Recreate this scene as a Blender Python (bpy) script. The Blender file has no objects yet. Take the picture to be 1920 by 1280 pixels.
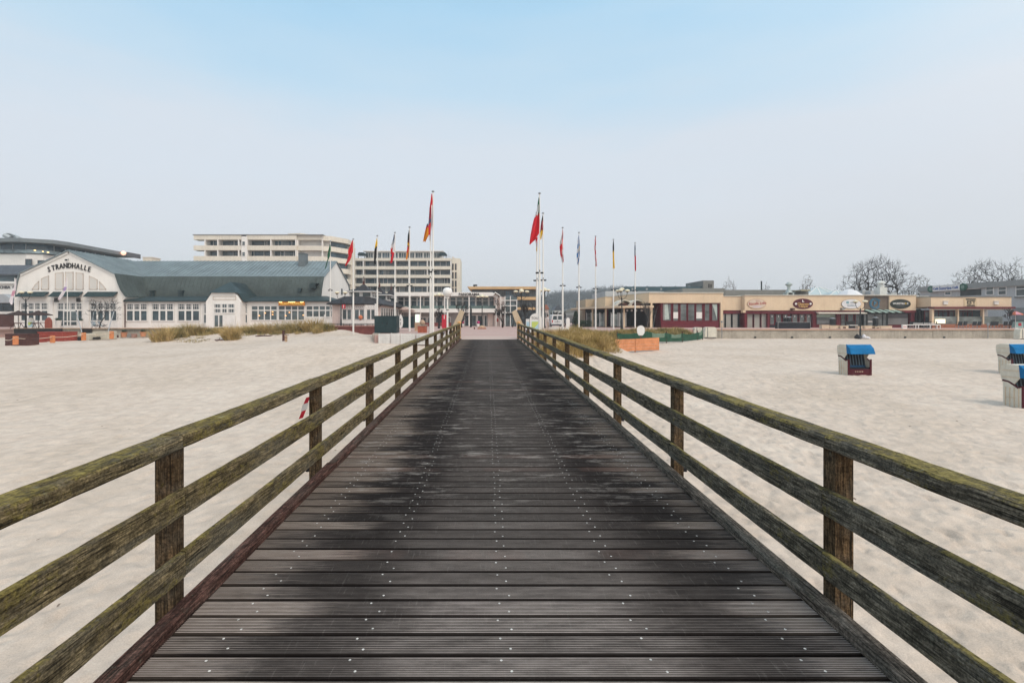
import bpy, math, random
from mathutils import Vector, Matrix, noise as mnoise
R = math.radians
scene = bpy.context.scene
col = scene.collection

# ------------------------------------------------------------------ camera
CAMH, FOC, VX, VY = 1.62, 900.0, 914.0, 597.0
cam_d = bpy.data.cameras.new('camera')
cam = bpy.data.objects.new('camera', cam_d); col.objects.link(cam)
cam.location = (0, 0, CAMH); cam.rotation_euler = (R(90), 0, 0)
cam_d.sensor_width = 36; cam_d.lens = 36*FOC/1920
cam_d.shift_x = (960-VX)/1920; cam_d.shift_y = (VY-640)/1920
cam_d.clip_start = 0.05; cam_d.clip_end = 4000
scene.camera = cam

# ------------------------------------------------------------------ world and sun
SUN_EL, SUN_AZ = R(52), R(140)          # veiled sun behind the camera, to the right
world = bpy.data.worlds.new('World'); scene.world = world; world.use_nodes = True
wn, wl = world.node_tree.nodes, world.node_tree.links
bg = wn['Background']
sky = wn.new('ShaderNodeTexSky'); sky.sky_type = 'NISHITA'; sky.sun_disc = False
sky.sun_elevation = SUN_EL; sky.sun_rotation = SUN_AZ; sky.air_density = 1.2; sky.dust_density = 3.0
tc = wn.new('ShaderNodeTexCoord'); sp = wn.new('ShaderNodeSeparateXYZ')
wl.new(tc.outputs['Generated'], sp.inputs[0])
ramp = wn.new('ShaderNodeValToRGB'); cr = ramp.color_ramp      # thin veil of high cloud
cr.elements[0].position = 0.0; cr.elements[0].color = (0.64, 0.655, 0.69, 1)
cr.elements[1].position = 0.62; cr.elements[1].color = (0.36, 0.60, 0.80, 1)
for p_, c_ in ((0.10, (.665, .690, .730, 1)), (0.20, (.68, .715, .765, 1)), (0.31, (.675, .735, .80, 1)), (0.43, (.54, .71, .84, 1)), (0.55, (.42, .66, .85, 1))):
    e_ = cr.elements.new(p_); e_.color = c_
nz = wn.new('ShaderNodeTexNoise'); nz.inputs['Scale'].default_value = 2.2; nz.inputs['Detail'].default_value = 5
mp = wn.new('ShaderNodeMapping'); mp.inputs['Scale'].default_value = (1, 1, 4.5)
wl.new(tc.outputs['Generated'], mp.inputs[0]); wl.new(mp.outputs[0], nz.inputs['Vector'])
ad = wn.new('ShaderNodeMath'); ad.operation = 'MULTIPLY_ADD'; ad.inputs[1].default_value = 0.22; ad.inputs[2].default_value = -0.11
wl.new(nz.outputs['Fac'], ad.inputs[0])
ad2 = wn.new('ShaderNodeMath'); ad2.operation = 'ADD'; wl.new(ad.outputs[0], ad2.inputs[0]); wl.new(sp.outputs['Z'], ad2.inputs[1])
wl.new(ad2.outputs[0], ramp.inputs['Fac'])
SKY_STRENGTH = 0.10
inv = wn.new('ShaderNodeVectorMath'); inv.operation = 'SCALE'; inv.inputs['Scale'].default_value = 1/SKY_STRENGTH
wl.new(ramp.outputs['Color'], inv.inputs[0])
mx = wn.new('ShaderNodeMix'); mx.data_type = 'RGBA'; mx.inputs['Factor'].default_value = 0.86
wl.new(sky.outputs['Color'], mx.inputs['A']); wl.new(inv.outputs[0], mx.inputs['B'])
# bright warm glow of the veiled sun high behind the camera
SDIR = (math.sin(SUN_AZ)*math.cos(SUN_EL), math.cos(SUN_AZ)*math.cos(SUN_EL), math.sin(SUN_EL))
dt = wn.new('ShaderNodeVectorMath'); dt.operation = 'DOT_PRODUCT'; wl.new(tc.outputs['Generated'], dt.inputs[0]); dt.inputs[1].default_value = SDIR
d0 = wn.new('ShaderNodeMath'); d0.operation = 'MAXIMUM'; wl.new(dt.outputs['Value'], d0.inputs[0]); d0.inputs[1].default_value = 0
d1 = wn.new('ShaderNodeMath'); d1.operation = 'POWER'; wl.new(d0.outputs[0], d1.inputs[0]); d1.inputs[1].default_value = 2.0
gl = wn.new('ShaderNodeVectorMath'); gl.operation = 'SCALE'; gl.inputs[0].default_value = (8.0, 6.2, 4.4); wl.new(d1.outputs[0], gl.inputs['Scale'])
ga = wn.new('ShaderNodeVectorMath'); ga.operation = 'ADD'; wl.new(mx.outputs['Result'], ga.inputs[0]); wl.new(gl.outputs[0], ga.inputs[1])
wl.new(ga.outputs[0], bg.inputs['Color']); bg.inputs['Strength'].default_value = SKY_STRENGTH

sun_d = bpy.data.lights.new('sun', 'SUN'); sun_d.energy = 1.5; sun_d.angle = R(28); sun_d.color = (1, .90, .78)
sun = bpy.data.objects.new('sun', sun_d); col.objects.link(sun)
sdir = Vector((math.sin(SUN_AZ)*math.cos(SUN_EL), math.cos(SUN_AZ)*math.cos(SUN_EL), math.sin(SUN_EL)))
sun.rotation_euler = sdir.to_track_quat('Z', 'Y').to_euler()
scene.view_settings.view_transform = 'Standard'; scene.view_settings.look = 'None'
scene.view_settings.exposure = 0.20; scene.view_settings.gamma = 1.0
scene.render.engine = 'CYCLES'
scene.cycles.max_bounces = 6; scene.cycles.diffuse_bounces = 3; scene.cycles.glossy_bounces = 3
scene.cycles.transmission_bounces = 4; scene.cycles.transparent_max_bounces = 8; scene.cycles.volume_bounces = 1
scene.cycles.use_denoising = True
scene.cycles.denoising_prefilter = 'ACCURATE'

# ------------------------------------------------------------------ helpers
def PX(px, Z): return (px-VX)/FOC*Z
def PH(py, Z): return CAMH-(py-VY)/FOC*Z
def P(px, py, Z): return Vector((PX(px, Z), Z, PH(py, Z)))
rnd = random.Random(7)

def origin(o):
    v = Vector((0, 0, 0))
    while o is not None: v += o.location; o = o.parent
    return v

class MB:
    def __init__(s): s.v = []; s.f = []; s.m = []
    def add(s, vs, fs, mi=0):
        n = len(s.v); s.v.extend([tuple(v) for v in vs])
        for f in fs: s.f.append(tuple(i+n for i in f)); s.m.append(mi)
        return s
    def box(s, x0, x1, y0, y1, z0, z1, mi=0):
        vs = [(x0,y0,z0),(x1,y0,z0),(x1,y1,z0),(x0,y1,z0),(x0,y0,z1),(x1,y0,z1),(x1,y1,z1),(x0,y1,z1)]
        return s.add(vs, [(0,3,2,1),(4,5,6,7),(0,1,5,4),(1,2,6,5),(2,3,7,6),(3,0,4,7)], mi)
    def boxm(s, M, sx, sy, sz, mi=0):
        """box centred at the matrix origin"""
        vs = [M @ Vector((a*sx/2, b*sy/2, c*sz/2)) for c in (-1,1) for a, b in ((-1,-1),(1,-1),(1,1),(-1,1))]
        return s.add(vs, [(0,3,2,1),(4,5,6,7),(0,1,5,4),(1,2,6,5),(2,3,7,6),(3,0,4,7)], mi)
    def prism(s, poly, a, b, axis='y', mi=0):
        """extrude a 2-D polygon: axis y -> poly in (x,z); axis z -> (x,y); axis x -> (y,z)"""
        def mk(p, t): return (p[0], t, p[1]) if axis == 'y' else (p[0], p[1], t) if axis == 'z' else (t, p[0], p[1])
        n = len(poly); vs = [mk(p, a) for p in poly]+[mk(p, b) for p in poly]
        fs = [tuple(range(n)), tuple(range(2*n-1, n-1, -1))]
        fs += [(i, i+n, (i+1) % n+n, (i+1) % n) for i in range(n)]
        return s.add(vs, fs, mi)
    def quad(s, a, b, c, d, mi=0): return s.add([a, b, c, d], [(0,1,2,3)], mi)
    def tube(s, pts, rad, n=6, cap=True, mi=0):
        pts = [Vector(p) for p in pts]; k = len(pts)
        if not isinstance(rad, (list, tuple)): rad = [rad]*k
        vs = []; prev = None
        for i, p in enumerate(pts):
            t = (pts[min(i+1, k-1)]-pts[max(i-1, 0)])
            t = t.normalized() if t.length > 1e-9 else Vector((0, 0, 1))
            if prev is None:
                u = t.orthogonal().normalized()
            else:
                u = prev-t*prev.dot(t); u = u.normalized() if u.length > 1e-6 else t.orthogonal().normalized()
            prev = u; w = t.cross(u)
            for j in range(n):
                a = 2*math.pi*j/n; vs.append(p+(u*math.cos(a)+w*math.sin(a))*rad[i])
        fs = [(i*n+j, i*n+(j+1) % n, (i+1)*n+(j+1) % n, (i+1)*n+j) for i in range(k-1) for j in range(n)]
        if cap: fs += [tuple(range(n-1, -1, -1)), tuple((k-1)*n+j for j in range(n))]
        return s.add(vs, fs, mi)
    def lathe(s, prof, c=(0,0,0), n=14, mi=0):
        """prof: (radius, z) bottom to top"""
        vs = []; c = Vector(c)
        for r, z in prof:
            for j in range(n):
                a = 2*math.pi*j/n; vs.append(c+Vector((r*math.cos(a), r*math.sin(a), z)))
        k = len(prof)
        fs = [(i*n+j, i*n+(j+1) % n, (i+1)*n+(j+1) % n, (i+1)*n+j) for i in range(k-1) for j in range(n)]
        fs += [tuple(range(n-1, -1, -1)), tuple((k-1)*n+j for j in range(n))]
        return s.add(vs, fs, mi)
    def cbar(s, a, b, w, h, ch=.008, mi=0, jit=0, rr=None, seg=1):
        """chamfered bar from a to b (running mainly along y), w along x, h along z"""
        a, b = Vector(a), Vector(b)
        pr = [(-w/2+ch,-h/2),(w/2-ch,-h/2),(w/2,-h/2+ch),(w/2,h/2-ch),(w/2-ch,h/2),(-w/2+ch,h/2),(-w/2,h/2-ch),(-w/2,-h/2+ch)]
        vs = []
        for i in range(seg+1):
            c = a.lerp(b, i/seg)
            for q in pr:
                jx = (rr.uniform(-jit, jit), rr.uniform(-jit, jit)) if rr else (0, 0)
                vs.append(c+Vector((q[0]+jx[0], 0, q[1]+jx[1])))
        fs = [(i*8+j, i*8+(j+1) % 8, (i+1)*8+(j+1) % 8, (i+1)*8+j) for i in range(seg) for j in range(8)]
        fs += [tuple(range(7, -1, -1)), tuple(seg*8+j for j in range(8))]
        return s.add(vs, fs, mi)
    def build(s, name, mats, parent=None, smooth=False, local=False):
        me = bpy.data.meshes.new(name)
        off = Vector((0, 0, 0)) if (parent is None or local) else origin(parent)
        me.from_pydata([(v[0]-off.x, v[1]-off.y, v[2]-off.z) for v in s.v], [], s.f)
        if not isinstance(mats, (list, tuple)): mats = [mats]
        for m in mats: me.materials.append(m)
        if len(mats) > 1: me.polygons.foreach_set('material_index', s.m)
        if smooth: me.polygons.foreach_set('use_smooth', [True]*len(s.f))
        me.update()
        import bmesh as _b
        bm = _b.new(); bm.from_mesh(me); _b.ops.recalc_face_normals(bm, faces=bm.faces); bm.to_mesh(me); bm.free()
        o = bpy.data.objects.new(name, me); col.objects.link(o)
        if parent is not None: o.parent = parent
        return o

def tag(o, label=None, cat=None, group=None, kind=None):
    if label: o['label'] = label
    if cat: o['category'] = cat
    if group: o['group'] = group
    if kind: o['kind'] = kind
    return o
def thing(name, label, cat, loc=(0,0,0), group=None, rz=0):
    o = bpy.data.objects.new(name, None); col.objects.link(o); o.empty_display_size = .3
    o.location = loc; o.rotation_euler = (0, 0, rz)
    return tag(o, label, cat, group)
def copy_tree(o, parent=None):
    c = o.copy(); col.objects.link(c)
    if parent is not None: c.parent = parent
    for ch in [x for x in o.children]: copy_tree(ch, c)
    return c
def place(o, loc, rz=0, label=None, sc=1.0):
    c = copy_tree(o); c.location = loc; c.rotation_euler = (0, 0, rz); c.scale = (sc, sc, sc)
    if label: c['label'] = label
    return c
def text_mb(txt, size, M, depth=.02, mb=None, bold=0.0, font=None, align='CENTER', mi=0):
    """letters as a mesh, laid in the plane of matrix M (x right, y up)"""
    cu = bpy.data.curves.new('t', 'FONT'); cu.body = txt; cu.size = size; cu.extrude = depth/2
    cu.align_x = align; cu.align_y = 'CENTER'; cu.offset = bold; cu.resolution_u = 2
    ob = bpy.data.objects.new('t', cu); col.objects.link(ob)
    me = bpy.data.meshes.new_from_object(ob.evaluated_get(bpy.context.evaluated_depsgraph_get()))
    mb = mb or MB()
    mb.add([M @ v.co for v in me.vertices], [tuple(p.vertices) for p in me.polygons], mi)
    bpy.data.objects.remove(ob); bpy.data.curves.remove(cu); bpy.data.meshes.remove(me)
    return mb
def facing(x, y, z, tilt=0, rz=0):
    """matrix for text standing upright and facing -Y"""
    return Matrix.Translation((x, y, z)) @ Matrix.Rotation(rz, 4, 'Z') @ Matrix.Rotation(R(90), 4, 'X') @ Matrix.Rotation(tilt, 4, 'Z')

# ------------------------------------------------------------------ materials
def nmat(name):
    m = bpy.data.materials.new(name); m.use_nodes = True
    return m, m.node_tree.nodes, m.node_tree.links, m.node_tree.nodes['Principled BSDF']
def _noise(n, l, vec, scale, detail=4, rough=.55):
    t = n.new('ShaderNodeTexNoise'); t.inputs['Scale'].default_value = scale; t.inputs['Detail'].default_value = detail
    t.inputs['Roughness'].default_value = rough; l.new(vec, t.inputs['Vector']); return t.outputs['Fac']
def _map(n, l, src, sc=(1,1,1), rot=(0,0,0)):
    m = n.new('ShaderNodeMapping'); m.inputs['Scale'].default_value = sc; m.inputs['Rotation'].default_value = rot
    l.new(src, m.inputs['Vector']); return m.outputs[0]
def _ramp(n, l, fac, *stops):
    r = n.new('ShaderNodeValToRGB'); e = r.color_ramp.elements
    def c4(c): return (c, c, c, 1) if isinstance(c, (int, float)) else (*c, 1)
    e[0].position = stops[0][0]; e[0].color = c4(stops[0][1]); e[1].position = stops[-1][0]; e[1].color = c4(stops[-1][1])
    for p, c in stops[1:-1]: x = e.new(p); x.color = c4(c)
    l.new(fac, r.inputs['Fac']); return r.outputs['Color']
def _mix(n, l, fac, a, b, mode='MIX'):
    m = n.new('ShaderNodeMix'); m.data_type = 'RGBA'; m.blend_type = mode
    for k, v in (('Factor', fac), ('A', a), ('B', b)):
        if isinstance(v, bpy.types.NodeSocket): l.new(v, m.inputs[k])
        elif k == 'Factor': m.inputs[k].default_value = v
        else: m.inputs[k].default_value = (*v, 1)
    return m.outputs['Result']
def _math(n, l, op, a, b=None, c=None, clamp=False):
    m = n.new('ShaderNodeMath'); m.operation = op; m.use_clamp = clamp
    for i, v in enumerate((a, b, c)):
        if v is None: continue
        if isinstance(v, bpy.types.NodeSocket): l.new(v, m.inputs[i])
        else: m.inputs[i].default_value = v
    return m.outputs[0]
def _bump(n, l, bs, h, strength=.3, dist=.02):
    b = n.new('ShaderNodeBump'); b.inputs['Strength'].default_value = strength; b.inputs['Distance'].default_value = dist
    l.new(h, b.inputs['Height']); l.new(b.outputs[0], bs.inputs['Normal'])
MATS = {}
def paint(name, c, rough=.55, var=.18, scale=1.2, streak=.0, metal=0, bump=0, spec=.22):
    """weathered flat colour: large blotches, fine grain and optional rain streaks"""
    if name in MATS: return MATS[name]
    m, n, l, bs = nmat(name)
    t = n.new('ShaderNodeTexCoord').outputs['Object']
    a = _noise(n, l, t, scale, 5, .65); b = _noise(n, l, t, scale*11, 3)
    lo = tuple(x*(1-var) for x in c); hi = tuple(min(1, x*(1+var*.55)) for x in c)
    cc = _ramp(n, l, a, (.3, lo), (.62, hi))
    cc = _mix(n, l, var*.9, cc, _ramp(n, l, b, (.35, .25), (.65, .75)), 'OVERLAY')
    if streak:
        s_ = _noise(n, l, _map(n, l, t, (3.1, 3.1, .22)), 1.6, 4)
        cc = _mix(n, l, _math(n, l, 'MULTIPLY', _ramp(n, l, s_, (.48, 0.0), (.72, 1.0)), streak), cc, tuple(x*.5 for x in c))
    l.new(cc, bs.inputs['Base Color'])
    l.new(_ramp(n, l, a, (.3, min(1, rough+.12)), (.7, max(0, rough-.1))), bs.inputs['Roughness'])
    bs.inputs['Metallic'].default_value = metal; bs.inputs['Specular IOR Level'].default_value = spec
    if bump: _bump(n, l, bs, b, bump, .03)
    MATS[name] = m; return m
def glass(name, c, rough=.06, warm=0):
    """window glass over a dim room"""
    if name in MATS: return MATS[name]
    m, n, l, bs = nmat(name)
    t = n.new('ShaderNodeTexCoord').outputs['Object']
    a = _noise(n, l, _map(n, l, t, (.55, .55, .9)), 1.0, 3, .6)
    l.new(_ramp(n, l, a, (.32, tuple(x*.45 for x in c)), (.52, c), (.72, tuple(min(1, x*1.7) for x in c))), bs.inputs['Base Color'])
    bs.inputs['Roughness'].default_value = rough; bs.inputs['Specular IOR Level'].default_value = .45
    _bump(n, l, bs, _noise(n, l, t, .5, 2), .04, .1)
    MATS[name] = m; return m
def glow(name, c, strength):
    if name in MATS: return MATS[name]
    m, n, l, bs = nmat(name)
    bs.inputs['Base Color'].default_value = (*c, 1); bs.inputs['Emission Color'].default_value = (*c, 1)
    bs.inputs['Emission Strength'].default_value = strength
    MATS[name] = m; return m
# ------------------------------------------------------------------ ground heights
def interp(x, tab):
    if x <= tab[0][0]: return tab[0][1]
    for (a, va), (b, vb) in zip(tab, tab[1:]):
        if x <= b:
            t = (x-a)/(b-a); return va+(vb-va)*t
    return tab[-1][1]
def sstep(a, b, x):
    t = max(0, min(1, (x-a)/(b-a))); return t*t*(3-2*t)
def deck_z(y): return interp(y, ((-6, -.03), (2, 0), (5.3, .04), (11, .13), (20, .24), (30, .335)))
PLAZA = .33
SAND_T = ((-20, -2.75), (3, -2.45), (8, -2.3), (18, -1.85), (26, -1.45), (40, -1.06), (58, -.78), (80, -.6))
def bump2(x, y, cx, cy, sx, sy): return math.exp(-((x-cx)/sx)**2-((y-cy)/sy)**2)
def sand_z(x, y):
    z = interp(y, SAND_T)
    # dune strip in front of the hall
    w = sstep(-40, -33, x)*(1-sstep(-17, -13.5, x))*math.exp(-((y-55)/4.2)**2)
    z += w*(.72+.22*mnoise.noise((x*.35, y*.3, 3)))
    # sand piled up left of the boardwalk's landward end
    w = sstep(-26, -12, x)*(1-sstep(-2.2, -1.2, x))*sstep(26, 37, y)
    z += w*(.98+.1*mnoise.noise((x*.3, y*.2, 6)))*(1-.25*sstep(-9, -4, x))*(1-.35*sstep(44, 54, y))
    # dune right of the boardwalk
    w = sstep(2.2, 4.0, x)*(1-sstep(7.5, 11.5, x))*sstep(23, 33, y)*(1-.55*sstep(37, 42, y))
    z += w*(1.25+.25*mnoise.noise((x*.4, y*.35, 9)))
    nl = 46.6+(x-12.7)*.64
    w = sstep(6, 9, x)*(1-sstep(22, 27, x))*sstep(nl-.6, nl+3.2, y)
    z += w*(.88+.18*mnoise.noise((x*.4, y*.35, 9)))
    return z
_fr = random.Random(99); FEET = {}
def _add_foot(x, y, a, L, W, dp):
    f = (x, y, math.cos(a), math.sin(a), L, W, dp)
    for i in range(int(math.floor((x-.5)/.5)), int(math.floor((x+.5)/.5))+1):
        for j in range(int(math.floor((y-.5)/.5)), int(math.floor((y+.5)/.5))+1): FEET.setdefault((i, j), []).append(f)
for k in range(5200):
    y = 1.0+27*_fr.random()**1.25; x = _fr.uniform(2.3, 26) if k % 6 < 5 else _fr.uniform(-24, -1.9)
    if x < -2 and y < 12 and mnoise.noise((x*.3, y*.3, 20)) < -.1: continue
    _add_foot(x, y, _fr.gauss(.4, .9), _fr.uniform(.13, .22), _fr.uniform(.055, .10), _fr.uniform(.018, .050))
for k in range(16):      # walkers' tracks
    x, y = (_fr.uniform(3, 14), _fr.uniform(2, 8)) if k % 3 else (_fr.uniform(-14, -3), _fr.uniform(3, 12)); a = _fr.uniform(.2, 2.6)
    for q_ in range(26):
        a += _fr.gauss(0, .06); x += math.cos(a)*.62; y += math.sin(a)*.62; s_ = .12 if q_ % 2 else -.12
        _add_foot(x-math.sin(a)*s_, y+math.cos(a)*s_, a, .20, .085, .045)
def footprints(x, y):
    f = mnoise.fractal((x*1.9, y*1.9, 1.7), .8, 2.2, 3)*.030
    q = mnoise.noise((x*4.3+3, y*4.3, 5))
    f -= max(0, q-.10)*.07
    f += mnoise.noise((x*.5, y*.5, 2))*.05
    for fx, fy, ca, sa, L, W, dp in FEET.get((int(math.floor(x/.5)), int(math.floor(y/.5))), ()):
        dx, dy = x-fx, y-fy; u = (dx*ca+dy*sa)/L; v = (-dx*sa+dy*ca)/W; r = u*u+v*v
        if r < 4.5: f += dp*(-math.exp(-r*1.3)*1.15+.42*math.exp(-(r-1.9)**2*1.6))
    return f
def axis_lines(stops):
    out = [stops[0][0]]
    for (a, sa), (b, sb) in zip(stops, stops[1:]):
        x = a
        while x < b-1e-6:
            s = sa+(sb-sa)*(x-a)/(b-a); x = min(b, x+s); out.append(x)
    return out
def mat_sand():
    m, n, l, bs = nmat('dry_sand')
    t = n.new('ShaderNodeTexCoord').outputs['Object']
    big = _noise(n, l, t, .16, 4, .6); mid = _noise(n, l, t, 2.1, 5, .62); fine = _noise(n, l, t, 60, 3)
    c = _ramp(n, l, big, (.3, (.465, .385, .315)), (.5, (.515, .432, .363)), (.7, (.55, .468, .398)))
    c = _mix(n, l, .30, c, _ramp(n, l, mid, (.3, .3), (.68, .72)), 'OVERLAY')
    c = _mix(n, l, .22, c, _ramp(n, l, fine, (.3, .2), (.7, .8)), 'OVERLAY')
    # scraps of dark seaweed and shells
    vt = n.new('ShaderNodeTexVoronoi'); vt.inputs['Scale'].default_value = 1.9; vt.inputs['Randomness'].default_value = 1
    l.new(_map(n, l, t, (1, .7, 1)), vt.inputs['Vector'])
    sep = n.new('ShaderNodeSeparateColor'); l.new(vt.outputs['Color'], sep.inputs[0])
    th = _math(n, l, 'MULTIPLY', _math(n, l, 'GREATER_THAN', sep.outputs[0], .70), .085)
    spot = _math(n, l, 'LESS_THAN', _math(n, l, 'ADD', vt.outputs['Distance'], _math(n, l, 'MULTIPLY', fine, .05)), th)
    c = _mix(n, l, _math(n, l, 'MULTIPLY', spot, .75), c, (.11, .08, .06))
    l.new(c, bs.inputs['Base Color']); bs.inputs['Roughness'].default_value = .95; bs.inputs['Specular IOR Level'].default_value = .1
    v2 = n.new('ShaderNodeTexVoronoi'); v2.feature = 'SMOOTH_F1'; v2.inputs['Scale'].default_value = 3.1
    wv = n.new('ShaderNodeVectorMath'); wv.operation = 'MULTIPLY_ADD'
    nt = n.new('ShaderNodeTexNoise'); nt.inputs['Scale'].default_value = 2.2; l.new(t, nt.inputs['Vector'])
    l.new(nt.outputs['Color'], wv.inputs[0]); wv.inputs[1].default_value = (.5, .5, .5); l.new(t, wv.inputs[2])
    l.new(wv.outputs[0], v2.inputs['Vector'])
    h = _math(n, l, 'ADD', _math(n, l, 'MULTIPLY', mid, .55), _math(n, l, 'MULTIPLY', v2.outputs['Distance'], .75))
    h = _math(n, l, 'ADD', h, _math(n, l, 'MULTIPLY', fine, .06))
    _bump(n, l, bs, h, .8, .11)
    return m
M_SAND = mat_sand()
xs_ = axis_lines(((-160, 8), (-60, 2), (-26, .5), (-14, .13), (-8, .07), (-1.8, .05), (-1.7, .3), (1.9, .3), (2.0, .05), (9, .065), (16, .11), (28, .4), (64, 2), (160, 8)))
ys_ = axis_lines(((-14, .5), (.5, .08), (8, .07), (14, .11), (22, .24), (36, .55), (64, 1.0)))
mb = MB()
for y in ys_:
    for x in xs_:
        far = max(abs(x-1), y); k = 1 if far < 30 else .7
        mb.v.append((x, y, sand_z(x, y)+footprints(x, y)*k))
nx = len(xs_)
for j in range(len(ys_)-1):
    for i in range(nx-1): mb.f.append((j*nx+i, j*nx+i+1, (j+1)*nx+i+1, (j+1)*nx+i)); mb.m.append(0)
tag(mb.build('sand', M_SAND, smooth=True), kind='structure')

# ground to the horizon, hills
def mat_ground():
    m, n, l, bs = nmat('town_ground')
    t = n.new('ShaderNodeTexCoord').outputs['Object']
    l.new(_ramp(n, l, _noise(n, l, t, .05, 5, .6), (.35, (.10, .10, .085)), (.6, (.07, .085, .045))), bs.inputs['Base Color'])
    bs.inputs['Roughness'].default_value = .95
    return m
mb = MB()
gx = [-1400, -1100]+list(range(-900, 901, 40))+[1100, 1400]
gy = [60, 110, 160, 220, 280, 340, 400, 440, 480, 520, 560, 600, 640, 700, 800, 1000, 1250]
def hill_z(x, y):
    h = sstep(380, 640, y)*(19+6*mnoise.noise((x*.004, y*.003, 1)))*(.4+.6*sstep(-500, 40, x))*(1-.55*sstep(190, 520, x))
    return .2+h
for y in gy:
    for x in gx: mb.v.append((x, y, hill_z(x, y)))
nx = len(gx)
for j in range(len(gy)-1):
    for i in range(nx-1): mb.f.append((j*nx+i, j*nx+i+1, (j+1)*nx+i+1, (j+1)*nx+i)); mb.m.append(0)
tag(mb.build('ground', mat_ground(), smooth=True), kind='structure')

# plaza and promenade paving (red clinker)
def mat_clinker():
    m, n, l, bs = nmat('clinker_paving')
    t = n.new('ShaderNodeTexCoord').outputs['Object']
    br = n.new('ShaderNodeTexBrick'); br.inputs['Scale'].default_value = 2.4; br.inputs['Mortar Size'].default_value = .03
    br.inputs['Color1'].default_value = (.43, .235, .20, 1); br.inputs['Color2'].default_value = (.37, .205, .18, 1); br.inputs['Mortar'].default_value = (.38, .31, .27, 1)
    l.new(t, br.inputs['Vector'])
    a = _noise(n, l, t, .35, 4, .6)
    # sand blown over the paving next to the boards
    sep = n.new('ShaderNodeSeparateXYZ'); l.new(t, sep.inputs[0])
    d = _math(n, l, 'ADD', _math(n, l, 'MULTIPLY', sep.outputs['Y'], -.12), _math(n, l, 'MULTIPLY_ADD', a, 1.6, 3.55))
    f = _math(n, l, 'MULTIPLY', d, .8, clamp=True)
    c = _mix(n, l, _math(n, l, 'MULTIPLY_ADD', f, .7, .15), br.outputs['Color'], (.50, .42, .36))
    l.new(c, bs.inputs['Base Color']); bs.inputs['Roughness'].default_value = .8
    return m
M_CLINK = mat_clinker()
plaza_poly = [(-1.72, 29.6), (-2.6, 36.6), (-8.6, 36.6), (-9.6, 40), (-12.6, 54.9), (-17, 55.2), (-17.2, 60.5), (-80, 60.5), (-80, 135), (84, 135), (84, 58.25), (27.5, 58.25), (21, 57.6), (13, 53), (7.2, 45), (3.2, 33.5), (1.95, 29.6)]
mb = MB().prism(plaza_poly, -1.6, PLAZA, 'z')
tag(mb.build('plaza', M_CLINK), kind='structure')
# pale stone band across the plaza
mb = MB().box(-1.6, 1.9, 33.0, 33.35, PLAZA, PLAZA+.004).box(-8, 5.8, 41.2, 41.5, PLAZA, PLAZA+.004)
tag(mb.build('plaza_band', paint('pale_stone', (.52, .47, .42), .8, .2, 2), None), kind='structure')

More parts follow.
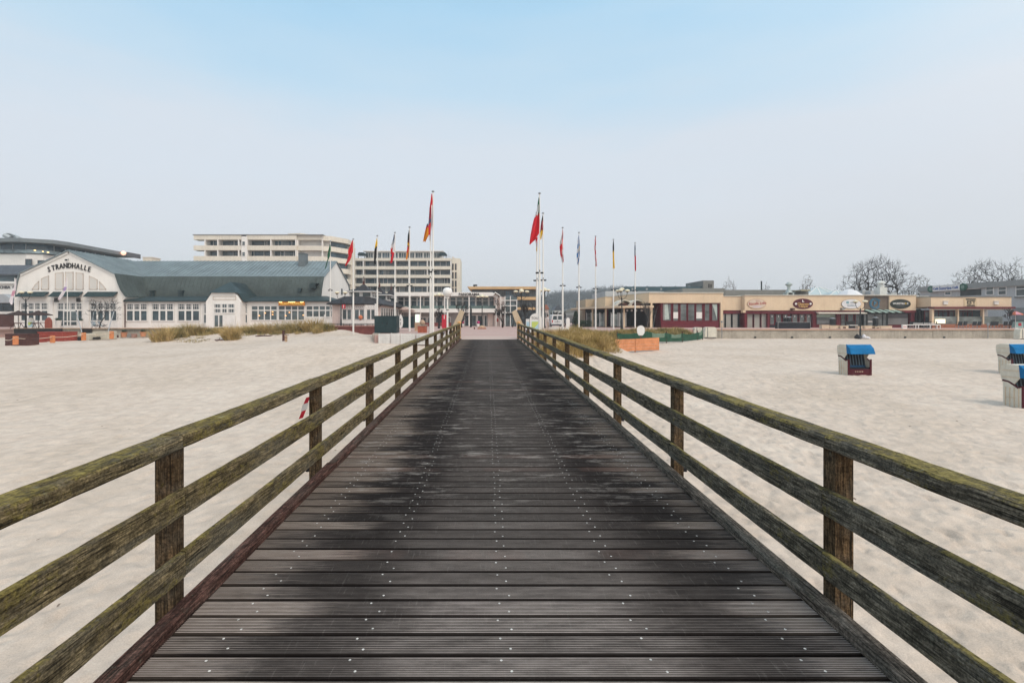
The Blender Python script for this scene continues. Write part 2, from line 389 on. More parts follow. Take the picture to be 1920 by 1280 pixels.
# ------------------------------------------------------------------ the boardwalk
def mat_deck(crest=False):
    m, n, l, bs = nmat('bleached_rib_crests' if crest else 'ribbed_deck_boards')
    t = n.new('ShaderNodeTexCoord').outputs['Object']
    sep = n.new('ShaderNodeSeparateXYZ'); l.new(t, sep.inputs[0]); X, Y = sep.outputs['X'], sep.outputs['Y']
    bid = n.new('ShaderNodeTexWhiteNoise'); bid.noise_dimensions = '1D'
    l.new(_math(n, l, 'FLOOR', _math(n, l, 'DIVIDE', _math(n, l, 'ADD', Y, 6.0), .1484)), bid.inputs['W'])
    bo = _math(n, l, 'MULTIPLY_ADD', bid.outputs['Value'], .64, -.32)
    # long blotches that run with the boards, offset per board
    cmb = n.new('ShaderNodeCombineXYZ'); l.new(_math(n, l, 'MULTIPLY_ADD', bid.outputs['Value'], 3.0, X), cmb.inputs[0]); l.new(Y, cmb.inputs[1])
    grain = _noise(n, l, _map(n, l, cmb.outputs[0], (1.4, 26, 1)), 2.2, 6, .68)
    big = _noise(n, l, _map(n, l, t, (1, .55, 1)), 1.1, 5, .6)
    fine = _noise(n, l, _map(n, l, t, (9, 60, 1)), 3, 4, .7)
    wob = _math(n, l, 'ADD', _math(n, l, 'MULTIPLY_ADD', big, .6, -.30), _math(n, l, 'ADD', bo, _math(n, l, 'MULTIPLY_ADD', grain, 1.1, -.55)))
    # the trodden middle is dark and damp, the margins are dry and grey
    ax = _math(n, l, 'ABSOLUTE', _math(n, l, 'SUBTRACT', X, .10))
    edge = _math(n, l, 'ADD', ax, wob)
    f = _math(n, l, 'SMOOTH_MIN', 1.0, _math(n, l, 'DIVIDE', _math(n, l, 'SUBTRACT', edge, 1.16), .30), .1)
    f = _math(n, l, 'MAXIMUM', f, 0.0)
    dark = _ramp(n, l, grain, (.30, (.007, .0055, .005)), (.5, (.029, .0225, .0200)), (.70, (.085, .070, .062)))
    dry = _ramp(n, l, grain, (.28, (.070, .052, .041)), (.5, (.185, .146, .118)), (.72, (.30, .25, .21)))
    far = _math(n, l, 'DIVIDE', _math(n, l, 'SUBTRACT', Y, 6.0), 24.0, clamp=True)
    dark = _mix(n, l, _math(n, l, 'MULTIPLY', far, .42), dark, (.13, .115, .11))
    c = _mix(n, l, f, dark, dry)
    # black, soaked bands on both sides of the trodden strip
    bw_ = _math(n, l, 'ABSOLUTE', _math(n, l, 'SUBTRACT', _math(n, l, 'ADD', ax, _math(n, l, 'MULTIPLY', wob, .55)), .98))
    bnd = _math(n, l, 'SUBTRACT', 1.0, _math(n, l, 'DIVIDE', bw_, .46), clamp=True)
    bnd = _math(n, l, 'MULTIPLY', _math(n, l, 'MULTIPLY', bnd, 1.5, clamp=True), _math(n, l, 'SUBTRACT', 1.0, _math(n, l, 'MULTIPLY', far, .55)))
    c = _mix(n, l, _math(n, l, 'MULTIPLY', _math(n, l, 'SUBTRACT', 1.0, bnd), _math(n, l, 'SUBTRACT', .27, _math(n, l, 'MULTIPLY', f, .27))), c, (.125, .106, .094))
    c = _mix(n, l, _math(n, l, 'MULTIPLY', bnd, .80), c, (.0085, .0065, .006))
    # a paler, drier run in the very middle and across the near boards
    mid = _math(n, l, 'MULTIPLY', _math(n, l, 'SUBTRACT', 1.0, _math(n, l, 'DIVIDE', ax, .8), clamp=True), _ramp(n, l, fine, (.42, 0.0), (.72, .55)))
    c = _mix(n, l, mid, c, (.155, .145, .13))
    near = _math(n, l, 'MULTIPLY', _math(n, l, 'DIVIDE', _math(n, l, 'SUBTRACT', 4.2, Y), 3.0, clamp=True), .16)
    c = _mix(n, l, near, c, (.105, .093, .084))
    # dried salt and sand caught along the boards
    pt = _noise(n, l, _map(n, l, cmb.outputs[0], (1.3, 3.2, 1)), 1.5, 7, .75)
    win = _math(n, l, 'MULTIPLY', _math(n, l, 'DIVIDE', _math(n, l, 'SUBTRACT', Y, 3.4), 1.6, clamp=True), _math(n, l, 'SUBTRACT', 1.0, _math(n, l, 'DIVIDE', _math(n, l, 'SUBTRACT', Y, 12), 9.0, clamp=True)))
    pf = _math(n, l, 'MULTIPLY', _math(n, l, 'MULTIPLY', _ramp(n, l, pt, (.52, 0.0), (.62, .85)), win), _ramp(n, l, big, (.38, 0.0), (.52, 1.0)))
    c = _mix(n, l, pf, c, (.34, .31, .285))
    # short pale scratches across the ribs
    sc = _noise(n, l, _map(n, l, t, (38, 3.5, 1)), 1.6, 3, .6)
    c = _mix(n, l, _math(n, l, 'MULTIPLY', _ramp(n, l, sc, (.60, 0.0), (.70, .40)), _math(n, l, 'SUBTRACT', 1.0, f, clamp=True)), c, (.20, .185, .17))
    # a few reddish boards where the hardwood still shows
    rb = _math(n, l, 'MULTIPLY', _math(n, l, 'GREATER_THAN', bid.outputs['Value'], .88), _ramp(n, l, big, (.45, 0.0), (.6, .4)))
    c = _mix(n, l, rb, c, (.12, .058, .042))
    if crest:      # the rib crests are rubbed pale, most of all where the near boards have dried
        wn_ = _math(n, l, 'MULTIPLY_ADD', _math(n, l, 'SUBTRACT', 1.0, _math(n, l, 'DIVIDE', _math(n, l, 'SUBTRACT', Y, 2.0), 2.2, clamp=True)), .62, .10)
        wn_ = _math(n, l, 'MULTIPLY', wn_, _math(n, l, 'SUBTRACT', 1.0, _math(n, l, 'MULTIPLY', bnd, .62)))
        wn_ = _math(n, l, 'MULTIPLY', wn_, _ramp(n, l, _noise(n, l, _map(n, l, cmb.outputs[0], (2.2, 9, 1)), 2.0, 5, .7), (.30, .35), (.60, 1.0)))
        c = _mix(n, l, wn_, c, (.46, .395, .36))
    else:
        c = _mix(n, l, .84, c, (.010, .0075, .007))  # shade of the grooves and board sides painted in as near-black
    tone = _math(n, l, 'MULTIPLY_ADD', bid.outputs['Value'], .6, .78)
    vm = n.new('ShaderNodeVectorMath'); vm.operation = 'SCALE'; l.new(c, vm.inputs[0]); l.new(tone, vm.inputs['Scale'])
    l.new(vm.outputs[0], bs.inputs['Base Color'])
    l.new(_math(n, l, 'MULTIPLY_ADD', grain, .3, .58), bs.inputs['Roughness']); bs.inputs['Specular IOR Level'].default_value = .10
    _bump(n, l, bs, _math(n, l, 'ADD', grain, _math(n, l, 'MULTIPLY', fine, .5)), .35, .006)
    return m
def mat_mossy(name, base, moss, amount, seed, grey=.3, upk=.045, upright=False):
    gs = lambda a, b: (a, a, b) if upright else (a, b, a)
    m, n, l, bs = nmat(name)
    t0 = n.new('ShaderNodeTexCoord').outputs['Object']
    oi = n.new('ShaderNodeObjectInfo').outputs['Random']
    va = n.new('ShaderNodeVectorMath'); va.operation = 'ADD'; l.new(t0, va.inputs[0])
    cb = n.new('ShaderNodeCombineXYZ'); l.new(_math(n, l, 'MULTIPLY_ADD', oi, 37.0, seed), cb.inputs[1]); l.new(oi, cb.inputs[2]); l.new(cb.outputs[0], va.inputs[1])
    t = va.outputs[0]
    gr = _noise(n, l, _map(n, l, t, gs(52, 4.2)), 1.6, 5, .66)
    cr_ = _noise(n, l, _map(n, l, t, gs(60, 1.6)), 2.0, 4, .6)
    bl = _noise(n, l, _map(n, l, t, (3, 1.2, 3)), 2.0, 6, .68)
    sp_ = _noise(n, l, t, 42, 4, .7)
    sm = _noise(n, l, _map(n, l, t, (1.6, .8, 1.6)), 13, 5, .72)
    cr2 = _noise(n, l, _map(n, l, t, gs(150, 3.2)), 1.0, 3, .6)
    c = _ramp(n, l, gr, (.34, tuple(x*.22 for x in base)), (.5, base), (.64, tuple(x*1.9 for x in base)))
    c = _mix(n, l, _ramp(n, l, sm, (.40, .75), (.56, 0.0)), c, tuple(x*.30 for x in base))
    c = _mix(n, l, _math(n, l, 'MULTIPLY', _ramp(n, l, _noise(n, l, _map(n, l, t, (6, .8, 6)), 1.3, 4), (.45, 0.0), (.65, 1.0)), grey), c, (.15, .145, .125))
    c = _mix(n, l, .55, c, _ramp(n, l, _noise(n, l, t, 75, 3, .7), (.36, .12), (.64, .88)), 'OVERLAY')
    c = _mix(n, l, _ramp(n, l, cr_, (.56, 0.0), (.63, .85)), c, (.010, .009, .007))
    c = _mix(n, l, _ramp(n, l, cr2, (.60, 0.0), (.66, .7)), c, (.014, .012, .009))
    geo = n.new('ShaderNodeNewGeometry'); sn = n.new('ShaderNodeSeparateXYZ'); l.new(geo.outputs['Normal'], sn.inputs[0])
    up = _math(n, l, 'MULTIPLY', _math(n, l, 'MAXIMUM', sn.outputs['Z'], 0.0), upk)
    mf = _math(n, l, 'ADD', _math(n, l, 'ADD', _math(n, l, 'MULTIPLY', bl, .52), _math(n, l, 'ADD', _math(n, l, 'MULTIPLY', sm, .34), _math(n, l, 'MULTIPLY', sp_, .22))), up)
    mf = _math(n, l, 'DIVIDE', _math(n, l, 'SUBTRACT', mf, .645-amount*.20), .09, clamp=True)
    mc = _ramp(n, l, sp_, (.3, tuple(x*.45 for x in moss)), (.55, moss), (.75, tuple(x*1.5 for x in moss)))
    c = _mix(n, l, _math(n, l, 'MULTIPLY', mf, .8), c, mc)
    # pale lichen flecks
    c = _mix(n, l, _math(n, l, 'MULTIPLY', _ramp(n, l, _noise(n, l, t, 13, 5, .75), (.63, 0.0), (.68, .65)), _math(n, l, 'MULTIPLY_ADD', up, 4.0, .5)), c, (.27, .27, .20))
    l.new(c, bs.inputs['Base Color']); bs.inputs['Roughness'].default_value = .9; bs.inputs['Specular IOR Level'].default_value = .08
    h = _math(n, l, 'ADD', _math(n, l, 'MULTIPLY', gr, .6), _math(n, l, 'ADD', _math(n, l, 'MULTIPLY', mf, .5), _math(n, l, 'MULTIPLY', sp_, .35)))
    _bump(n, l, bs, h, 1.0, .02)
    return m
M_DECK = mat_deck(); M_CREST = mat_deck(True)
M_RAIL_L = mat_mossy('mossy_rail_wood', (.195, .150, .082), (.250, .200, .060), .43, 3, .45, .06)
M_RAIL_R = mat_mossy('grey_rail_wood', (.165, .142, .105), (.235, .190, .060), .30, 11, .55, .12)
M_POST = mat_mossy('dark_post_wood', (.115, .074, .040), (.11, .09, .025), .14, 23, .2, upright=True)
M_KERB_L = mat_mossy('red_brown_kerb_wood', (.10, .052, .042), (.06, .05, .04), .10, 5, .3)
M_KERB_R = mat_mossy('grey_kerb_wood', (.155, .125, .10), (.08, .07, .05), .10, 6, .45)
M_SCREW = paint('screw_steel', (.50, .48, .45), .4, .5, 30)
M_STEEL = paint('galvanised_steel', (.30, .31, .32), .4, .25, 6, metal=.8)

DX0, DX1 = -1.60, 1.80
bw = thing('boardwalk', 'long dark ribbed timber boardwalk leading from the foreground to the red plaza', 'boardwalk', (.1, 0, 0))
mb = MB(); pitch, pw = .1484, .1345
rr = random.Random(5)
y = -6.0+.0039; k = 0
while y+pw < 29.62:
    y0, y1 = y, y+pw; zb = deck_z(y+pw/2)+rr.uniform(-.0015, .0015)
    tw = rr.uniform(-.0012, .0012)
    nrib = 10 if y < 14 else 5
    tops = []
    prof = [(y0, zb-.045), (y0, zb-.006), (y0+.004, zb-.001)]
    rw = (pw-.008)/nrib
    for q in range(nrib):
        a = y0+.004+q*rw
        prof += [(a+rw*.08, zb), (a+rw*.56, zb)]; tops.append(len(prof)-2)
        if q < nrib-1: prof += [(a+rw*.62, zb-.0060), (a+rw*1.0, zb-.0060)]
    prof += [(y1-.004, zb-.001), (y1, zb-.006), (y1, zb-.045)]
    x0 = DX0-.06+rr.uniform(-.008, .008); x1 = DX1+.06+rr.uniform(-.008, .008)
    n_ = len(prof)
    vs = [(x0, p[0], p[1]-tw) for p in prof]+[(x1, p[0], p[1]+tw) for p in prof]
    n0 = len(mb.f)
    mb.add(vs, [(i, i+1, i+1+n_, i+n_) for i in range(n_-1)]+[(n_-1, 0, n_, 2*n_-1), tuple(range(n_-1, -1, -1)), tuple(range(n_, 2*n_))])
    for i in tops: mb.m[n0+i] = 2
    if y > -.5:
        for jx in (-1.30, -.63, .09, .80, 1.52):
            for oy, ox in ((.033, .028), (.107, -.028)):
                if rr.random() < .07: continue
                cx = jx+ox+rr.uniform(-.008, .008); cy = y0+oy+rr.uniform(-.004, .004); rs = .0066
                mb.add([(cx+rs*math.cos(t*math.pi/4), cy+rs*math.sin(t*math.pi/4), zb+.0012) for t in range(8)], [tuple(range(8))], 1)
    y += pitch; k += 1
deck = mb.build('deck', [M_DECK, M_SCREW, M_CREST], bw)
# substructure: joists and piles under the boards
mb = MB()
for jx in (-1.55, -1.30, -.63, .09, .80, 1.52, 1.75):
    for a in range(-6, 29, 5): mb.cbar((jx, a, deck_z(a)-.15), (jx, min(29.5, a+5), deck_z(a+5)-.15), .09, .22)
mb.build('joist', M_POST, bw)
for a in range(-4, 27, 5):
    for px_ in (-1.3, 1.5):
        MB().tube([(px_, a, deck_z(a)-.2), (px_, a, sand_z(px_, a)-.5)], .13, 10).build('pile', M_POST, bw)

def kerb_side(side):
    x = DX0-.048 if side < 0 else DX1+.052
    y = -1.5; q = random.Random(side+3)
    while y < 29.4:
        L = min(q.choice((3.3, 4.1, 3.7)), 29.55-y)
        j = q.uniform(-.006, .006)
        m = MB().cbar((x+j, y+.003, deck_z(y)+.026), (x+j+q.uniform(-.004, .004), y+L-.003, deck_z(y+L)+.026), .096, .062, .007, 0, .0015, q, 6)
        m.build('kerb', M_KERB_L if side < 0 else M_KERB_R, bw)
        y += L
kerb_side(-1); kerb_side(1)

def railing(side, label):
    x_in = -1.743 if side < 0 else 1.928          # inner face of the posts
    s = -1 if side < 0 else 1
    y0 = 2.66; sp_ = 2.30; q = random.Random(40+side)
    root = thing('timber_railing', label, 'railing', (x_in, 0, 0), 'railings along the boardwalk')
    M = M_RAIL_L if side < 0 else M_RAIL_R
    ys = [y0+i*sp_ for i in range(-1, 13)]
    for i, y in enumerate(ys):
        z = deck_z(y)
        m = MB().cbar((x_in+s*.05, y, (z+.875-.9)/2), (x_in+s*.05, y+.096, (z+.875-.9)/2), .10, z+.875+.9, .006)
        po = m.build('post', M_POST, root)
        if i in (2, 3, 5, 8) or (side > 0 and i in (2,)):
            b = MB().tube([(x_in+s*.10, y+.05, z+.02), (x_in+s*.135, y+.05, z+.02)], .016, 6).tube([(x_in+s*.135, y+.05, z-.01), (x_in+s*.135, y+.05, z+.05)], .02, 6)
            b.build('bolt', paint('dark_bolt', (.03, .03, .035), .4, .2, 10), po)
    ends = [-.9]+[y+.048 for y in ys[1:]]+[30.3]
    def board(name, xc, zc, w, h, ch, a, b, jz):
        dz = deck_z
        seg = max(2, int((b-a)/(.10 if a < 9 else .45)))
        m = MB(); pts = []
        vs = []; pr = [(-w/2+ch,-h/2),(w/2-ch,-h/2),(w/2,-h/2+ch),(w/2,h/2-ch),(w/2-ch,h/2),(-w/2+ch,h/2),(-w/2,h/2-ch),(-w/2,-h/2+ch)]
        sag = q.uniform(-.004, .008)
        for i in range(seg+1):
            t = i/seg; yy = a+.002+(b-a-.004)*t; zz = dz(yy)+zc+jz-sag*4*t*(1-t)
            for p in pr: vs.append((xc+p[0]+q.uniform(-.0014, .0014), yy, zz+p[1]+q.uniform(-.0014, .0014)))
        fs = [(i*8+j, i*8+(j+1) % 8, (i+1)*8+(j+1) % 8, (i+1)*8+j) for i in range(seg) for j in range(8)]
        fs += [tuple(range(7, -1, -1)), tuple(seg*8+j for j in range(8))]
        m.add(vs, fs); return m.build(name, M, root)
    for a, b in zip(ends, ends[1:]):
        board('top_rail', x_in+s*.045, .915, .145, .08, .012, a, b, q.uniform(-.003, .004))
        board('middle_rail', x_in-s*.021, .578, .040, .145, .006, a, b, q.uniform(-.006, .006))
        board('lower_rail', x_in-s*.021, .228, .040, .142, .006, a, b, q.uniform(-.006, .006))
    return root
railing(-1, 'timber railing with yellow-green mossy rails along the left side of the boardwalk')
railing(1, 'timber railing with grey weathered rails along the right side of the boardwalk')
# scrap of barrier tape on the left rail's second post
tp = MB(); pts = [(-1.85, 4.955, .81), (-1.875, 4.95, .745), (-1.895, 4.955, .67), (-1.925, 4.95, .59)]
for i in range(3):
    a, b = Vector(pts[i]), Vector(pts[i+1]); w = Vector((.026, .012, .008))*(1 if i % 2 else .75)
    tp.quad(a-w, a+w, b+w, b-w, 0 if i != 1 else 1)
o = tp.build('barrier_tape', [paint('tape_red', (.55, .03, .05), .4), paint('tape_white', (.75, .72, .7), .4)])
tag(o, 'torn red and white barrier tape hanging from a left railing post', 'tape')
# litter bag hanging outside the right railing's second post
# ------------------------------------------------------------------ common materials
M_WHITE = paint('white_render', (.76, .73, .69), .7, .08, .35, .08)
M_TRIM = paint('white_joinery', (.72, .70, .67), .5, .08, 2)
M_ROOF = paint('grey_green_metal_roof', (.175, .215, .228), .5, .2, .5, .35, spec=.35)
M_ROOFD = paint('shaded_patina_roof', (.062, .078, .074), .6, .25, .5, .45, spec=.25)  # greenish patina tone with the steep slopes' shade put into the colour
M_SKIRT = paint('dark_green_roof', (.020, .037, .039), .5, .2, .6, spec=.4)
M_DARKGREEN = paint('dark_green_cloth', (.020, .040, .044), .8, .2, 1.5)
M_BLACK = paint('black_letters', (.014, .013, .014), .5, .2, 3)
M_GL = glass('dark_glass', (.045, .068, .078))
M_GL2 = glass('grey_glass', (.085, .11, .115))
M_GLB = glass('blue_glass', (.055, .10, .13), .04)
M_BROWN = paint('brown_downpipe', (.07, .028, .022), .5, .2, 2)
M_CONC = paint('beige_concrete', (.37, .33, .275), .85, .22, .7, .4, bump=.15)
M_TAN = paint('tan_capping', (.42, .28, .18), .7, .2, 1)
M_REDWOOD = paint('faded_red_boards', (.30, .052, .036), .7, .25, 1.2, .3)
M_BROWNWOOD = paint('dark_brown_boards', (.085, .034, .028), .7, .25, 1.2, .3)
M_ORANGE = paint('orange_post', (.62, .22, .085), .7, .2, 3)
M_PARASOL = paint('dark_parasol_cloth', (.040, .024, .022), .85, .2, 2)
M_POLEW = paint('white_pole_paint', (.72, .70, .66), .4, .08, .6, .15)
M_LAMPDARK = paint('dark_lamp_iron', (.022, .026, .028), .45, .2, 4)
M_BOWL = paint('lamp_bowl_glass', (.72, .66, .48), .3, .08, 4, spec=.5)
M_BALCONY = paint('cream_balcony', (.68, .625, .53), .75, .10, .2, .3)
M_LOGO = paint('grey_letters', (.10, .10, .11), .5, .1, 3)

def window(parent, x0, x1, z0, z1, Y, cols, rows=1, fw=.10, bar=.05, mf=None, mg=None, proud=.09, name='window', vsplit=None):
    """frame with glazing bars, pane as its child; faces -Y"""
    f = MB(); mf = mf or M_TRIM; mg = mg or M_GL
    f.box(x0, x1, Y-proud, Y, z0, z0+fw).box(x0, x1, Y-proud, Y, z1-fw, z1)
    f.box(x0, x0+fw, Y-proud+.002, Y, z0+fw, z1-fw).box(x1-fw, x1, Y-proud+.002, Y, z0+fw, z1-fw)
    xs = [x0+fw+(x1-x0-2*fw)*i/cols for i in range(1, cols)]
    for x in xs: f.box(x-bar/2, x+bar/2, Y-proud+.012, Y, z0+fw, z1-fw)
    zs = vsplit if vsplit else [z0+fw+(z1-z0-2*fw)*i/rows for i in range(1, rows)]
    for z in zs: f.box(x0+fw, x1-fw, Y-proud+.02, Y, z-bar/2, z+bar/2)
    fr = f.build(name, mf, parent)
    MB().box(x0+fw*.6, x1-fw*.6, Y-.03, Y+.001, z0+fw*.6, z1-fw*.6).build('pane', mg, fr)
    return fr
def pwindow(parent, px0, px1, py0, py1, Z, cols, rows=1, **k):
    return window(parent, PX(px0, Z), PX(px1, Z), PH(py1, Z), PH(py0, Z), Z, cols, rows, **k)
def pbox(mb, px0, px1, py0, py1, Z, d, mi=0, front=0):
    """box whose front face sits at depth Z-front and shows between these pixels"""
    return mb.box(PX(px0, Z), PX(px1, Z), Z-front, Z-front+d, PH(py1, Z), PH(py0, Z), mi)

# ------------------------------------------------------------------ the beach hall with the lettered gable
ZG, ZW = 66.0, 66.5
hall = thing('beach_hall', 'long white hall with green metal roof and black letters on its gable', 'hall', (-40, 72, PLAZA))
gp = [(29, 617), (29, 560), (31, 545), (34, 530), (38.5, 514), (130, 471), (218, 515), (223, 531), (229, 545), (238, 557), (230.5, 563), (230.5, 617)]
gpoly = [(PX(x, ZG), PH(y, ZG)) for x, y in gp]
gpoly[0] = (gpoly[0][0], PLAZA); gpoly[-1] = (gpoly[-1][0], PLAZA)
MB().prism(gpoly, ZG, 77, 'y').build('gable_wall', M_WHITE, hall)
# pilasters, cornice and plinth on the gable
m = MB()
for a, b in ((29, 37), (92.5, 100.5), (157, 168), (221.5, 230)): pbox(m, a, b, 564, 617, ZG, .14, 0, .13)
pbox(m, 29, 230, 556.5, 563.8, ZG, .1, 0, .09)
m.build('pilaster', M_WHITE, hall)
m = MB(); pbox(m, 37, 92.5, 602.5, 617, ZG, .06, 0, .05); pbox(m, 168, 221.5, 602.5, 617, ZG, .06, 0, .05); m.build('parapet_panel', M_TRIM, hall)
# bargeboards
m = MB()
def edge_strip(m, pts, w, y0, y1):
    for (ax, az), (bx, bz) in zip(pts, pts[1:]):
        d = Vector((bx-ax, bz-az)).normalized(); nrm = Vector((-d.y, d.x))*w
        m.prism([(ax, az), (bx, bz), (bx+nrm.x, bz+nrm.y), (ax+nrm.x, az+nrm.y)], y0, y1, 'y')
edge_strip(m, gpoly[4:7], -.28, ZG-.14, ZG-.003)
m.build('bargeboard', M_TRIM, hall)
# blind arch of seven raised panels; greyer colour paints in an inset's shade
M_PANEL = paint('pale_grey_panel', (.60, .575, .54), .75, .06, .5)
def zz(x, y): return (PX(x/5.3333, ZG), PH(420+y/5.3333, ZG))
for pl in (((320, 655), (352, 605), (390, 570), (390, 655)), ((415, 655), (415, 545), (450, 527), (490, 515), (490, 655)), ((552, 655), (552, 490), (635, 480), (635, 655)),
           ((655, 655), (655, 479), (735, 479), (735, 655)), ((760, 655), (760, 482), (835, 492), (835, 655)), ((892, 655), (892, 518), (935, 533), (975, 556), (975, 655)), ((995, 655), (995, 574), (1032, 608), (1065, 655))):
    p = [zz(*q) for q in pl]
    pm = MB().prism(p, ZG-.035, ZG-.002, 'y').build('blind_panel', M_PANEL, hall)
    e = MB(); edge_strip(e, p+[p[0]], -.09, ZG-.06, ZG-.003); e.build('moulding', paint('warm_moulding', (.58, .50, .43), .7, .08, 2), pm)
# lettering on an arc
m = MB()
for ch, x, y, t in zip('STRANDHALLE', (494, 537, 575, 616, 658, 700, 741, 782, 822, 858, 895), (457, 442, 431, 423, 419, 418, 420, 426, 435, 443, 455), (14, 11, 8, 5, 3, 0, -3, -6, -8, -10, -13)):
    X_, Z_ = zz(x, y); text_mb(ch, 1.0, facing(X_, ZG-.06, Z_, R(t)) @ Matrix.Diagonal((.76, 1, 1, 1)), .08, m, .012)
m.build('lettering', M_BLACK, hall)
m = MB(); X_, Z_ = zz(690, 352); m.tube([(X_, ZG-.02, Z_), (X_-.1, ZG-.3, Z_-.1)], .04, 6).box(X_-.2, X_, ZG-.45, ZG-.25, Z_-.25, Z_-.05); m.build('gable_light', M_LAMPDARK, hall)
# awnings
for a, b in ((38, 92), (100, 156), (165, 221)):
    x0, x1 = PX(a, ZG), PX(b, ZG); zt, zb = PH(546.8, ZG), PH(556, ZG)
    MB().prism([(ZG-.02, zt), (ZG-.85, zb), (ZG-.85, zb-.07), (ZG-.02, zt-.16)], x0, x1, 'x').build('awning', M_DARKGREEN, hall)
# gable windows and door
def lattice_window(px0, px1, Z, ncol, ytop=(568.3, 579.5), ylow=(582.8, 601.5), base=None):
    fr = pwindow(hall, px0, px1, ytop[0]-1.5, ylow[1]+.8, Z, ncol, 1, fw=.13, bar=.22, mg=M_GL, vsplit=[PH((ytop[1]+ylow[0])/2, Z)])
    b = MB(); w = (px1-px0)/ncol
    for c in range(ncol):
        for k in (1, 2, 3): pbox(b, px0+w*c+w*k/4-.28, px0+w*c+w*k/4+.28, ytop[0], ytop[1], Z, .04, 0, .06)
    pbox(b, px0+.5, px1-.5, 573.5, 574.2, Z, .04, 0, .063)
    b.build('lattice', M_TRIM, fr); return fr
lattice_window(39, 91.5, ZG, 4); lattice_window(169.5, 220.5, ZG, 4)
lattice_window(107.5, 156, ZG, 4, ylow=(582.8, 612))
dr = MB(); pbox(dr, 120.5, 147.5, 581.5, 616.5, ZG, .12, 0, .16)
door = dr.build('double_door', M_TRIM, hall)
m = MB()
for a, b in ((122.5, 132.7), (135.3, 145.5)): pbox(m, a, b, 584, 601, ZG, .02, 0, .175); pbox(m, a, b, 603.2, 609.5, ZG, .02, 0, .175)
m.build('door_pane', M_GL2, door)
for a in (103.5, 145): m = MB(); pbox(m, a, a+7.3, 558.7, 566, ZG, .10, 0, .19); m.build('hanging_sign_board', paint('dark_sign_board', (.03, .025, .024), .5, .3, 6), hall)

def roof_band(prof, y0, y1, axis, th, mb):
    """sheet of given thickness following a polyline profile"""
    up = [(a, b+th) for a, b in prof]
    mb.prism(list(prof)+up[::-1], y0, y1, axis)
# gable roof
rp = [(x, z) for x, z in gpoly[4:10]]; rl = [(gpoly[1][0]-.15, gpoly[1][1]-.2), gpoly[2], gpoly[3], gpoly[4]]
m = MB(); roof_band(rl+rp[1:3], ZG-.30, 77.4, 'y', .16, m)
def ribs(m, prof, t0, t1, step, axis, h=.07, w=.045, lim=None):
    t = t0
    while t < t1:
        for (a, b), (c, d) in zip(prof, prof[1:]):
            if axis == 'y': A, B = Vector((a, t, b+.16)), Vector((c, t, d+.16)); wv = Vector((0, w/2, 0))
            else: A, B = Vector((t, a, b+.16)), Vector((t, c, d+.16)); wv = Vector((w/2, 0, 0))
            u = Vector((0, 0, h))
            m.add([A-wv, A+wv, B+wv, B-wv, A-wv+u, A+wv+u, B+wv+u, B-wv+u], [(4,5,6,7), (0,1,5,4), (1,2,6,5), (2,3,7,6), (3,0,4,7)])
        t += step
ribs(m, rp[1:3], ZG, 77.2, .62, 'y')
m.build('gable_roof', M_ROOF, hall)
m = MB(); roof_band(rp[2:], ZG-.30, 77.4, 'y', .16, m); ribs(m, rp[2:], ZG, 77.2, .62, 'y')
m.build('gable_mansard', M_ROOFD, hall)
# wing: walls and roof
XE = PX(630, 77.5)
wing_prof = [(70.25, 4.74), (70.32, 5.2), (70.55, 6.0), (70.95, 6.9), (71.4, 7.73), (77.5, 10.75), (84.3, 7.5), (84.9, 6.3), (85.6, 4.7)]
m = MB(); roof_band(wing_prof[4:], -58.5, XE+.18, 'x', .14, m); ribs(m, wing_prof[4:6], -57, XE, .60, 'x')
m.build('main_roof', M_ROOF, hall)
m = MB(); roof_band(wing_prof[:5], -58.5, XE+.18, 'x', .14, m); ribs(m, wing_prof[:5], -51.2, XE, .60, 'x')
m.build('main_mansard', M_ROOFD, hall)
ew = [(70.4, PLAZA)]+[(a+.02, b-.02) for a, b in wing_prof]+[(85.5, PLAZA)]
MB().prism(ew, -58, XE, 'x').build('end_wall', M_WHITE, hall)
m = MB(); X_ = XE+.012
m.box(X_, X_+.05, 80.2, 80.9, 5.6, 6.6); m.build('louvre', M_GL, hall)
XF = PX(626, ZW)
MB().box(PX(229, ZW), XF, ZW, 70.8, PLAZA, 4.0).build('front_wall', M_WHITE, hall)
sk = [(66.15, 4.02), (66.15, 4.16), (70.5, 4.92), (70.5, 4.6)]
m = MB().prism(sk, PX(228, ZW), XF-2.3, 'x')
a, b = XF-2.3, XF+.3
m.add([(a, 66.15, 4.02), (b, 66.15, 4.02), (a, 70.5, 4.92), (a, 66.15, 4.16), (b, 66.15, 4.16), (b, 70.5, 4.16), (b, 70.5, 4.02)], [(0, 1, 4, 3), (3, 4, 2), (4, 5, 2), (1, 6, 5, 4)])
m.build('skirt_roof', M_SKIRT, hall)
m = MB().tube([(PX(231, 66.2), 66.1, 4.0), (PX(231, 66.2), 66.2, 3.8), (PX(232.5, 66.2), 66.35, 3.3), (PX(232.5, 66.2), 66.35, .4)], .09, 8)
m.build('downpipe', M_BROWN, hall)
m = MB().tube([(PX(229, 66.1), 66.08, 4.0), (XF+.2, 66.08, 4.0)], .08, 6); m.build('gutter', M_SKIRT, hall)
for a, b in ((237, 277.5), (284.8, 327), (333.3, 375.5)): lattice_window(a, b, ZW, 3, ytop=(570, 579.5), ylow=(583.3, 601.5))
for a, b in ((381.5, 391.5), (451.8, 465.3)): lattice_window(a, b, ZW, 1, ytop=(570, 586.5), ylow=(590.5, 606))
pwindow(hall, 471, 521, 572.5, 601, ZW, 4, 1, fw=.12, bar=.14, mg=M_GL2, vsplit=[PH(581.7, ZW)])
pwindow(hall, 521.8, 572, 572.5, 601, ZW, 4, 1, fw=.12, bar=.14, mg=M_GL2, vsplit=[PH(581.7, ZW)])
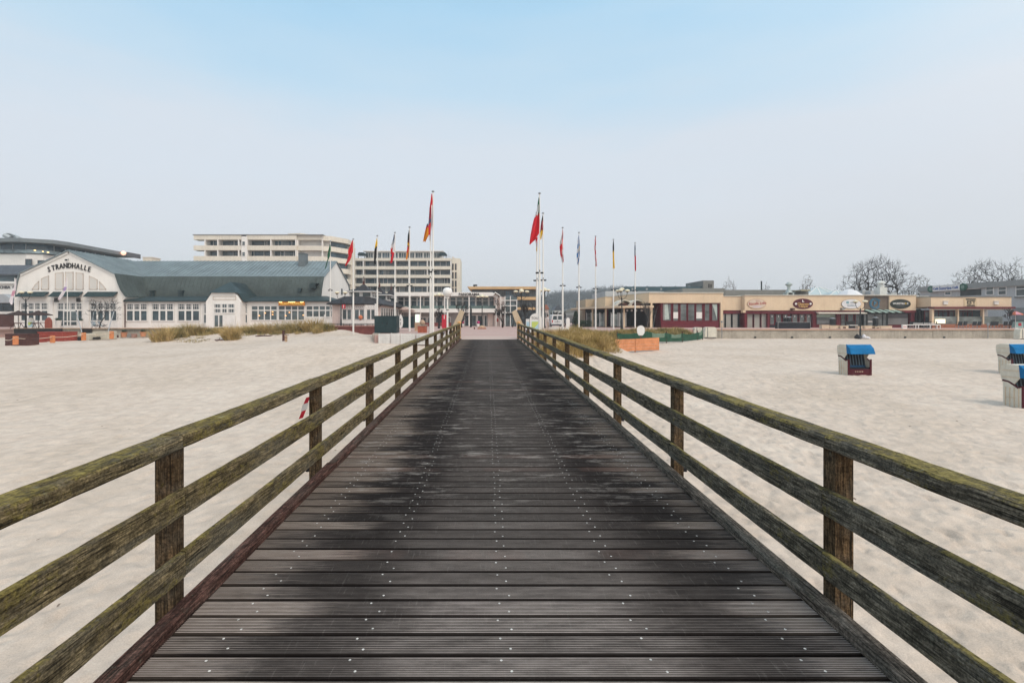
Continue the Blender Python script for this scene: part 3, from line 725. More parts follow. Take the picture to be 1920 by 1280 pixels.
pwindow(hall, 573.5, 624, 572.5, 595, ZW, 4, 1, fw=.12, bar=.14, mg=M_GL2, vsplit=[PH(581.7, ZW)])
m = MB()
for a, b in ((278.5, 284), (328, 332.5), (376.5, 380.5), (467, 470.5)): pbox(m, a, b, 566, 614, ZW, .1, 0, .06)
m.build('front_pilaster', M_WHITE, hall)
m = MB(); pbox(m, 574, 606, 594.2, 607.5, ZW, .12, 0, .2); pbox(m, 608, 611, 590, 610, ZW, .1, 0, .12); m.build('white_hoarding', M_TRIM, hall)
sg = MB(); pbox(sg, 522.5, 571.5, 565.8, 572.7, 66.1, .1, 0, .06); so = sg.build('fascia_sign', paint('amber_sign', (.55, .20, .03), .5, .25, 4), hall)
m = MB(); text_mb('KLAUS TRODLER', .40, facing(PX(547, 66), 65.99, PH(569.4, 66)), .03, m, .008); m.build('sign_letters', paint('yellow_letters', (.85, .62, .15), .5, .1, 3), so)
for k, (px_, py_, w_) in enumerate(((526, 567, 5), (547, 567, 12), (566, 567, 6))):
    m = MB(); m.boxm(Matrix.Translation((PX(px_, 65.8), 65.8, PH(566.2, 65.8))), w_*.073, .16, .09); m.build('sign_lamp', glow('warm_sign_lamp', (1, .78, .30), 1.6), so)
# hanging lamps glimpsed through the glass
for px_, py_ in ((486.5, 592), (497.5, 587), (511.5, 585), (511.5, 590), (536, 592), (543, 586), (569, 591)):
    MB().lathe([(.02, .1), (.1, .06), (.13, 0), (.05, -.05)], (PX(px_, ZW), ZW-.06, PH(py_, ZW)), 8).build('hanging_lamp', glow('warm_lamp', (1, .52, .2), 1.0), hall)
# porch with hipped roof
px_c, pzf = -35.8, 65.0
m = MB(); zlo, zmid = PH(565.5, pzf), PH(549, pzf)
m.prism([(px_c-2.33, PLAZA), (px_c-2.33, zlo), (px_c-1.55, zmid), (px_c+1.55, zmid), (px_c+2.33, zlo), (px_c+2.33, PLAZA)], pzf, 70, 'y').build('porch_wall', M_WHITE, hall)
m = MB(); hw, zr = 1.85, 6.72
v = [(px_c-hw, pzf-.3, zmid+.02), (px_c+hw, pzf-.3, zmid+.02), (px_c, 66.9, zr), (px_c, 71.2, zr), (px_c-hw, 71.2, zmid+.02), (px_c+hw, 71.2, zmid+.02),
     (px_c-2.6, pzf+.35, zlo), (px_c+2.6, pzf+.35, zlo), (px_c-2.6, 70.6, zlo), (px_c+2.6, 70.6, zlo), (px_c-hw, pzf+.35, zmid+.02), (px_c+hw, pzf+.35, zmid+.02)]
m.add(v, [(0, 1, 2), (1, 5, 3, 2), (4, 0, 2, 3), (1, 0, 4, 5), (11, 7, 9, 5), (6, 10, 4, 8)])
for k in range(8):
    t = (k+.5)/8; yy = 66.9+t*4
    m.tube([(px_c+.02, yy, zr+.03), (px_c+hw, yy, zmid+.05)], .025, 4); m.tube([(px_c-.02, yy, zr+.03), (px_c-hw, yy, zmid+.05)], .025, 4)
m.build('porch_roof', M_SKIRT, hall)
fr = window(hall, PX(401, pzf), PX(441.5, pzf), PH(587.5, pzf), PH(568.5, pzf), pzf, 3, 2, fw=.13, bar=.2)
b = MB()
for c in range(3):
    for k in (1, 2, 3): xx = 401+13.5*c+13.5*k/4; pbox(b, xx-.28, xx+.28, 570, 586, pzf, .04, 0, .06)
b.build('lattice', M_TRIM, fr)
window(hall, PX(401, pzf), PX(420, pzf), .4, PH(589.5, pzf), pzf, 2, 1, fw=.12, bar=.14, mg=M_GL2, name='porch_door')
m = MB(); pbox(m, 418.5, 442, 591, 613, pzf, .08, 0, .16); m.build('white_hoarding', M_TRIM, hall)
m = MB(); p = [(PX(x, pzf), PH(y, pzf)) for x, y in ((399, 562), (399.5, 555), (442.5, 555), (443, 562))]; edge_strip(m, p+[p[0]], -.09, pzf-.04, pzf-.002); m.build('moulding', MATS['warm_moulding'], hall)
# roof vents, chimney, hatch
for px_, py_, Z in ((286.5, 549, 70.2), (340, 549, 70.2)):
    x, z = PX(px_, Z), PH(py_, Z)
    MB().box(x-.28, x+.28, Z-.3, Z+.4, z-.7, z+.1).box(x-.36, x+.36, Z-.38, Z+.48, z+.22, z+.30).box(x-.3, x+.3, Z-.3, Z+.4, z+.1, z+.16).box(x-.2, x+.2, Z-.2, Z+.3, z+.16, z+.22).box(x-.3, x+.3, Z-.32, Z+.42, z+.30, z+.36).build('roof_vent', M_SKIRT, hall)
x = PX(569, 76); MB().box(x-.5, x+.5, 75.2, 76.6, 9, PH(476.5, 76)).box(x-.55, x+.55, 75.15, 76.65, PH(476.5, 76), PH(475.5, 76)).build('chimney', paint('grey_flue', (.13, .15, .16), .5, .2, 1), hall)
x = PX(589, 70.5); z = PH(536, 70.5); MB().box(x-.5, x+.35, 69.9, 71.2, z-.35, z+.25).box(x-.3, x+.65, 69.9, 71.4, z+.25, z+.40).build('roof_duct', M_SKIRT, hall)
x = PX(563.5, 70.5); z = PH(544, 70.5); MB().box(x-.22, x+.22, 70.0, 71, z-.22, z+.22).box(x-.3, x+.3, 70.0, 71, z+.22, z+.28).build('roof_vent', M_SKIRT, hall)

# ------------------------------------------------------------------ hotel behind the hall, far left
hot = thing('hotel', 'white hotel with glazed top storey under a dark oversailing flat roof', 'hotel', (-105, 105, PLAZA))
HX, HZ = PX(78, 95), 95.0
zr0 = PH(449, HZ); zr1 = PH(456, HZ)
MB().prism([(-140, 95), (HX-3, 95), (HX-.6, 95.9), (HX, 98), (HX, 116.5), (-140, 116.5)], PLAZA, PH(476, 95), 'z').build('wall', M_WHITE, hot)
MB().prism([(-140, 96), (HX-4, 96), (HX-1.5, 97.5), (HX-1.2, 99), (HX-1.2, 116), (-140, 116)], PH(476, 95), zr1, 'z').build('glazed_storey', M_GLB, hot)
m = MB()
for i in range(14):
    x = HX-4-i*2.6; m.box(x-.06, x+.06, 95.9, 96, PH(476, 95), zr1)
for i in range(6):
    y = 99+i*2.6; m.box(HX-1.2, HX-1.1, y-.06, y+.06, PH(476, 95), zr1)
m.build('mullion', paint('pale_mullion', (.5, .53, .54), .5, .1, 2), hot)
m = MB().prism([(-140, 94.6), (HX-3, 94.6), (HX+.4, 96), (HX+.6, 98), (HX+.6, 117), (-140, 117)], PH(476, 95)+.15, PH(468, 95), 'z'); m.build('glass_parapet', glass('parapet_glass', (.20, .26, .28), .1), hot)
MB().prism([(-140, 93.2), (HX-2.5, 93.2), (HX+1.8, 95.5), (HX+2.6, 98), (HX+2.4, 118), (-140, 118)], zr1, zr0, 'z').build('roof', paint('lead_grey_fascia', (.17, .19, .20), .5, .15, .3), hot)
for a, b, c, d in ((48, 60.5, 485.5, 500), (71, 84, 488, 500)): pwindow(hot, a, b, c, d, 95, 2, 1, fw=.1, mf=M_LOGO, mg=M_GL)
for x, y, s in ((65.5, 469.3, .22), (90, 473, .22), (80.5, 471.5, .16)):
    MB().lathe([(s*.4, -.12), (s, 0), (s*.4, .1)], (PX(x, 94.3), 94.3, PH(y, 94.3)), 8).build('ceiling_lamp', glow('warm_lamp2', (1, .68, .32), 1.5), hot)
m = MB(); m.tube([P(9, 441, 97), P(20, 446.5, 97)], .5, 6)
vs = [P(6.5, 439, 97), P(13, 437, 97), P(20, 437.5, 97), P(29, 442, 97), P(30.5, 447, 97), P(16, 447, 98)]
m.add([v for v in vs]+[v+Vector((0, 1.5, -.2)) for v in vs], [tuple(range(6)), tuple(range(11, 5, -1))]+[(i, (i+1) % 6, (i+1) % 6+6, i+6) for i in range(6)])
m.build('roof_sail', paint('light_grey_sail', (.36, .39, .40), .6, .1, 1), hot)
m = MB().box(HX+2.62, HX+2.85, 113.8, 118.2, zr0-.95, zr0+.12).box(HX+2.5, HX+2.61, 114.2, 117.8, zr0-.7, zr0-.2)
m.build('roof_sign', M_LOGO, hot)
MB().lathe([(.1, -.5), (.42, -.3), (.55, 0), (.42, .3), (.1, .5)], (HX+3.0, 112.4, zr0-.35), 12).build('sign_lamp', glow('salmon_lamp', (1, .5, .36), 1.1), hot)
m = MB().box(PX(268, 118), PX(285, 118), 118, 121, 8, PH(482, 118)).box(PX(267, 118), PX(286, 118), 117.9, 121.1, PH(483.2, 118), PH(481.8, 118)); tag(m.build('roof_plant_room', [M_BALCONY]), 'cream rooftop block showing above the hall ridge behind', 'roof block')

# ------------------------------------------------------------------ low shop at the frame's left edge
sh = thing('beach_shop', 'grey and white shop with slate roof beside the hall at the left edge', 'shop', (-75, 76, PLAZA))
Zs = 75.0
m = MB(); pbox(m, -30, 36, 529, 617, Zs, 9); m.build('wall', M_WHITE, sh)
M_SLATE = paint('slate', (.075, .082, .095), .6, .2, 1.2, .2)
m = MB().prism([(74.6, PH(514, Zs)), (74.6, PH(516.5, Zs)), (78, PH(516.5, Zs)), (78, PH(497, 77)), (77, PH(497, 77))], PX(-30, Zs), PX(62, 76), 'x'); m.build('roof', M_SLATE, sh)
m = MB(); pbox(m, -30, 30, 516.6, 527, Zs, 1, 0, .1); m.build('window_band', M_GL, sh)
m = MB(); pbox(m, -30, 33, 528.2, 532, Zs, .6, 0, .5); m.build('cornice', M_TRIM, sh)
m = MB(); text_mb('NACHBA  C P', .62, facing(PX(12, Zs), Zs-.05, PH(539, Zs)), .05, m, .012); m.build('shop_letters', M_LOGO, sh)
m = MB().prism([(PX(-30, 72), PH(566, 72)), (PX(-8, 72), PH(552, 72)), (PX(6, 72), PH(551, 72)), (PX(24, 72), PH(562, 72)), (PX(24, 72), PH(567.5, 72)), (PX(-30, 72), PH(567.5, 72))], 72, 75, 'y'); m.build('canopy', paint('grey_canopy', (.33, .35, .37), .7, .1, 1), sh)
pwindow(sh, -30, 24, 568, 584, 74.4, 3, 1, mg=M_GL, mf=M_LOGO)
m = MB(); pbox(m, -30, 25.5, 588.5, 617, 73, 2); m.build('counter', M_BROWNWOOD, sh)
m = MB(); pbox(m, -30, 28, 584, 588.4, 73, 2, 0, .1); m.build('counter_top', M_TRIM, sh)

# ------------------------------------------------------------------ street lamps
def lamp_twin(h, spread, label, loc, group='promenade street lamps', rz=0, flower=True, bowls=2, cap=False):
    t = thing('street_lamp', label, 'street lamp', loc, group, rz)
    m = MB().lathe([(.16, 0), (.16, .25), (.10, .35), (.085, 1.2), (.07, 1.25), (.06, h*.72), (.09, h*.73), (.05, h*.76), (.045, h*.80)], (0, 0, 0), 10)
    m.build('pole', M_LAMPDARK, t, local=True)
    for k in range(bowls):
        a = math.pi*2*k/bowls if bowls > 2 else math.pi*k
        ca, sa = math.cos(a), math.sin(a)
        pts = []
        for i in range(7):
            u = i/6; rr_ = spread*(math.sin(u*math.pi/2)); zz_ = h*.76+(h*.93-h*.76)*(1-math.cos(u*math.pi/2))
            pts.append((ca*rr_, sa*rr_, zz_))
        arm = MB().tube(pts, .028, 6).lathe([(.05, -.05), (.10, .0), (.16, .05)], (ca*spread, sa*spread, h*.93), 8).build('arm', M_LAMPDARK, t, local=True)
        MB().lathe([(.14, 0), (.27, .09), (.31, .20), (.28, .21), (.19, .27), (.06, .31)], (ca*spread, sa*spread, h*.93+.05), 12).build('lamp_bowl', M_BOWL, t, True, local=True)
    if cap:
        MB().tube([(0, 0, h*.8), (0, 0, h*.98)], .035, 6).build('stem', M_LAMPDARK, t, local=True)
        MB().lathe([(.14, 0), (.27, .09), (.31, .20), (.28, .21), (.19, .27), (.06, .31)], (0, 0, h*.98), 12).build('lamp_bowl', M_BOWL, t, True, local=True)
    if flower:
        m = MB()
        for k in range(3): m.tube([(-.42+.1*k, 0, h*.60+.03*k), (.42-.1*k, 0, h*.60+.03*k)], .03, 5)
        m.tube([(0, -.3, h*.6), (0, .3, h*.6)], .03, 5); m.build('cross_bar', M_LAMPDARK, t, local=True)
    return t
L0 = lamp_twin(4.75, .54, 'twin-bowl lamp on the terrace beside the dark parasols', (PX(48.3, 61), 61, PLAZA))

# ------------------------------------------------------------------ terrace wall in front of the hall and things on it
tw = thing('terrace_wall', 'pale terrace wall with tan capping in front of the white hall', 'wall', (-52, 60.4, -.7))
MB().box(PX(27, 60.3), PX(640, 60.3), 60.2, 60.5, -1.4, PLAZA-.01).build('wall_face', M_CONC, tw)
MB().box(PX(27, 60.3), PX(640, 60.3), 60.1, 60.62, PLAZA, PLAZA+.09).build('capping', M_TAN, tw)
m = MB(); pbox(m, 27, 117, 615.8, 626, 60.1, .06, 0, .06); m.build('dark_boarding', paint('black_boards', (.020, .016, .016), .7, .3, 2), tw)
m = MB(); pbox(m, 155, 172, 615.8, 628, 60.1, .06, 0, .06); m.build('dark_boarding', MATS['black_boards'], tw)

def parasol(label, loc, w, h):
    t = thing('parasol', label, 'parasol', loc, 'dark parasols on the hall terrace')
    MB().lathe([(.32, 0), (.32, .08), (.06, .1), (.04, .2), (.035, h)], (0, 0, 0), 10).build('pole', M_LAMPDARK, t, local=True)
    m = MB(); n = 8; top = (0, 0, h+.05)
    rim = [(w/2*math.cos(2*math.pi*(k+.5)/n), w/2*math.sin(2*math.pi*(k+.5)/n), h-.42) for k in range(n)]
    low = [(x, y, z-.1) for x, y, z in rim]
    m.add([top]+rim+low, [(0, 1+k, 1+(k+1) % n) for k in range(n)]+[(1+k, 1+n+k, 1+n+(k+1) % n, 1+(k+1) % n) for k in range(n)])
    m.lathe([(.22, h-.06), (.16, h+.05), (.02, h+.12)], (0, 0, 0), 8)
    m.build('canopy', M_PARASOL, t, local=True); return t
parasol('dark brown parasol overlapping the left twin-bowl lamp', (PX(34.3, 61.4), 61.4, PLAZA), 2.9, 2.2)
parasol('dark brown parasol right of the left twin-bowl lamp', (PX(71.8, 61.2), 61.2, PLAZA), 2.95, 2.2)
def picnic_table(label, loc, w, cl=M_BROWNWOOD):
    t = thing('terrace_table', label, 'table', loc, 'tables on the hall terrace')
    MB().box(-w/2, w/2, -.4, .4, .70, .75).box(-w/2, w/2, -.40, -.36, .62, .70).build('table_top', cl, t, local=True)
    for s in (-1, 1):
        MB().tube([(s*w*.38, -.35, 0), (s*w*.30, 0, .7)], .035, 5).tube([(s*w*.38, .35, 0), (s*w*.30, 0, .7)], .035, 5).build('leg', cl, t, local=True)
picnic_table('low dark table under the left dark parasol', (PX(34, 61), 60.9, PLAZA), 1.5)
picnic_table('low dark table under the right dark parasol', (PX(72, 61), 60.9, PLAZA), 1.2)

def arch_board(label, loc, w, h, pole_h, sc=1, txt=False, group=None):
    """town-map board with an arched white frame"""
    t = thing('map_board', label, 'map board', loc, group)
    def arch(w_, h0, h1, n=12):
        r = w_/2; return [(-r, h0), (r, h0)]+[(r*math.cos(math.pi*i/n), h1-r+r*math.sin(math.pi*i/n)) for i in range(n+1)]
    MB().prism(arch(w, .12, h), -.05, .05, 'y').build('board', M_TRIM, t, local=True)
    mp_ = MB().prism([(-w*.36, h*.16), (w*.36, h*.16), (w*.36, h*.62), (-w*.36, h*.62)], -.062, -.052, 'y').build('map', paint('map_sea', (.42, .60, .68), .5, .1, 2), t, local=True)
    MB().prism([(-w*.34, h*.34), (-w*.1, h*.30), (w*.2, h*.50), (w*.34, h*.60), (-w*.34, h*.60)], -.07, -.063, 'y').build('land', paint('map_land', (.50, .58, .16), .5, .15, 3), mp_, local=True)
    for s in (-1, 1): MB().tube([(s*w*.49, 0, 0), (s*w*.49, 0, h*.72)], .035, 6).build('post', M_LAMPDARK, t, local=True)
    if txt: text_mb(txt, .28, facing(0, -.056, h*.76), .01).build('board_letters', M_BLACK, t, local=True)
    return t
arch_board('small white arched map board between the dark parasols', (PX(57.8, 60.8), 60.8, PLAZA), .82, 1.4, 0)
t = thing('arched_panel', 'red-brown arched wooden panel standing beside the right dark parasol', 'panel', (PX(91, 60.7), 60.7, PLAZA+.09))
m = MB().prism([(-.42, 0), (.42, 0), (.42, .75), (.34, 1.05), (.18, 1.25), (.02, 1.36), (-.2, 1.2), (-.38, .95), (-.42, .7)], -.09, .09, 'y'); m.build('panel', paint('rust_brown_panel', (.24, .062, .04), .6, .2, 2), t, local=True)
m = MB().box(-.05, .05, .09, .5, .02, .07).box(-.03, .03, .09, .5, .5, .55); m.build('support', M_BROWNWOOD, t, local=True)

# boxes, rope posts and odds and ends on the sand in front
def slat_box(name, label, cat, loc, w, d, h, mat, rz=0, tilt=0, boards=4, group=None):
    t = thing(name, label, cat, loc, group, rz)
    m = MB()
    for k in range(boards):
        z0, z1 = h*k/boards+.012, h*(k+1)/boards
        m.box(-w/2, w/2, -d/2, -d/2+.04, z0, z1).box(-w/2, w/2, d/2-.04, d/2, z0, z1).box(-w/2, -w/2+.04, -d/2+.041, d/2-.041, z0, z1).box(w/2-.04, w/2, -d/2+.041, d/2-.041, z0, z1)
    m.build('side_boards', mat, t, local=True)
    MB().box(-w/2-.03, w/2+.03, -d/2-.03, d/2+.03, h+.002, h+.05).build('lid', mat, t, local=True)
    return t
slat_box('storage_box', 'dark brown wooden box on the sand behind the leftmost orange post', 'box', (PX(30.5, 46), 46.6, sand_z(PX(30.5, 46), 46)-.05), 2.15, 1.2, 1.12, M_BROWNWOOD)
slat_box('storage_box', 'long red wooden box on the sand left of the pale blocks', 'box', (PX(88, 52), 53.3, sand_z(PX(88, 52), 52)-.02), 3.3, 1.5, 1.0, M_REDWOOD, rz=R(-7))
slat_box('storage_box', 'short red box squeezed between the dark and the long red box', 'box', (PX(57, 50), 51.0, sand_z(PX(57, 50), 50)-.05), .9, .9, .72, M_REDWOOD)
def block(name, label, cat, px0, px1, py0, py1, Z, d, mat, rz=0, group=None):
    """weathered block with worn edges"""
    w = PX(px1, Z)-PX(px0, Z); h = PH(py0, Z)-PH(py1, Z); x = PX((px0+px1)/2, Z); q = random.Random(int(px0*7))
    t = thing(name, label, cat, (x, Z+d/2, PH(py1, Z)), group, rz)
    b = min(.05, w*.1)
    m = MB().prism([(-w/2+b, 0), (w/2-b, 0), (w/2, b), (w/2-q.random()*b, h-b), (w/2-2*b, h), (-w/2+2*b, h-q.random()*b), (-w/2, h-2*b), (-w/2, b)], -d/2, d/2, 'y')
    m.build('body', mat, t, local=True); return t
M_PALEBLK = paint('pale_plaster_block', (.47, .43, .35), .85, .2, 1.5, .3)
block('stone_block', 'pale low block right of the long red box on the sand', 'block', 118, 168, 625, 638, 54, 1.2, M_PALEBLK)
block('stone_block', 'taller pale block between the two right orange rope posts', 'block', 174, 204, 621, 636.5, 55, 1.2, M_PALEBLK)
block('storage_chest', 'small black chest by the second orange post from right', 'chest', 145, 153.5, 631, 638.5, 53.5, .5, paint('black_chest', (.018, .015, .015), .6, .2, 3))
block('storage_chest', 'low black crate wedged in front of the taller pale block', 'chest', 173.5, 182.5, 631.5, 636.2, 54.2, .5, MATS['black_chest'])
rope_tops = []
for k, (px_, py0, py1, Z, lb) in enumerate(((29.3, 630, 646, 45.2, 'orange rope post in front of the dark brown box'), (98.6, 629, 642.5, 48.5, 'orange rope post in front of the long red box'),
        (157, 623.5, 638, 51.5, 'orange rope post between the two pale blocks'), (209.3, 621, 635, 53.5, 'orange rope post right of the taller pale block'))):
    x = PX(px_, Z); h = PH(py0, Z)-PH(py1, Z); zb = PH(py1, Z)
    t = thing('rope_post', lb, 'post', (x, Z, zb), 'orange rope posts on the sand')
    w = .17
    MB().prism([(-w, 0), (w, 0), (w, h-.06), (w-.05, h), (-w+.05, h), (-w, h-.06)], -.12, .12, 'y').build('post_body', M_ORANGE, t, local=True)
    MB().box(-w-.01, w+.01, -.13, .13, h*.76, h*.82).build('rope_groove', M_TAN, t, local=True)
    rope_tops.append(Vector((x, Z-.14, zb+h*.79)))
def rope(pts, sag, r, n=8):
    out = []
    for a, b in zip(pts, pts[1:]):
        for i in range(n): t = i/n; p = a.lerp(b, t); out.append(p-Vector((0, 0, sag*4*t*(1-t))))
    out.append(pts[-1]); return out
rp_ = [Vector((PX(9.5, 45.5), 45.5, PH(637, 45.5)))]+rope_tops
tag(MB().tube(rope(rp_, .12, .02), .028, 5).build('barrier_rope', paint('pale_rope', (.62, .52, .42), .8, .1, 6)), 'pale slack rope strung between orange posts on the left sand', 'rope')

def plant_pot(label, px_, py1, Z, rw, h, mat, group, plant=True, name='planter'):
    x = PX(px_, Z); t = thing(name, label, 'planter', (x, Z, PH(py1, Z)), group)
    MB().lathe([(rw*.72, 0), (rw, h*.92), (rw*1.08, h*.93), (rw*1.08, h), (rw*.9, h), (rw*.88, h*.9)], (0, 0, 0), 14).build('pot', mat, t, local=True)
    if plant:
        q = random.Random(int(px_)); m = MB()
        for k in range(46):
            a = q.uniform(0, 6.283); r0 = q.uniform(0, rw*.8); L = q.uniform(.18, .5)*max(.8, h)
            b = Vector((r0*math.cos(a), r0*math.sin(a), h*.95)); tip = b+Vector((math.cos(a)*L*.5, math.sin(a)*L*.5, L)); sd = Vector((-math.sin(a), math.cos(a), 0))*.04
            m.add([b-sd, b+sd, (b+tip)/2+sd*1.2, tip, (b+tip)/2-sd*1.2], [(0, 1, 2, 3, 4)])
        m.build('foliage', paint('planter_green', (.03, .06, .035), .7, .3, 5), t, local=True)
    return t
M_TERRA = paint('terracotta', (.50, .22, .12), .8, .2, 3)
plant_pot('tall white planter left of the hall door', 109.5, 614.5, 64.6, .36, 1.0, M_TRIM, 'white planters by the hall door')
plant_pot('tall white planter right of the hall door', 150.5, 614.5, 64.6, .33, .95, M_TRIM, 'white planters by the hall door')
plant_pot('terracotta pot with dark plant near the brick heap below the terrace', 232.5, 632, 59.0, .36, .62, M_TERRA, 'terracotta pots below the terrace')
plant_pot('terracotta pot beside the left edge of the dune grass', 268.5, 631, 59.2, .36, .60, M_TERRA, 'terracotta pots below the terrace')
q = random.Random(4)
for k, (a, b, c, lb) in enumerate(((215, 219, 628, 'dark rubble block just right of the rightmost orange post'), (221, 225.5, 627.5, 'pale rubble block left of the left terracotta pot'), (238, 243, 626, 'grey rubble block right of the left terracotta pot'), (243.5, 252, 625.5, 'flat reddish rubble block midway between the terracotta pots'), (283, 291, 625, 'reddish rubble block right of the right terracotta pot'))):
    block('rubble_block', lb, 'block', a, b, c, 633, 58.4+.3*(k % 2), .5, (M_BROWNWOOD, M_PALEBLK, paint('grey_rubble', (.22, .21, .20), .85, .2, 3), paint('red_rubble', (.33, .19, .15), .85, .2, 3), MATS.get('red_rubble') or M_PALEBLK)[k], group='rubble below the terrace')
def deck_chair(label, loc, rz, s=1):
    t = thing('deck_chair', label, 'deck chair', loc, 'folding chairs on the hall terrace', rz)
    for sd in (-.28, .28): MB().tube([(sd, -.55, .02), (sd, .5, .95)], .022, 5).tube([(sd, .4, .02), (sd, -.45, .55)], .022, 5).build('chair_frame', M_LAMPDARK, t, local=True)
    m = MB(); pts = [(-.42, .47), (-.1, .30), (.2, .45), (.48, .92)]
    for (a, b), (c, d) in zip(pts, pts[1:]): m.add([(-.26, a, b), (.26, a, b), (.26, c, d), (-.26, c, d), (-.26, a, b-.015), (.26, a, b-.015), (.26, c, d-.015), (-.26, c, d-.015)], [(0,1,2,3), (7,6,5,4), (0,4,5,1), (1,5,6,2), (2,6,7,3), (3,7,4,0)])
    m.build('sling', paint('grey_blue_sling', (.32, .37, .40), .8, .1, 3), t, local=True)
deck_chair('folding chair left of the small bare tree on the terrace', (PX(179, 62), 62, PLAZA), R(75))
deck_chair('folding chair right of the small bare tree on the terrace', (PX(192, 62.3), 62.3, PLAZA), R(100))
for a, b, c, d, Z, lb in ((143, 585, 153.5, 623, 58.5, 'grey pole leaning over the terrace edge by the hall door'), (213.5, 584, 203, 621, 59.5, 'pale pole leaning right of the terrace deck chairs'), (175.5, 585, 172.5, 612, 61, 'grey pole leaning left of the terrace deck chairs')):
    t = thing('leaning_pole', lb, 'pole', P(c, d, Z), 'leaning poles along the terrace')
    MB().tube([P(c, d, Z), P(a, b, Z+1.2)], .055, 6).build('shaft', M_STEEL, t); MB().tube([P(a, b, Z+1.2), P(a, b-3, Z+1.3)], .075, 6).build('grip', M_LAMPDARK, t)

# ------------------------------------------------------------------ bare trees
def bare_tree(name, label, loc, height, seed, trunk_r, spread=1.0, levels=5, group=None, mat=None, up=.25, first=.28, twig=.012, splits=(3, 4), lean=0):
    q = random.Random(seed); t = thing(name, label, 'tree', loc, group)
    tr, cr_ = MB(), MB()
    def grow(p, d, L, r, lv):
        k = 4 if lv < 2 else 3; pts = [p]; rad = [r]; dd = d.copy()
        for i in range(k):
            dd = (dd+Vector((q.gauss(0, .16), q.gauss(0, .16), q.gauss(0, .10)+up*.25))).normalized()
            pts.append(pts[-1]+dd*L/k); rad.append(max(twig, r*(1-.42*(i+1)/k)))
        (tr if lv == 0 else cr_).tube(pts, rad, 7 if lv < 2 else 4 if lv < 3 else 3, False)
        if lv >= levels: return
        nb = q.randint(*splits)+(1 if lv == 0 else 0)
        for j in range(nb):
            i = k if j < 2 else q.randint(max(1, k-2), k)
            ax = Vector((q.gauss(0, 1), q.gauss(0, 1), q.gauss(0, .55))).normalized()
            nd = (dd*(.75)+ax*spread*(.85 if lv else 1.0)+Vector((0, 0, up))).normalized()
            grow(pts[i], nd, L*q.uniform(.58, .80), rad[i]*q.uniform(.55, .72), lv+1)
    grow(Vector((0, 0, -.1)), Vector((lean, 0, 1)).normalized(), height*first, trunk_r, 0)
    mat = mat or M_BARK
    zmax = max(v[2] for v in cr_.v); k_ = height/zmax
    for m_ in (tr, cr_): m_.v = [(v[0]*k_, v[1]*k_, v[2]*k_) for v in m_.v]
    tr.build('trunk', mat, t, local=True); cr_.build('crown', mat, t, local=True); return t
M_BARK = paint('dark_bark', (.030, .026, .023), .9, .3, 3)
M_BARKP = paint('grey_bark', (.13, .115, .10), .9, .3, 3)
bare_tree('small_tree', 'small bare tree on the terrace before the right gable window', (PX(186, 61.6), 61.6, PLAZA), 4.1, 3, .07, 1.0, 4, 'small bare trees on the promenade', up=.12, first=.42, twig=.014)

# beach banner flags by the gable
def banner_flag(label, px_, py_top, py_bot, Z, offs, mats):
    t = thing('flag_mast', label.replace('banner', 'mast'), 'mast', (PX(px_, Z), Z, PH(py_bot, Z)), 'white masts by the hall gable')
    MB().tube([(0, 0, 0), (0, 0, PH(py_top, Z)-PH(py_bot, Z))], [.06, .035], 7).build('mast_tube', M_POLEW, t, local=True)
    m = MB(); n = len(offs)
    vs = []
    for i, (yy, a, b) in enumerate(offs):
        for j in range(4):
            x = PX(a+(b-a)*j/3, Z); vs.append((x, Z-.1+.09*math.sin(j*2.1+i*.9), PH(yy, Z)))
    fs = [(i*4+j, i*4+j+1, (i+1)*4+j+1, (i+1)*4+j) for i in range(n-1) for j in range(3)]
    for k, f in enumerate(fs): m.add([vs[i] for i in f], [(0, 1, 2, 3)], (k//3) % 4 == 2 and (k % 3) != 0)
    return m
for lb, a in (('white banner with violet marks hanging before the hall door', (126.3, 519, 615, 63.6, ((521, 125.5, 126.3), (530, 123, 126), (538, 121, 125.5), (545, 118.5, 124), (551, 115.5, 122), (557, 112, 119), (562, 110.5, 114)))),
              ('white banner with pink marks hanging left of the gable', (27.5, 521, 615, 64.2, ((522, 30.5, 32), (535, 27.5, 31), (545, 24, 29.5), (555, 21, 27), (564, 19, 26), (571, 23, 25.5))))):
    m = banner_flag(lb, a[0], a[1], a[2], a[3], a[4], None)
    tag(m.build('banner', [paint('banner_white', (.68, .63, .66), .7, .08, 2), paint('banner_violet', (.36, .26, .50), .7, .15, 4) if a[0] > 100 else paint('banner_pink', (.55, .28, .36), .7, .15, 4)]), lb, 'banner', 'white banners by the hall gable')
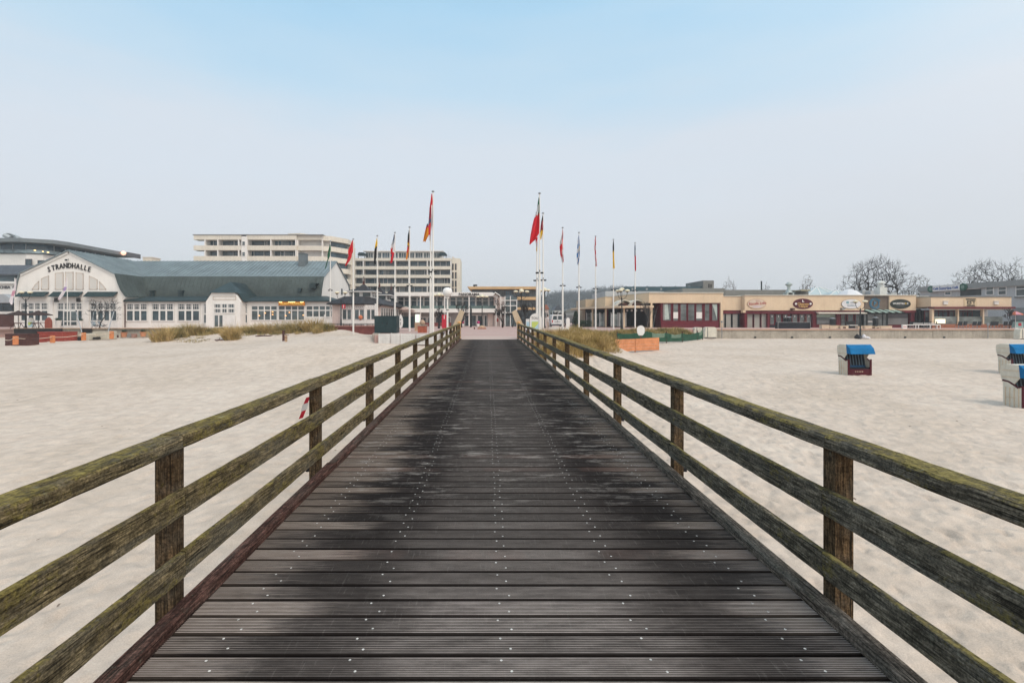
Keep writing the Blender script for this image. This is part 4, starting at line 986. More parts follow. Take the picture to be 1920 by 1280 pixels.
# ------------------------------------------------------------------ apartment blocks
def balcony_block(t, Z, px0, px1, par, bays, depth=2.2, skip_left=0, body_px0=None, thick=.25, rails=True, seed=1):
    """storeys of balconies: par = list of (ytop, ybot) parapets; bays = pixel bounds of party walls"""
    q = random.Random(seed); x0, x1 = PX(px0, Z), PX(px1, Z); bx0 = PX(body_px0, Z) if body_px0 else x0
    for i, (a, b) in enumerate(par):
        za, zb = PH(a, Z), PH(b, Z)
        MB().box(x0, x1, Z, Z+.16, zb, za).box(x0, x0+.16, Z+.161, Z+depth, zb, za).box(x1-.16, x1, Z+.161, Z+depth, zb, za).box(x0+.02, x1-.02, Z+.165, Z+depth+.3, zb+.002, zb+.22).build('balcony', M_BALCONY, t)
    for (a, b), (c, d) in zip(par, par[1:]):
        for l, r in zip(bays, bays[1:]):
            xl, xr = PX(l, Z)+.14, PX(r, Z)-.14; zl, zh = PH(d, Z), PH(b, Z); yb = Z+depth
            if xr-xl < 1.2: continue
            fr = MB(); n = max(2, int((xr-xl)/1.5)); ws = sorted(q.uniform(.1, .9) for _ in range(n-1))
            fr.box(xl, xr, yb-.05, yb, zl+.1, zl+.24)
            for u in [0]+ws+[1]:
                xx = xl+(xr-xl)*u; fr.box(xx-.06, xx+.06, yb-.07, yb, zl+.2, zh-.05)
            f = fr.build('balcony_door', M_TRIM, t)
            MB().box(xl, xr, yb-.03, yb+.05, zl, zh).build('pane', q.choice((M_GL, M_GLB, M_GLB, M_GL2)), f)
            if q.random() < .35:
                u = q.uniform(.1, .5); a_, b_ = xl+(xr-xl)*u, xl+(xr-xl)*min(1, u+q.uniform(.25, .5))
                MB().box(a_, b_, yb-.045, yb-.02, zl+.15, zh-.1).build('curtain', q.choice((paint('curtain_grey', (.22, .25, .265), .8, .15, 1), paint('curtain_blue', (.13, .17, .20), .8, .15, 1))), f)
            if rails: MB().tube([(xl, Z+.08, zl+.45*(zh-zl)+.1), (xr, Z+.08, zl+.45*(zh-zl)+.1)], .03, 4).tube([(xl, Z+.08, zl+.28*(zh-zl)), (xr, Z+.08, zl+.28*(zh-zl))], .025, 4).build('balcony_rail', M_STEEL, t)
    for b_ in bays:
        x = PX(b_, Z); MB().box(x-.14, x+.14, Z+.02, Z+depth+.02, PH(par[-1][1], Z), PH(par[0][0], Z)-.05).build('party_wall', M_WHITE, t)

ZA = 125.0
apA = thing('apartment_block', 'cream apartment block with balconies rising behind the beach hall ridge', 'apartment block', (PX(500, ZA), ZA+8, .2), 'apartment blocks behind the promenade')
parA = [(440.8, 449.3), (460.2, 469), (480, 489), (499.7, 508.6), (519.4, 528), (539, 548)]
MB().box(PX(384, ZA), PX(612, ZA), ZA+2.2, ZA+13, .2, PH(442.5, ZA)).build('wall', M_WHITE, apA)
balcony_block(apA, ZA, 363, 452, parA[:], (384, 408, 447), seed=3, rails=False)
balcony_block(apA, ZA, 463, 556, parA[:], (463, 507.5, 554.5), seed=5, rails=False)
balcony_block(apA, ZA+.5, 557.5, 604, [(a+.4, b+.4) for a, b in parA], (558, 604), seed=8)
m = MB(); pbox(m, 452.5, 462.5, 443, 550, ZA, 3, 0, 0); m.build('stair_tower', M_WHITE, apA)
for y in (452, 472, 492): 
    pwindow(apA, 453.5, 460.5, y, y+9, ZA, 1, 2, fw=.15, mf=M_TRIM, mg=M_GL)
# canted end with corner balconies
for a, b in parA:
    za, zb = PH(a+.6, ZA), PH(b+1, ZA); x0, x1 = PX(604, ZA), PX(604, ZA)+6.5
    MB().prism([(x0, ZA+.5), (x0+2, ZA+1.0), (x1-1.5, ZA+6), (x1-1.4, ZA+12), (x1-1.7, ZA+12), (x1-1.8, ZA+6.1), (x0+1.9, ZA+1.3), (x0, ZA+.8)], zb, za, 'z').prism([(x0, ZA+.85), (x0+1.85, ZA+1.35), (x1-1.85, ZA+6.2), (x1-1.75, ZA+12), (x0, ZA+12)], zb+.002, zb+.25, 'z').build('balcony', M_BALCONY, apA)
MB().prism([(PX(604, ZA), ZA+2.6), (PX(604, ZA)+1.6, ZA+3), (PX(604, ZA)+4, ZA+7), (PX(604, ZA)+4, ZA+12), (PX(604, ZA), ZA+12)], .2, PH(443, ZA), 'z').build('corner_glazing', M_GLB, apA)
MB().box(PX(604, ZA)+3.9, PX(604, ZA)+5.2, ZA+9, ZA+12.5, .2, PH(452, ZA)).build('end_wall', M_BALCONY, apA)
m = MB().box(PX(363, ZA)-.2, PX(604, ZA)+.3, ZA-.15, ZA+13, PH(440.8, ZA)+.002, PH(440.8, ZA)+.16); m.build('roof_edge', paint('roof_felt', (.19, .19, .185), .8, .15, 1), apA)
m = MB().prism([(PX(530.5, ZA), ZA+3), (PX(557, ZA), ZA+2.2), (PX(573.5, ZA), ZA+5), (PX(573.5, ZA), ZA+9), (PX(530.5, ZA), ZA+9)], PH(441, ZA), PH(434.3, ZA), 'z'); m.build('roof_housing', M_BALCONY, apA)

ZB = 150.0
apB = thing('apartment_block', 'long apartment block with cream balcony bands behind the left flagpoles', 'apartment block', (PX(760, ZB), ZB+8, .2), 'apartment blocks behind the promenade')
parB = [(483.7, 488.8), (499, 505), (515.2, 520.8), (531.2, 536.6), (547.4, 552.8), (563.5, 569), (579.5, 585)]
MB().box(PX(650, ZB), PX(846, ZB), ZB+2.3, ZB+13, .2, PH(484.5, ZB)).build('wall', M_WHITE, apB)
balcony_block(apB, ZB, 664, 846, parB, (664, 681, 707, 741, 766.5, 801, 812, 845), seed=11)
balcony_block(apB, ZB+6, 640, 663, [(a+2, b+2) for a, b in parB], (642, 661), seed=12)
x0, x1 = PX(681, ZB), PX(826, ZB)
MB().box(x0, x1, ZB+3.2, ZB+11, PH(485, ZB), PH(469.6, ZB)).build('penthouse_wall', M_WHITE, apB)
MB().box(x0-.6, x1+.8, ZB+1.9, ZB+12, PH(469.6, ZB), PH(468.2, ZB)).build('penthouse_roof', M_WHITE, apB)
q = random.Random(6)
for a in range(9):
    l = 686+a*15.5; fr = MB(); pbox(fr, l, l+13.5, 473, 474, ZB+3.2, .1, 0, .1)
    for u in (0, 5, 9, 13.5): pbox(fr, l+u-.3, l+u+.3, 474, 483, ZB+3.2, .1, 0, .1)
    f = fr.build('penthouse_window', M_TRIM, apB); m = MB(); pbox(m, l, l+13.5, 473.3, 483.5, ZB+3.2, .05, 0, .06); m.build('pane', q.choice((M_GL, M_GLB, M_GL2)), f)
m = MB().tube([(PX(664, ZB), ZB+.1, PH(481, ZB)), (PX(846, ZB), ZB+.1, PH(481, ZB))], .035, 4)
for a in range(664, 847, 7): m.tube([(PX(a, ZB), ZB+.1, PH(481, ZB)), (PX(a, ZB), ZB+.1, PH(484, ZB))], .03, 4)
m.build('roof_rail', M_STEEL, apB)
for a, b in ((669.5, 683.5), (822, 837)):
    m = MB(); z1, z2 = PH(472.6, ZB), PH(476, ZB); m.prism([(PX(a, ZB), z2), (PX(a+2, ZB), z1), (PX(b-3, ZB), z1), (PX(b, ZB), z2+.1), (PX(b, ZB), z2-.3), (PX(a, ZB), z2-.3)], ZB+.6, ZB+3, 'y')
    for c in (a+1, b-1): m.box(PX(c, ZB)-.08, PX(c, ZB)+.08, ZB+.8, ZB+.96, PH(484.5, ZB), z2-.3)
    m.build('roof_awning', M_DARKGREEN, apB)
m = MB().prism([(PX(846.5, ZB), PH(478, ZB)), (PX(852, ZB), PH(481.6, ZB)), (PX(862, ZB), PH(482.6, ZB)), (PX(862, ZB), .2), (PX(846.5, ZB), .2)], ZB+3, ZB+12, 'y')
m.build('stair_tower', M_BALCONY, apB)
for y in (494.3, 510.2, 526, 539.8):
    for a in (847.6, 853.0): pwindow(apB, a, a+3.1, y, y+12 if y < 535 else 548, ZB+3, 1, 3, fw=.08, bar=.06, mf=M_BROWNWOOD, mg=M_GL)
m = MB()
for a in (838, 841): m.tube([(PX(a, ZB), ZB+5, PH(483, ZB)), (PX(a, ZB), ZB+5, PH(466 if a < 840 else 472, ZB))], .05, 4)
m.build('aerial', M_STEEL, apB)

# ------------------------------------------------------------------ pavilion with three lantern roofs
pav = thing('pavilion', 'pale pavilion with dark slate roof and three pointed lantern turrets', 'pavilion', (-16.5, 66, PLAZA))
M_SLATEB = paint('black_slate', (.030, .028, .030), .6, .3, 1.5, .25)
M_PINKW = paint('pinkish_render', (.60, .49, .44), .7, .1, .5, .2)
PZ = 60.0; pxl, pxr = -19.4, -14.1; pf = .72
MB().prism([(pxl, PZ), (pxr-1.5, PZ), (pxr, PZ+2.5), (pxr-.1, 84), (pxl, 84)], PLAZA, 3.55, 'z').build('wall', M_PINKW, pav)
m = MB(); o_ = .55; e0, e1 = 3.5, 4.45
outer = [(pxl-o_, PZ-o_), (pxr-1.5+o_*.4, PZ-o_), (pxr+o_, PZ+2.5-o_*.4), (pxr+o_, 84.5), (pxl-o_, 84.5)]
inner = [(pxl+1.1, PZ+1.3), (pxr-1.9, PZ+1.3), (pxr-1.2, PZ+2.9), (pxr-1.2, 83), (pxl+1.1, 83)]
n = 5; vs = [(x, y, e0) for x, y in outer]+[(x, y, e1) for x, y in inner]+[(x, y, e0-.16) for x, y in outer]
m.add(vs, [(i, (i+1) % n, (i+1) % n+n, i+n) for i in range(n)]+[(n, n+1, n+2, n+3, n+4)]+[(2*n+i, 2*n+(i+1) % n, (i+1) % n, i) for i in range(n)]+[(14, 13, 12, 11, 10)])
m.build('main_roof', M_SLATEB, pav)
for k, (yc, px_, ya) in enumerate(((64.2, 682, 533.5), (73.2, 711.5, 538.5), (82.0, 733.5, 543))):
    x = PX(px_, yc); s = 1.45
    lw = MB().box(x-s, x+s, yc-s, yc+s, 4.3, 5.2).build('lantern_wall', M_TRIM, pav)
    m = MB()
    for i in range(2): m.box(x-s+.25+i*1.45, x-s+1.25+i*1.45, yc-s-.03, yc-s+.02, 4.5, 5.0); m.box(x+s-.02, x+s+.03, yc-s+.25+i*1.45, yc-s+1.25+i*1.45, 4.5, 5.0)
    m.build('lantern_pane', M_GL2, lw)
    m = MB(); r = s+.5; zt = PH(ya, yc)
    m.add([(x-r, yc-r, 5.18), (x+r, yc-r, 5.18), (x+r, yc+r, 5.18), (x-r, yc+r, 5.18), (x-.15, yc-.15, zt), (x+.15, yc-.15, zt), (x+.15, yc+.15, zt), (x-.15, yc+.15, zt), (x-.8, yc-.8, 5.55), (x+.8, yc-.8, 5.55), (x+.8, yc+.8, 5.55), (x-.8, yc+.8, 5.55)],
          [(0, 1, 9, 8), (1, 2, 10, 9), (2, 3, 11, 10), (3, 0, 8, 11), (8, 9, 5, 4), (9, 10, 6, 5), (10, 11, 7, 6), (11, 8, 4, 7), (4, 5, 6, 7), (3, 2, 1, 0)])
    m.build('lantern_roof', M_SLATEB, pav)
    MB().box(x-r-.03, x+r+.03, yc-r-.03, yc+r+.03, 5.08, 5.18).build('lantern_cornice', M_TRIM, pav)
    MB().lathe([(.2, 0), (.12, .25), (.16, .35), (.07, .6), (.05, 1.1), (.01, 1.15)], (x, yc, zt-.05), 8).build('finial', M_BROWNWOOD, pav)
for a, b in ((642, 659.5), (664.5, 683.5), (687.3, 703.5)):
    x0, x1 = PX(a, PZ), PX(b, PZ)
    fr = window(pav, x0, x1, PH(599.5, PZ), PH(579.5, PZ), PZ, 2, 1, fw=.07, bar=.12, mg=M_GL2, name='tall_window')
    fr = window(pav, x0, x1, PH(578.8, PZ), PH(572, PZ), PZ, 4, 2, fw=.16, bar=.07, mg=M_GL, name='transom')
    m = MB(); m.box(x0, x1, PZ-.10, PZ, PH(608, PZ), PH(600.2, PZ)); m.build('sill_panel', M_TRIM, pav)
m = MB()
for a in (640.6, 662, 685.4, 705): m.box(PX(a, PZ)-.12, PX(a, PZ)+.12, PZ-.16, PZ, PLAZA, 3.45)
m.build('pilaster', M_TRIM, pav)
for i in range(13):
    y = 63.4+i*1.55
    m = MB().box(pxr-.02, pxr+.05, y, y+1.15, 1.2, 3.1); fr = m.build('side_window', M_TRIM, pav)
    MB().box(pxr+.04, pxr+.07, y+.1, y+.5, 1.3, 3.0).box(pxr+.04, pxr+.07, y+.62, y+1.05, 1.3, 3.0).build('pane', M_GL2, fr)
m = MB().tube([(pxr+.3, 62.6, 3.4), (pxr-.2, 62.3, 3.0), (pxr-.2, 62.3, .4)], .06, 6); m.build('downpipe', M_LAMPDARK, pav)
MB().lathe([(.05, -.3), (.25, -.1), (.28, .1), (.05, .3)], (PX(676.5, PZ), PZ-.1, PH(595, PZ)), 8).build('paper_lantern', paint('orange_lantern', (.6, .2, .1), .6, .1, 3), pav)
gz = MB().prism([(pxr-.3, 3.0), (pxr+1.0, 3.5), (pxr+2.2, 3.0)], 76, 84, 'y'); gz.build('porch_gable', M_PINKW, pav)
# terrace under the pavilion
tp_ = thing('pavilion_terrace', 'dark red terrace wall with railing below the pale pavilion', 'wall', (-17, 55, -.4))
MB().box(-21.5, -12.2, 54.8, 59.9, -1.2, .66).build('wall_face', paint('dark_red_brick', (.17, .052, .045), .8, .22, 3, .2), tp_)
MB().box(-21.6, -12.1, 54.7, 59.4, .66, .74).build('coping', paint('dull_red_coping', (.26, .11, .09), .8, .2, 2), tp_)
m = MB()
for k in range(14): x = -21.2+k*.67; m.tube([(x, 55.1, .74), (x, 55.1, 1.02)], .025, 4)
m.tube([(-21.2, 55.1, 1.02), (-12.4, 55.1, 1.02)], .035, 5).tube([(-21.2, 55.1, .88), (-12.4, 55.1, .88)], .02, 4); m.build('railing', M_LAMPDARK, tp_)
t = thing('info_sign', 'small red information sign hanging at the pavilion corner', 'sign', (PX(644.5, 59.2), 59.2, PH(578.5, 59.2)), 'red information signs')
M_REDSIGN = paint('sign_red', (.46, .025, .045), .45, .1, 2)
MB().box(-.2, .2, -.03, .03, 0, .5).build('plate', M_REDSIGN, t, local=True); text_mb('i', .5, facing(0, -.035, .25), .01, None, .02).build('sign_letter', M_TRIM, t, local=True)
MB().tube([(0, 0, .5), (0, .6, .55)], .02, 4).build('bracket', M_LAMPDARK, t, local=True)
t = thing('info_sign', 'tall red information sign standing left of the white globe lamp', 'sign', (PX(833, 60), 60, PLAZA), 'red information signs')
MB().box(-.3, .3, -.04, .04, .1, 1.75).box(-.2, -.1, -.02, .02, 0, .1).box(.1, .2, -.02, .02, 0, .1).build('plate', M_REDSIGN, t, local=True); text_mb('i', .62, facing(0, -.045, 1.45), .01, None, .02).build('sign_letter', M_TRIM, t, local=True)
lamp_twin(4.6, .5, 'twin-bowl lamp between the hall end and the pavilion', (PX(639.5, 59.2), 59.2, PLAZA), flower=False)

# ------------------------------------------------------------------ objects along the plaza's left rim
def hut(label, px0, px1, py0, py1, Z, d):
    x0, x1, z0, z1 = PX(px0, Z), PX(px1, Z), PH(py1, Z), PH(py0, Z); w = x1-x0; h = z1-z0
    t = thing('beach_locker', label, 'locker', ((x0+x1)/2, Z, z0), 'dark green lockers beside the plaza')
    MB().box(-w/2, w/2, 0, d, .04, h-.06).build('body', M_HUT, t, local=True)
    MB().box(-w/2-.03, w/2+.03, -.03, d+.03, h-.058, h).build('lid', M_HUT, t, local=True)
    for k in (0, 1):
        a = -w/2+.04+k*w/2; dr = MB().box(a, a+w/2-.08, -.02, -.002, .1, h-.1).build('door', M_HUT, t, local=True)
        MB().box(a+(.72 if k == 0 else .08)*(w/2-.1), a+(.80 if k == 0 else .16)*(w/2-.1), -.05, -.021, h*.50, h*.62).build('handle', M_LAMPDARK, dr, local=True)
M_HUT = paint('dark_teal_boards', (.020, .042, .046), .55, .2, 1.2, .2)
hut('large dark green locker at the left end of the white board fence', 702, 743.5, 592, 624.8, 42.0, 1.4)
hut('smaller dark green locker behind the white surfboard', 745, 774.5, 593.5, 615.5, 50.0, 1.2)
t = thing('surfboard', 'white surfboard standing upright against the smaller dark green locker', 'surfboard', (PX(751, 49.2), 49.2, PH(615, 49.2)))
prof = [(.02, 0), (.20, .15), (.26, .55), (.24, .95), (.14, 1.25), (.02, 1.42)]
MB().prism([(x, z) for x, z in prof]+[(-x, z) for x, z in prof[::-1]], -.04, .04, 'y').build('board', M_TRIM, t, local=True)
MB().box(-.03, .03, -.045, -.041, .3, .62).box(-.05, .05, -.045, -.041, .8, .95).build('decal', M_LOGO, t, local=True)
MB().tube([(0, .01, 1.40), (0, .01, 1.58)], .04, 5).build('nose', M_BROWNWOOD, t, local=True)
wf = thing('board_fence', 'low white board fence between the sand and the plaza left of the boardwalk', 'fence', (-5, 36.3, 0))
M_WB = paint('white_fence_boards', (.64, .625, .60), .75, .12, 1.5, .3)
q = random.Random(9)
for a, b in ((709.5, 731.5), (732.5, 750), (751, 779), (780, 800), (801, 824), (825, 846)):
    x0, x1 = PX(a, 36.3), PX(b, 36.3); m = MB(); yj = q.uniform(-.08, .08); dz = q.uniform(-.04, .03)
    for k in range(6):
        z = -.32+k*.135+dz; m.box(x0, x1, 36.3+yj, 36.34+yj, z, z+.122)
    m.build('board_panel', M_WB, wf)
    MB().box(x0+.02, x0+.1, 36.342+yj, 36.42+yj, -.6, .5+dz).build('post', M_WB, wf)
m = MB().box(PX(701, 38), PX(712, 38), 37.6, 38.6, -.5, PH(625, 38)); tag(m.build('concrete_plinth', M_CONC), 'grey concrete plinth under the large dark green locker', 'plinth')
t = thing('brick_pier', 'red brick pier carrying a stone ball behind the white board fence', 'pier', (PX(792, 44), 44, PLAZA))
MB().box(-.38, .38, -.38, .38, 0, .62).build('brickwork', paint('orange_brick', (.34, .10, .06), .85, .35, 9), t, local=True)
MB().box(-.43, .43, -.43, .43, .621, .69).build('cap', M_CONC, t, local=True)
MB().lathe([(.05, .69), (.2, .73), (.25, .86), (.25, .96), (.16, 1.12), (.02, 1.17)], (0, 0, 0), 12).build('ball', paint('sandstone', (.40, .28, .20), .85, .2, 5), t, True, local=True)
t = thing('info_screen', 'lit green-white information screen on a pale base behind the white fence', 'screen', (PX(783, 50), 50, PLAZA))
MB().box(-.25, .25, -.12, .12, .85, 1.75).build('housing', M_TRIM, t, local=True)
MB().box(-.20, .20, -.128, -.121, .93, 1.68).build('screen_face', glow('screen_light', (.62, .88, .68), .8), t, local=True)
MB().box(-.28, .28, -.16, .16, 0, .85).build('base', M_TAN, t, local=True)
t = thing('globe_lamp', 'white globe lamp on a pale post near the boardwalk end', 'street lamp', (PX(839, 35), 35, PLAZA))
MB().lathe([(.11, 0), (.10, .3), (.07, .35), (.065, 2.72), (.15, 2.76), (.16, 2.84), (.08, 2.86)], (0, 0, 0), 10).build('pole', M_POLEW, t, local=True)
MB().lathe([(.10, 2.86), (.24, 2.93), (.325, 3.06), (.36, 3.2), (.335, 3.36), (.25, 3.48), (.1, 3.55)], (0, 0, 0), 16).build('globe', paint('opal_globe', (.74, .72, .70), .35, .05, 1), t, True, local=True)
MB().box(-.1, .1, -.1, .1, 1.9, 1.95).build('collar', M_LAMPDARK, t, local=True)
for px_, h, sp_, Z, nb, lb in ((823, 4.4, .52, 62, 4, 'many-bowled lamp right behind the tall left flagpoles'), (904, 4.5, .6, 68, 4, 'many-bowled lamp in front of the white two-storey building'), (977.5, 4.9, .72, 62, 4, 'many-bowled lamp right of the glazed stair hall'), (1021, 5.2, .5, 64, 4, 'many-bowled yellowish lamp behind the right flagpole pair'), (1166, 4.6, .62, 55, 3, 'many-bowled lamp in front of the beige curved canopy')):
    lamp_twin(h, sp_, lb, (PX(px_, Z), Z, PLAZA), bowls=nb, cap=True, flower=px_ > 1100)

# ------------------------------------------------------------------ timber fins and posts at the boardwalk's landward end
M_FIN = paint('pale_plywood', (.52, .41, .29), .7, .15, 1.2, .2)
M_FINPOST = paint('new_yellow_timber', (.54, .36, .18), .75, .2, 2, .2)
for s, x, lb, lb2 in ((-1, -2.02, 'pale timber fin leaning outward at the left end of the boardwalk', 'yellow timber post at the landward end of the left railing'), (1, 2.12, 'pale timber fin leaning outward at the right end of the boardwalk', 'yellow timber post at the landward end of the right railing')):
    t = thing('timber_fin', lb, 'fin', (x+s*.1, 31.4, PLAZA), 'timber fins at the boardwalk end')
    m = MB(); pr = [(.42, 0), (.62, 0), (.62, .35), (.48, .85), (.22, 1.40), (-.02, 1.88), (-.30, 1.72), (-.12, 1.2), (.18, .6)]
    m.prism([((-p[0]+.35 if s > 0 else p[0]-.35)*-1*.95, p[1]) for p in pr], -.16, .16, 'y')
    m.build('curved_panel', M_FIN, t, local=True)
    m = MB()
    for k in range(4):
        a = s*(.15+k*.20); m.cbar((a, -.5, .42-.06*k), (a, .5, .55-.06*k), .05, .14)
    m.build('dark_slats', M_LAMPDARK, t, local=True)
    t = thing('end_post', lb2, 'post', (-1.79 if s < 0 else 1.975, 30.45, deck_z(30)-.4), 'posts at the boardwalk end')
    MB().box(-.1, .1, -.1, .1, 0, 1.40).build('shaft', M_FINPOST, t, local=True)
    MB().lathe([(.145, 1.40), (.145, 1.44), (.02, 1.52)], (0, 0, 0), 4).build('cap', paint('orange_cap', (.55, .30, .12), .7, .15, 3), t, local=True)

# ------------------------------------------------------------------ white two-storey building with roof letters
ZP = 80.0
pan = thing('glazed_shop_building', 'white two-storey building with long glazed upper floor facing the plaza', 'building', (PX(840, ZP), ZP+5, PLAZA))
MB().box(PX(745, ZP), PX(932, ZP)-.2, ZP+.6, ZP+12, PLAZA, PH(556, ZP)).build('wall', paint('grey_shop_wall', (.34, .34, .33), .7, .15, .6), pan)
x0, x1 = PX(744, ZP), PX(933, ZP)
MB().box(x0, PX(923, ZP), ZP-1.2, ZP+12, PH(555.5, ZP), PH(548.6, ZP)).prism([(PX(923, ZP), PH(548.6, ZP)), (x1, PH(554.5, ZP)), (x1, PH(561, ZP)), (PX(923, ZP), PH(555.5, ZP))], ZP-1.2, ZP+12, 'y').build('roof_fascia', M_WHITE, pan)
MB().box(x0, x1-.1, ZP-1.2, ZP+2, PH(586, ZP), PH(579, ZP)).build('balcony_slab', M_WHITE, pan)
for k in range(15):
    a = 746+k*12.2; pwindow(pan, a, a+11.5, 557, 579, ZP+.58, 1, 1, fw=.09, bar=.07, mg=(M_GL, M_GL2, M_GL, M_GLB)[k % 4], vsplit=[PH(563, ZP)])
m = MB().box(x0, x1-.3, ZP-1.1, ZP-1.05, PH(579, ZP)+.05, PH(573.5, ZP)); m.build('glass_parapet', glass('green_glass', (.09, .14, .13), .08), pan)
for k, (a, b) in enumerate(((746, 765), (766, 785), (786, 800), (801, 815), (816, 832), (833, 845), (870.5, 882), (882.6, 894), (894.6, 906), (907, 914))):
    pwindow(pan, a, b, 590 if a > 860 else 594, 612.5, ZP+.58, 1 if a > 860 else 2, 1, fw=.14, bar=.1, mg=(M_GL, M_GL2)[k % 2], name='shop_window')
m = MB(); pbox(m, 745, 846, 604.5, 614, ZP, .3, 0, 0); m.build('red_plinth', paint('dull_red_plinth', (.25, .085, .075), .8, .15, 1), pan)
m = MB(); pbox(m, 914.5, 925, 588, 613, ZP, .3, 0, .1); m.build('pink_wall', M_PINKW, pan)
m = MB(); text_mb('PANORAMA', .62, facing(PX(879.5, ZP-1.2), ZP-1.26, PH(552, ZP-1.2)), .05, m, .012); m.build('roof_letters', M_BLACK, pan)
m = MB()
for a in (745, 790, 835, 880, 930): pbox(m, a-.9, a+.9, 555, 614, ZP, .16, 0, 1.15)
m.build('column', M_WHITE, pan)
for px_, py_, c in ((897, 605.5, (.55, .06, .22)), (867.5, 605, (.5, .1, .2))):
    t = thing('shop_display', 'pink display ball in the shop front '+('right of' if px_ > 890 else 'left of')+' the bare middle tree', 'display', P(px_, 609, ZP-.4))
    MB().lathe([(.02, .2), (.2, .26), (.28, .42), (.2, .6), (.02, .66)], (0, 0, 0), 10).build('ball', paint('pink_%d' % px_, c, .5, .1, 3), t, True, local=True)
    MB().box(-.2, .2, -.2, .2, -.35, .2).build('stand', M_TRIM, t, local=True)
# annex: pink passage, glazed stair hall
gs = thing('glazed_stair_hall', 'white framed glass stair hall with pitched dark roof beside the white building', 'building', (PX(955, 79), 82, PLAZA))
ZS = 78.0
MB().box(PX(926, ZS), PX(947, ZS), ZS+1.5, ZS+8, PLAZA, PH(556, ZS)).build('passage_wall', M_PINKW, gs)
m = MB(); pbox(m, 930.5, 934.5, 597, 603, ZS+1.5, .1, 0, .08); m.build('notice_board', paint('notice_red', (.35, .05, .04), .6, .1, 3), gs)
m = MB(); pbox(m, 926, 947, 588, 590.5, ZS+1.5, .3, 0, .2); pbox(m, 929, 942, 585.8, 587.8, ZS+1.5, .1, 0, .3); m.build('passage_lintel', M_LAMPDARK, gs)
m = MB().prism([(PX(925, ZS), PH(552, ZS)), (PX(928.5, ZS), PH(547, ZS)), (PX(937.5, ZS), PH(553, ZS)), (PX(937.5, ZS), PH(554.8, ZS)), (PX(928.5, ZS), PH(549, ZS)), (PX(925, ZS), PH(554, ZS))], ZS, ZS+7, 'y'); m.build('passage_roof', M_TRIM, gs)
MB().box(PX(947, ZS), PX(969, ZS), ZS+.2, ZS+8, PLAZA, PH(557, ZS)).build('glazed_body', M_GL2, gs)
fr = MB()
for a in (939, 947, 957, 969): pbox(fr, a-.7, a+.7, 555 if a < 969 else 562, 613, ZS, .16, 0, .02)
for y in (563, 573, 586): pbox(fr, 939, 969.6, y-.7, y+.7, ZS, .14, 0, .0)
fr.build('frame', M_TRIM, gs)
m = MB(); pbox(m, 947.5, 968.5, 586.8, 590.5, ZS, .1, 0, .03); m.build('sign_band', M_LAMPDARK, gs)
m = MB().prism([(PX(947, ZS), PH(563, ZS)), (PX(951, ZS), PH(553.5, ZS)), (PX(961, ZS), PH(553, ZS)), (PX(970, ZS), PH(563, ZS))], ZS+.3, ZS+6, 'y'); m.build('pitched_roof', paint('slate_glass_roof', (.10, .13, .15), .3, .2, 2), gs)
# building with the orange fascias
ZO = 105.0
ob = thing('orange_fascia_building', 'flat-roofed glazed building with orange fascia bands behind the plaza', 'building', (PX(940, ZO), ZO+6, .2))
M_OFAS = paint('orange_fascia', (.56, .37, .19), .6, .12, .4, .2)
MB().box(PX(884, ZO), PX(1008, ZO), ZO+2, ZO+14, .2, PH(541, ZO)).build('body', M_GL, ob)
MB().prism([(PX(876, ZO), PH(537.2, ZO)), (PX(1008.5, ZO), PH(537.2, ZO)), (PX(1008.5, ZO), PH(542, ZO)), (PX(882, ZO), PH(542, ZO))], ZO, ZO+15, 'y').build('roof_fascia', M_OFAS, ob)
MB().box(PX(970, ZO), PX(1008.5, ZO), ZO+.2, ZO+2, PH(562, ZO), PH(556.5, ZO)).build('balcony_band', M_OFAS, ob)
MB().box(PX(968, ZO), PX(1008.5, ZO), ZO+.2, ZO+2, PH(580.5, ZO), PH(576, ZO)).build('balcony_band', M_OFAS, ob)
for k in range(8):
    a = 888+k*14.8; pwindow(ob, a, a+13, 544, 556, ZO+2, 3, 1, fw=.1, bar=.1, mf=M_LOGO, mg=(M_GLB, M_GL2)[k % 2])
    if k > 4: pwindow(ob, a, a+13, 563, 575, ZO+2, 2, 1, fw=.1, bar=.1, mf=M_LOGO, mg=M_GL2)
m = MB(); m.tube([(PX(889, ZO), ZO+5, PH(537.5, ZO)), (PX(889, ZO), ZO+5, PH(532, ZO))], .12, 5).boxm(Matrix.Translation((PX(890, ZO), ZO+5, PH(532, ZO))), .9, .4, .35).box(PX(886, ZO), PX(888, ZO), ZO+4.9, ZO+5.1, PH(535, ZO), PH(533, ZO)); m.build('roof_mast', M_LAMPDARK, ob)

# small bare trees on the plaza
for k, (px_, ytop, Z, sd, lb) in enumerate(((865, 562, 70, 21, 'knobbly bare tree left of the middle plaza lamp'), (942, 561, 68, 22, 'knobbly bare tree before the pink passage'), (982, 565, 66, 23, 'small bare tree beside the right timber fin'), (1040, 583, 88, 24, 'dark bare tree behind the white van'), (1058, 582, 74, 25, 'bare tree just right of the white van'), (823.5, 577, 66, 26, 'thin bare tree behind the tall left flagpoles'))):
    bare_tree('small_tree', lb, (PX(px_, Z), Z, PLAZA), PH(ytop, Z)-PLAZA, sd, .14, .75, 4, 'small bare trees on the promenade', up=.35, first=.40, twig=.022)
t = bare_tree('small_tree', 'small bare tree before the glass stair hall', (PX(961, 72), 72, PLAZA), 2.6, 31, .09, 1.1, 4, 'small bare trees on the promenade', up=.1, first=.45, twig=.018)
t = thing('kiosk_column', 'dark slim advertising column before the shop windows', 'column', (PX(883, 72), 72, PLAZA))
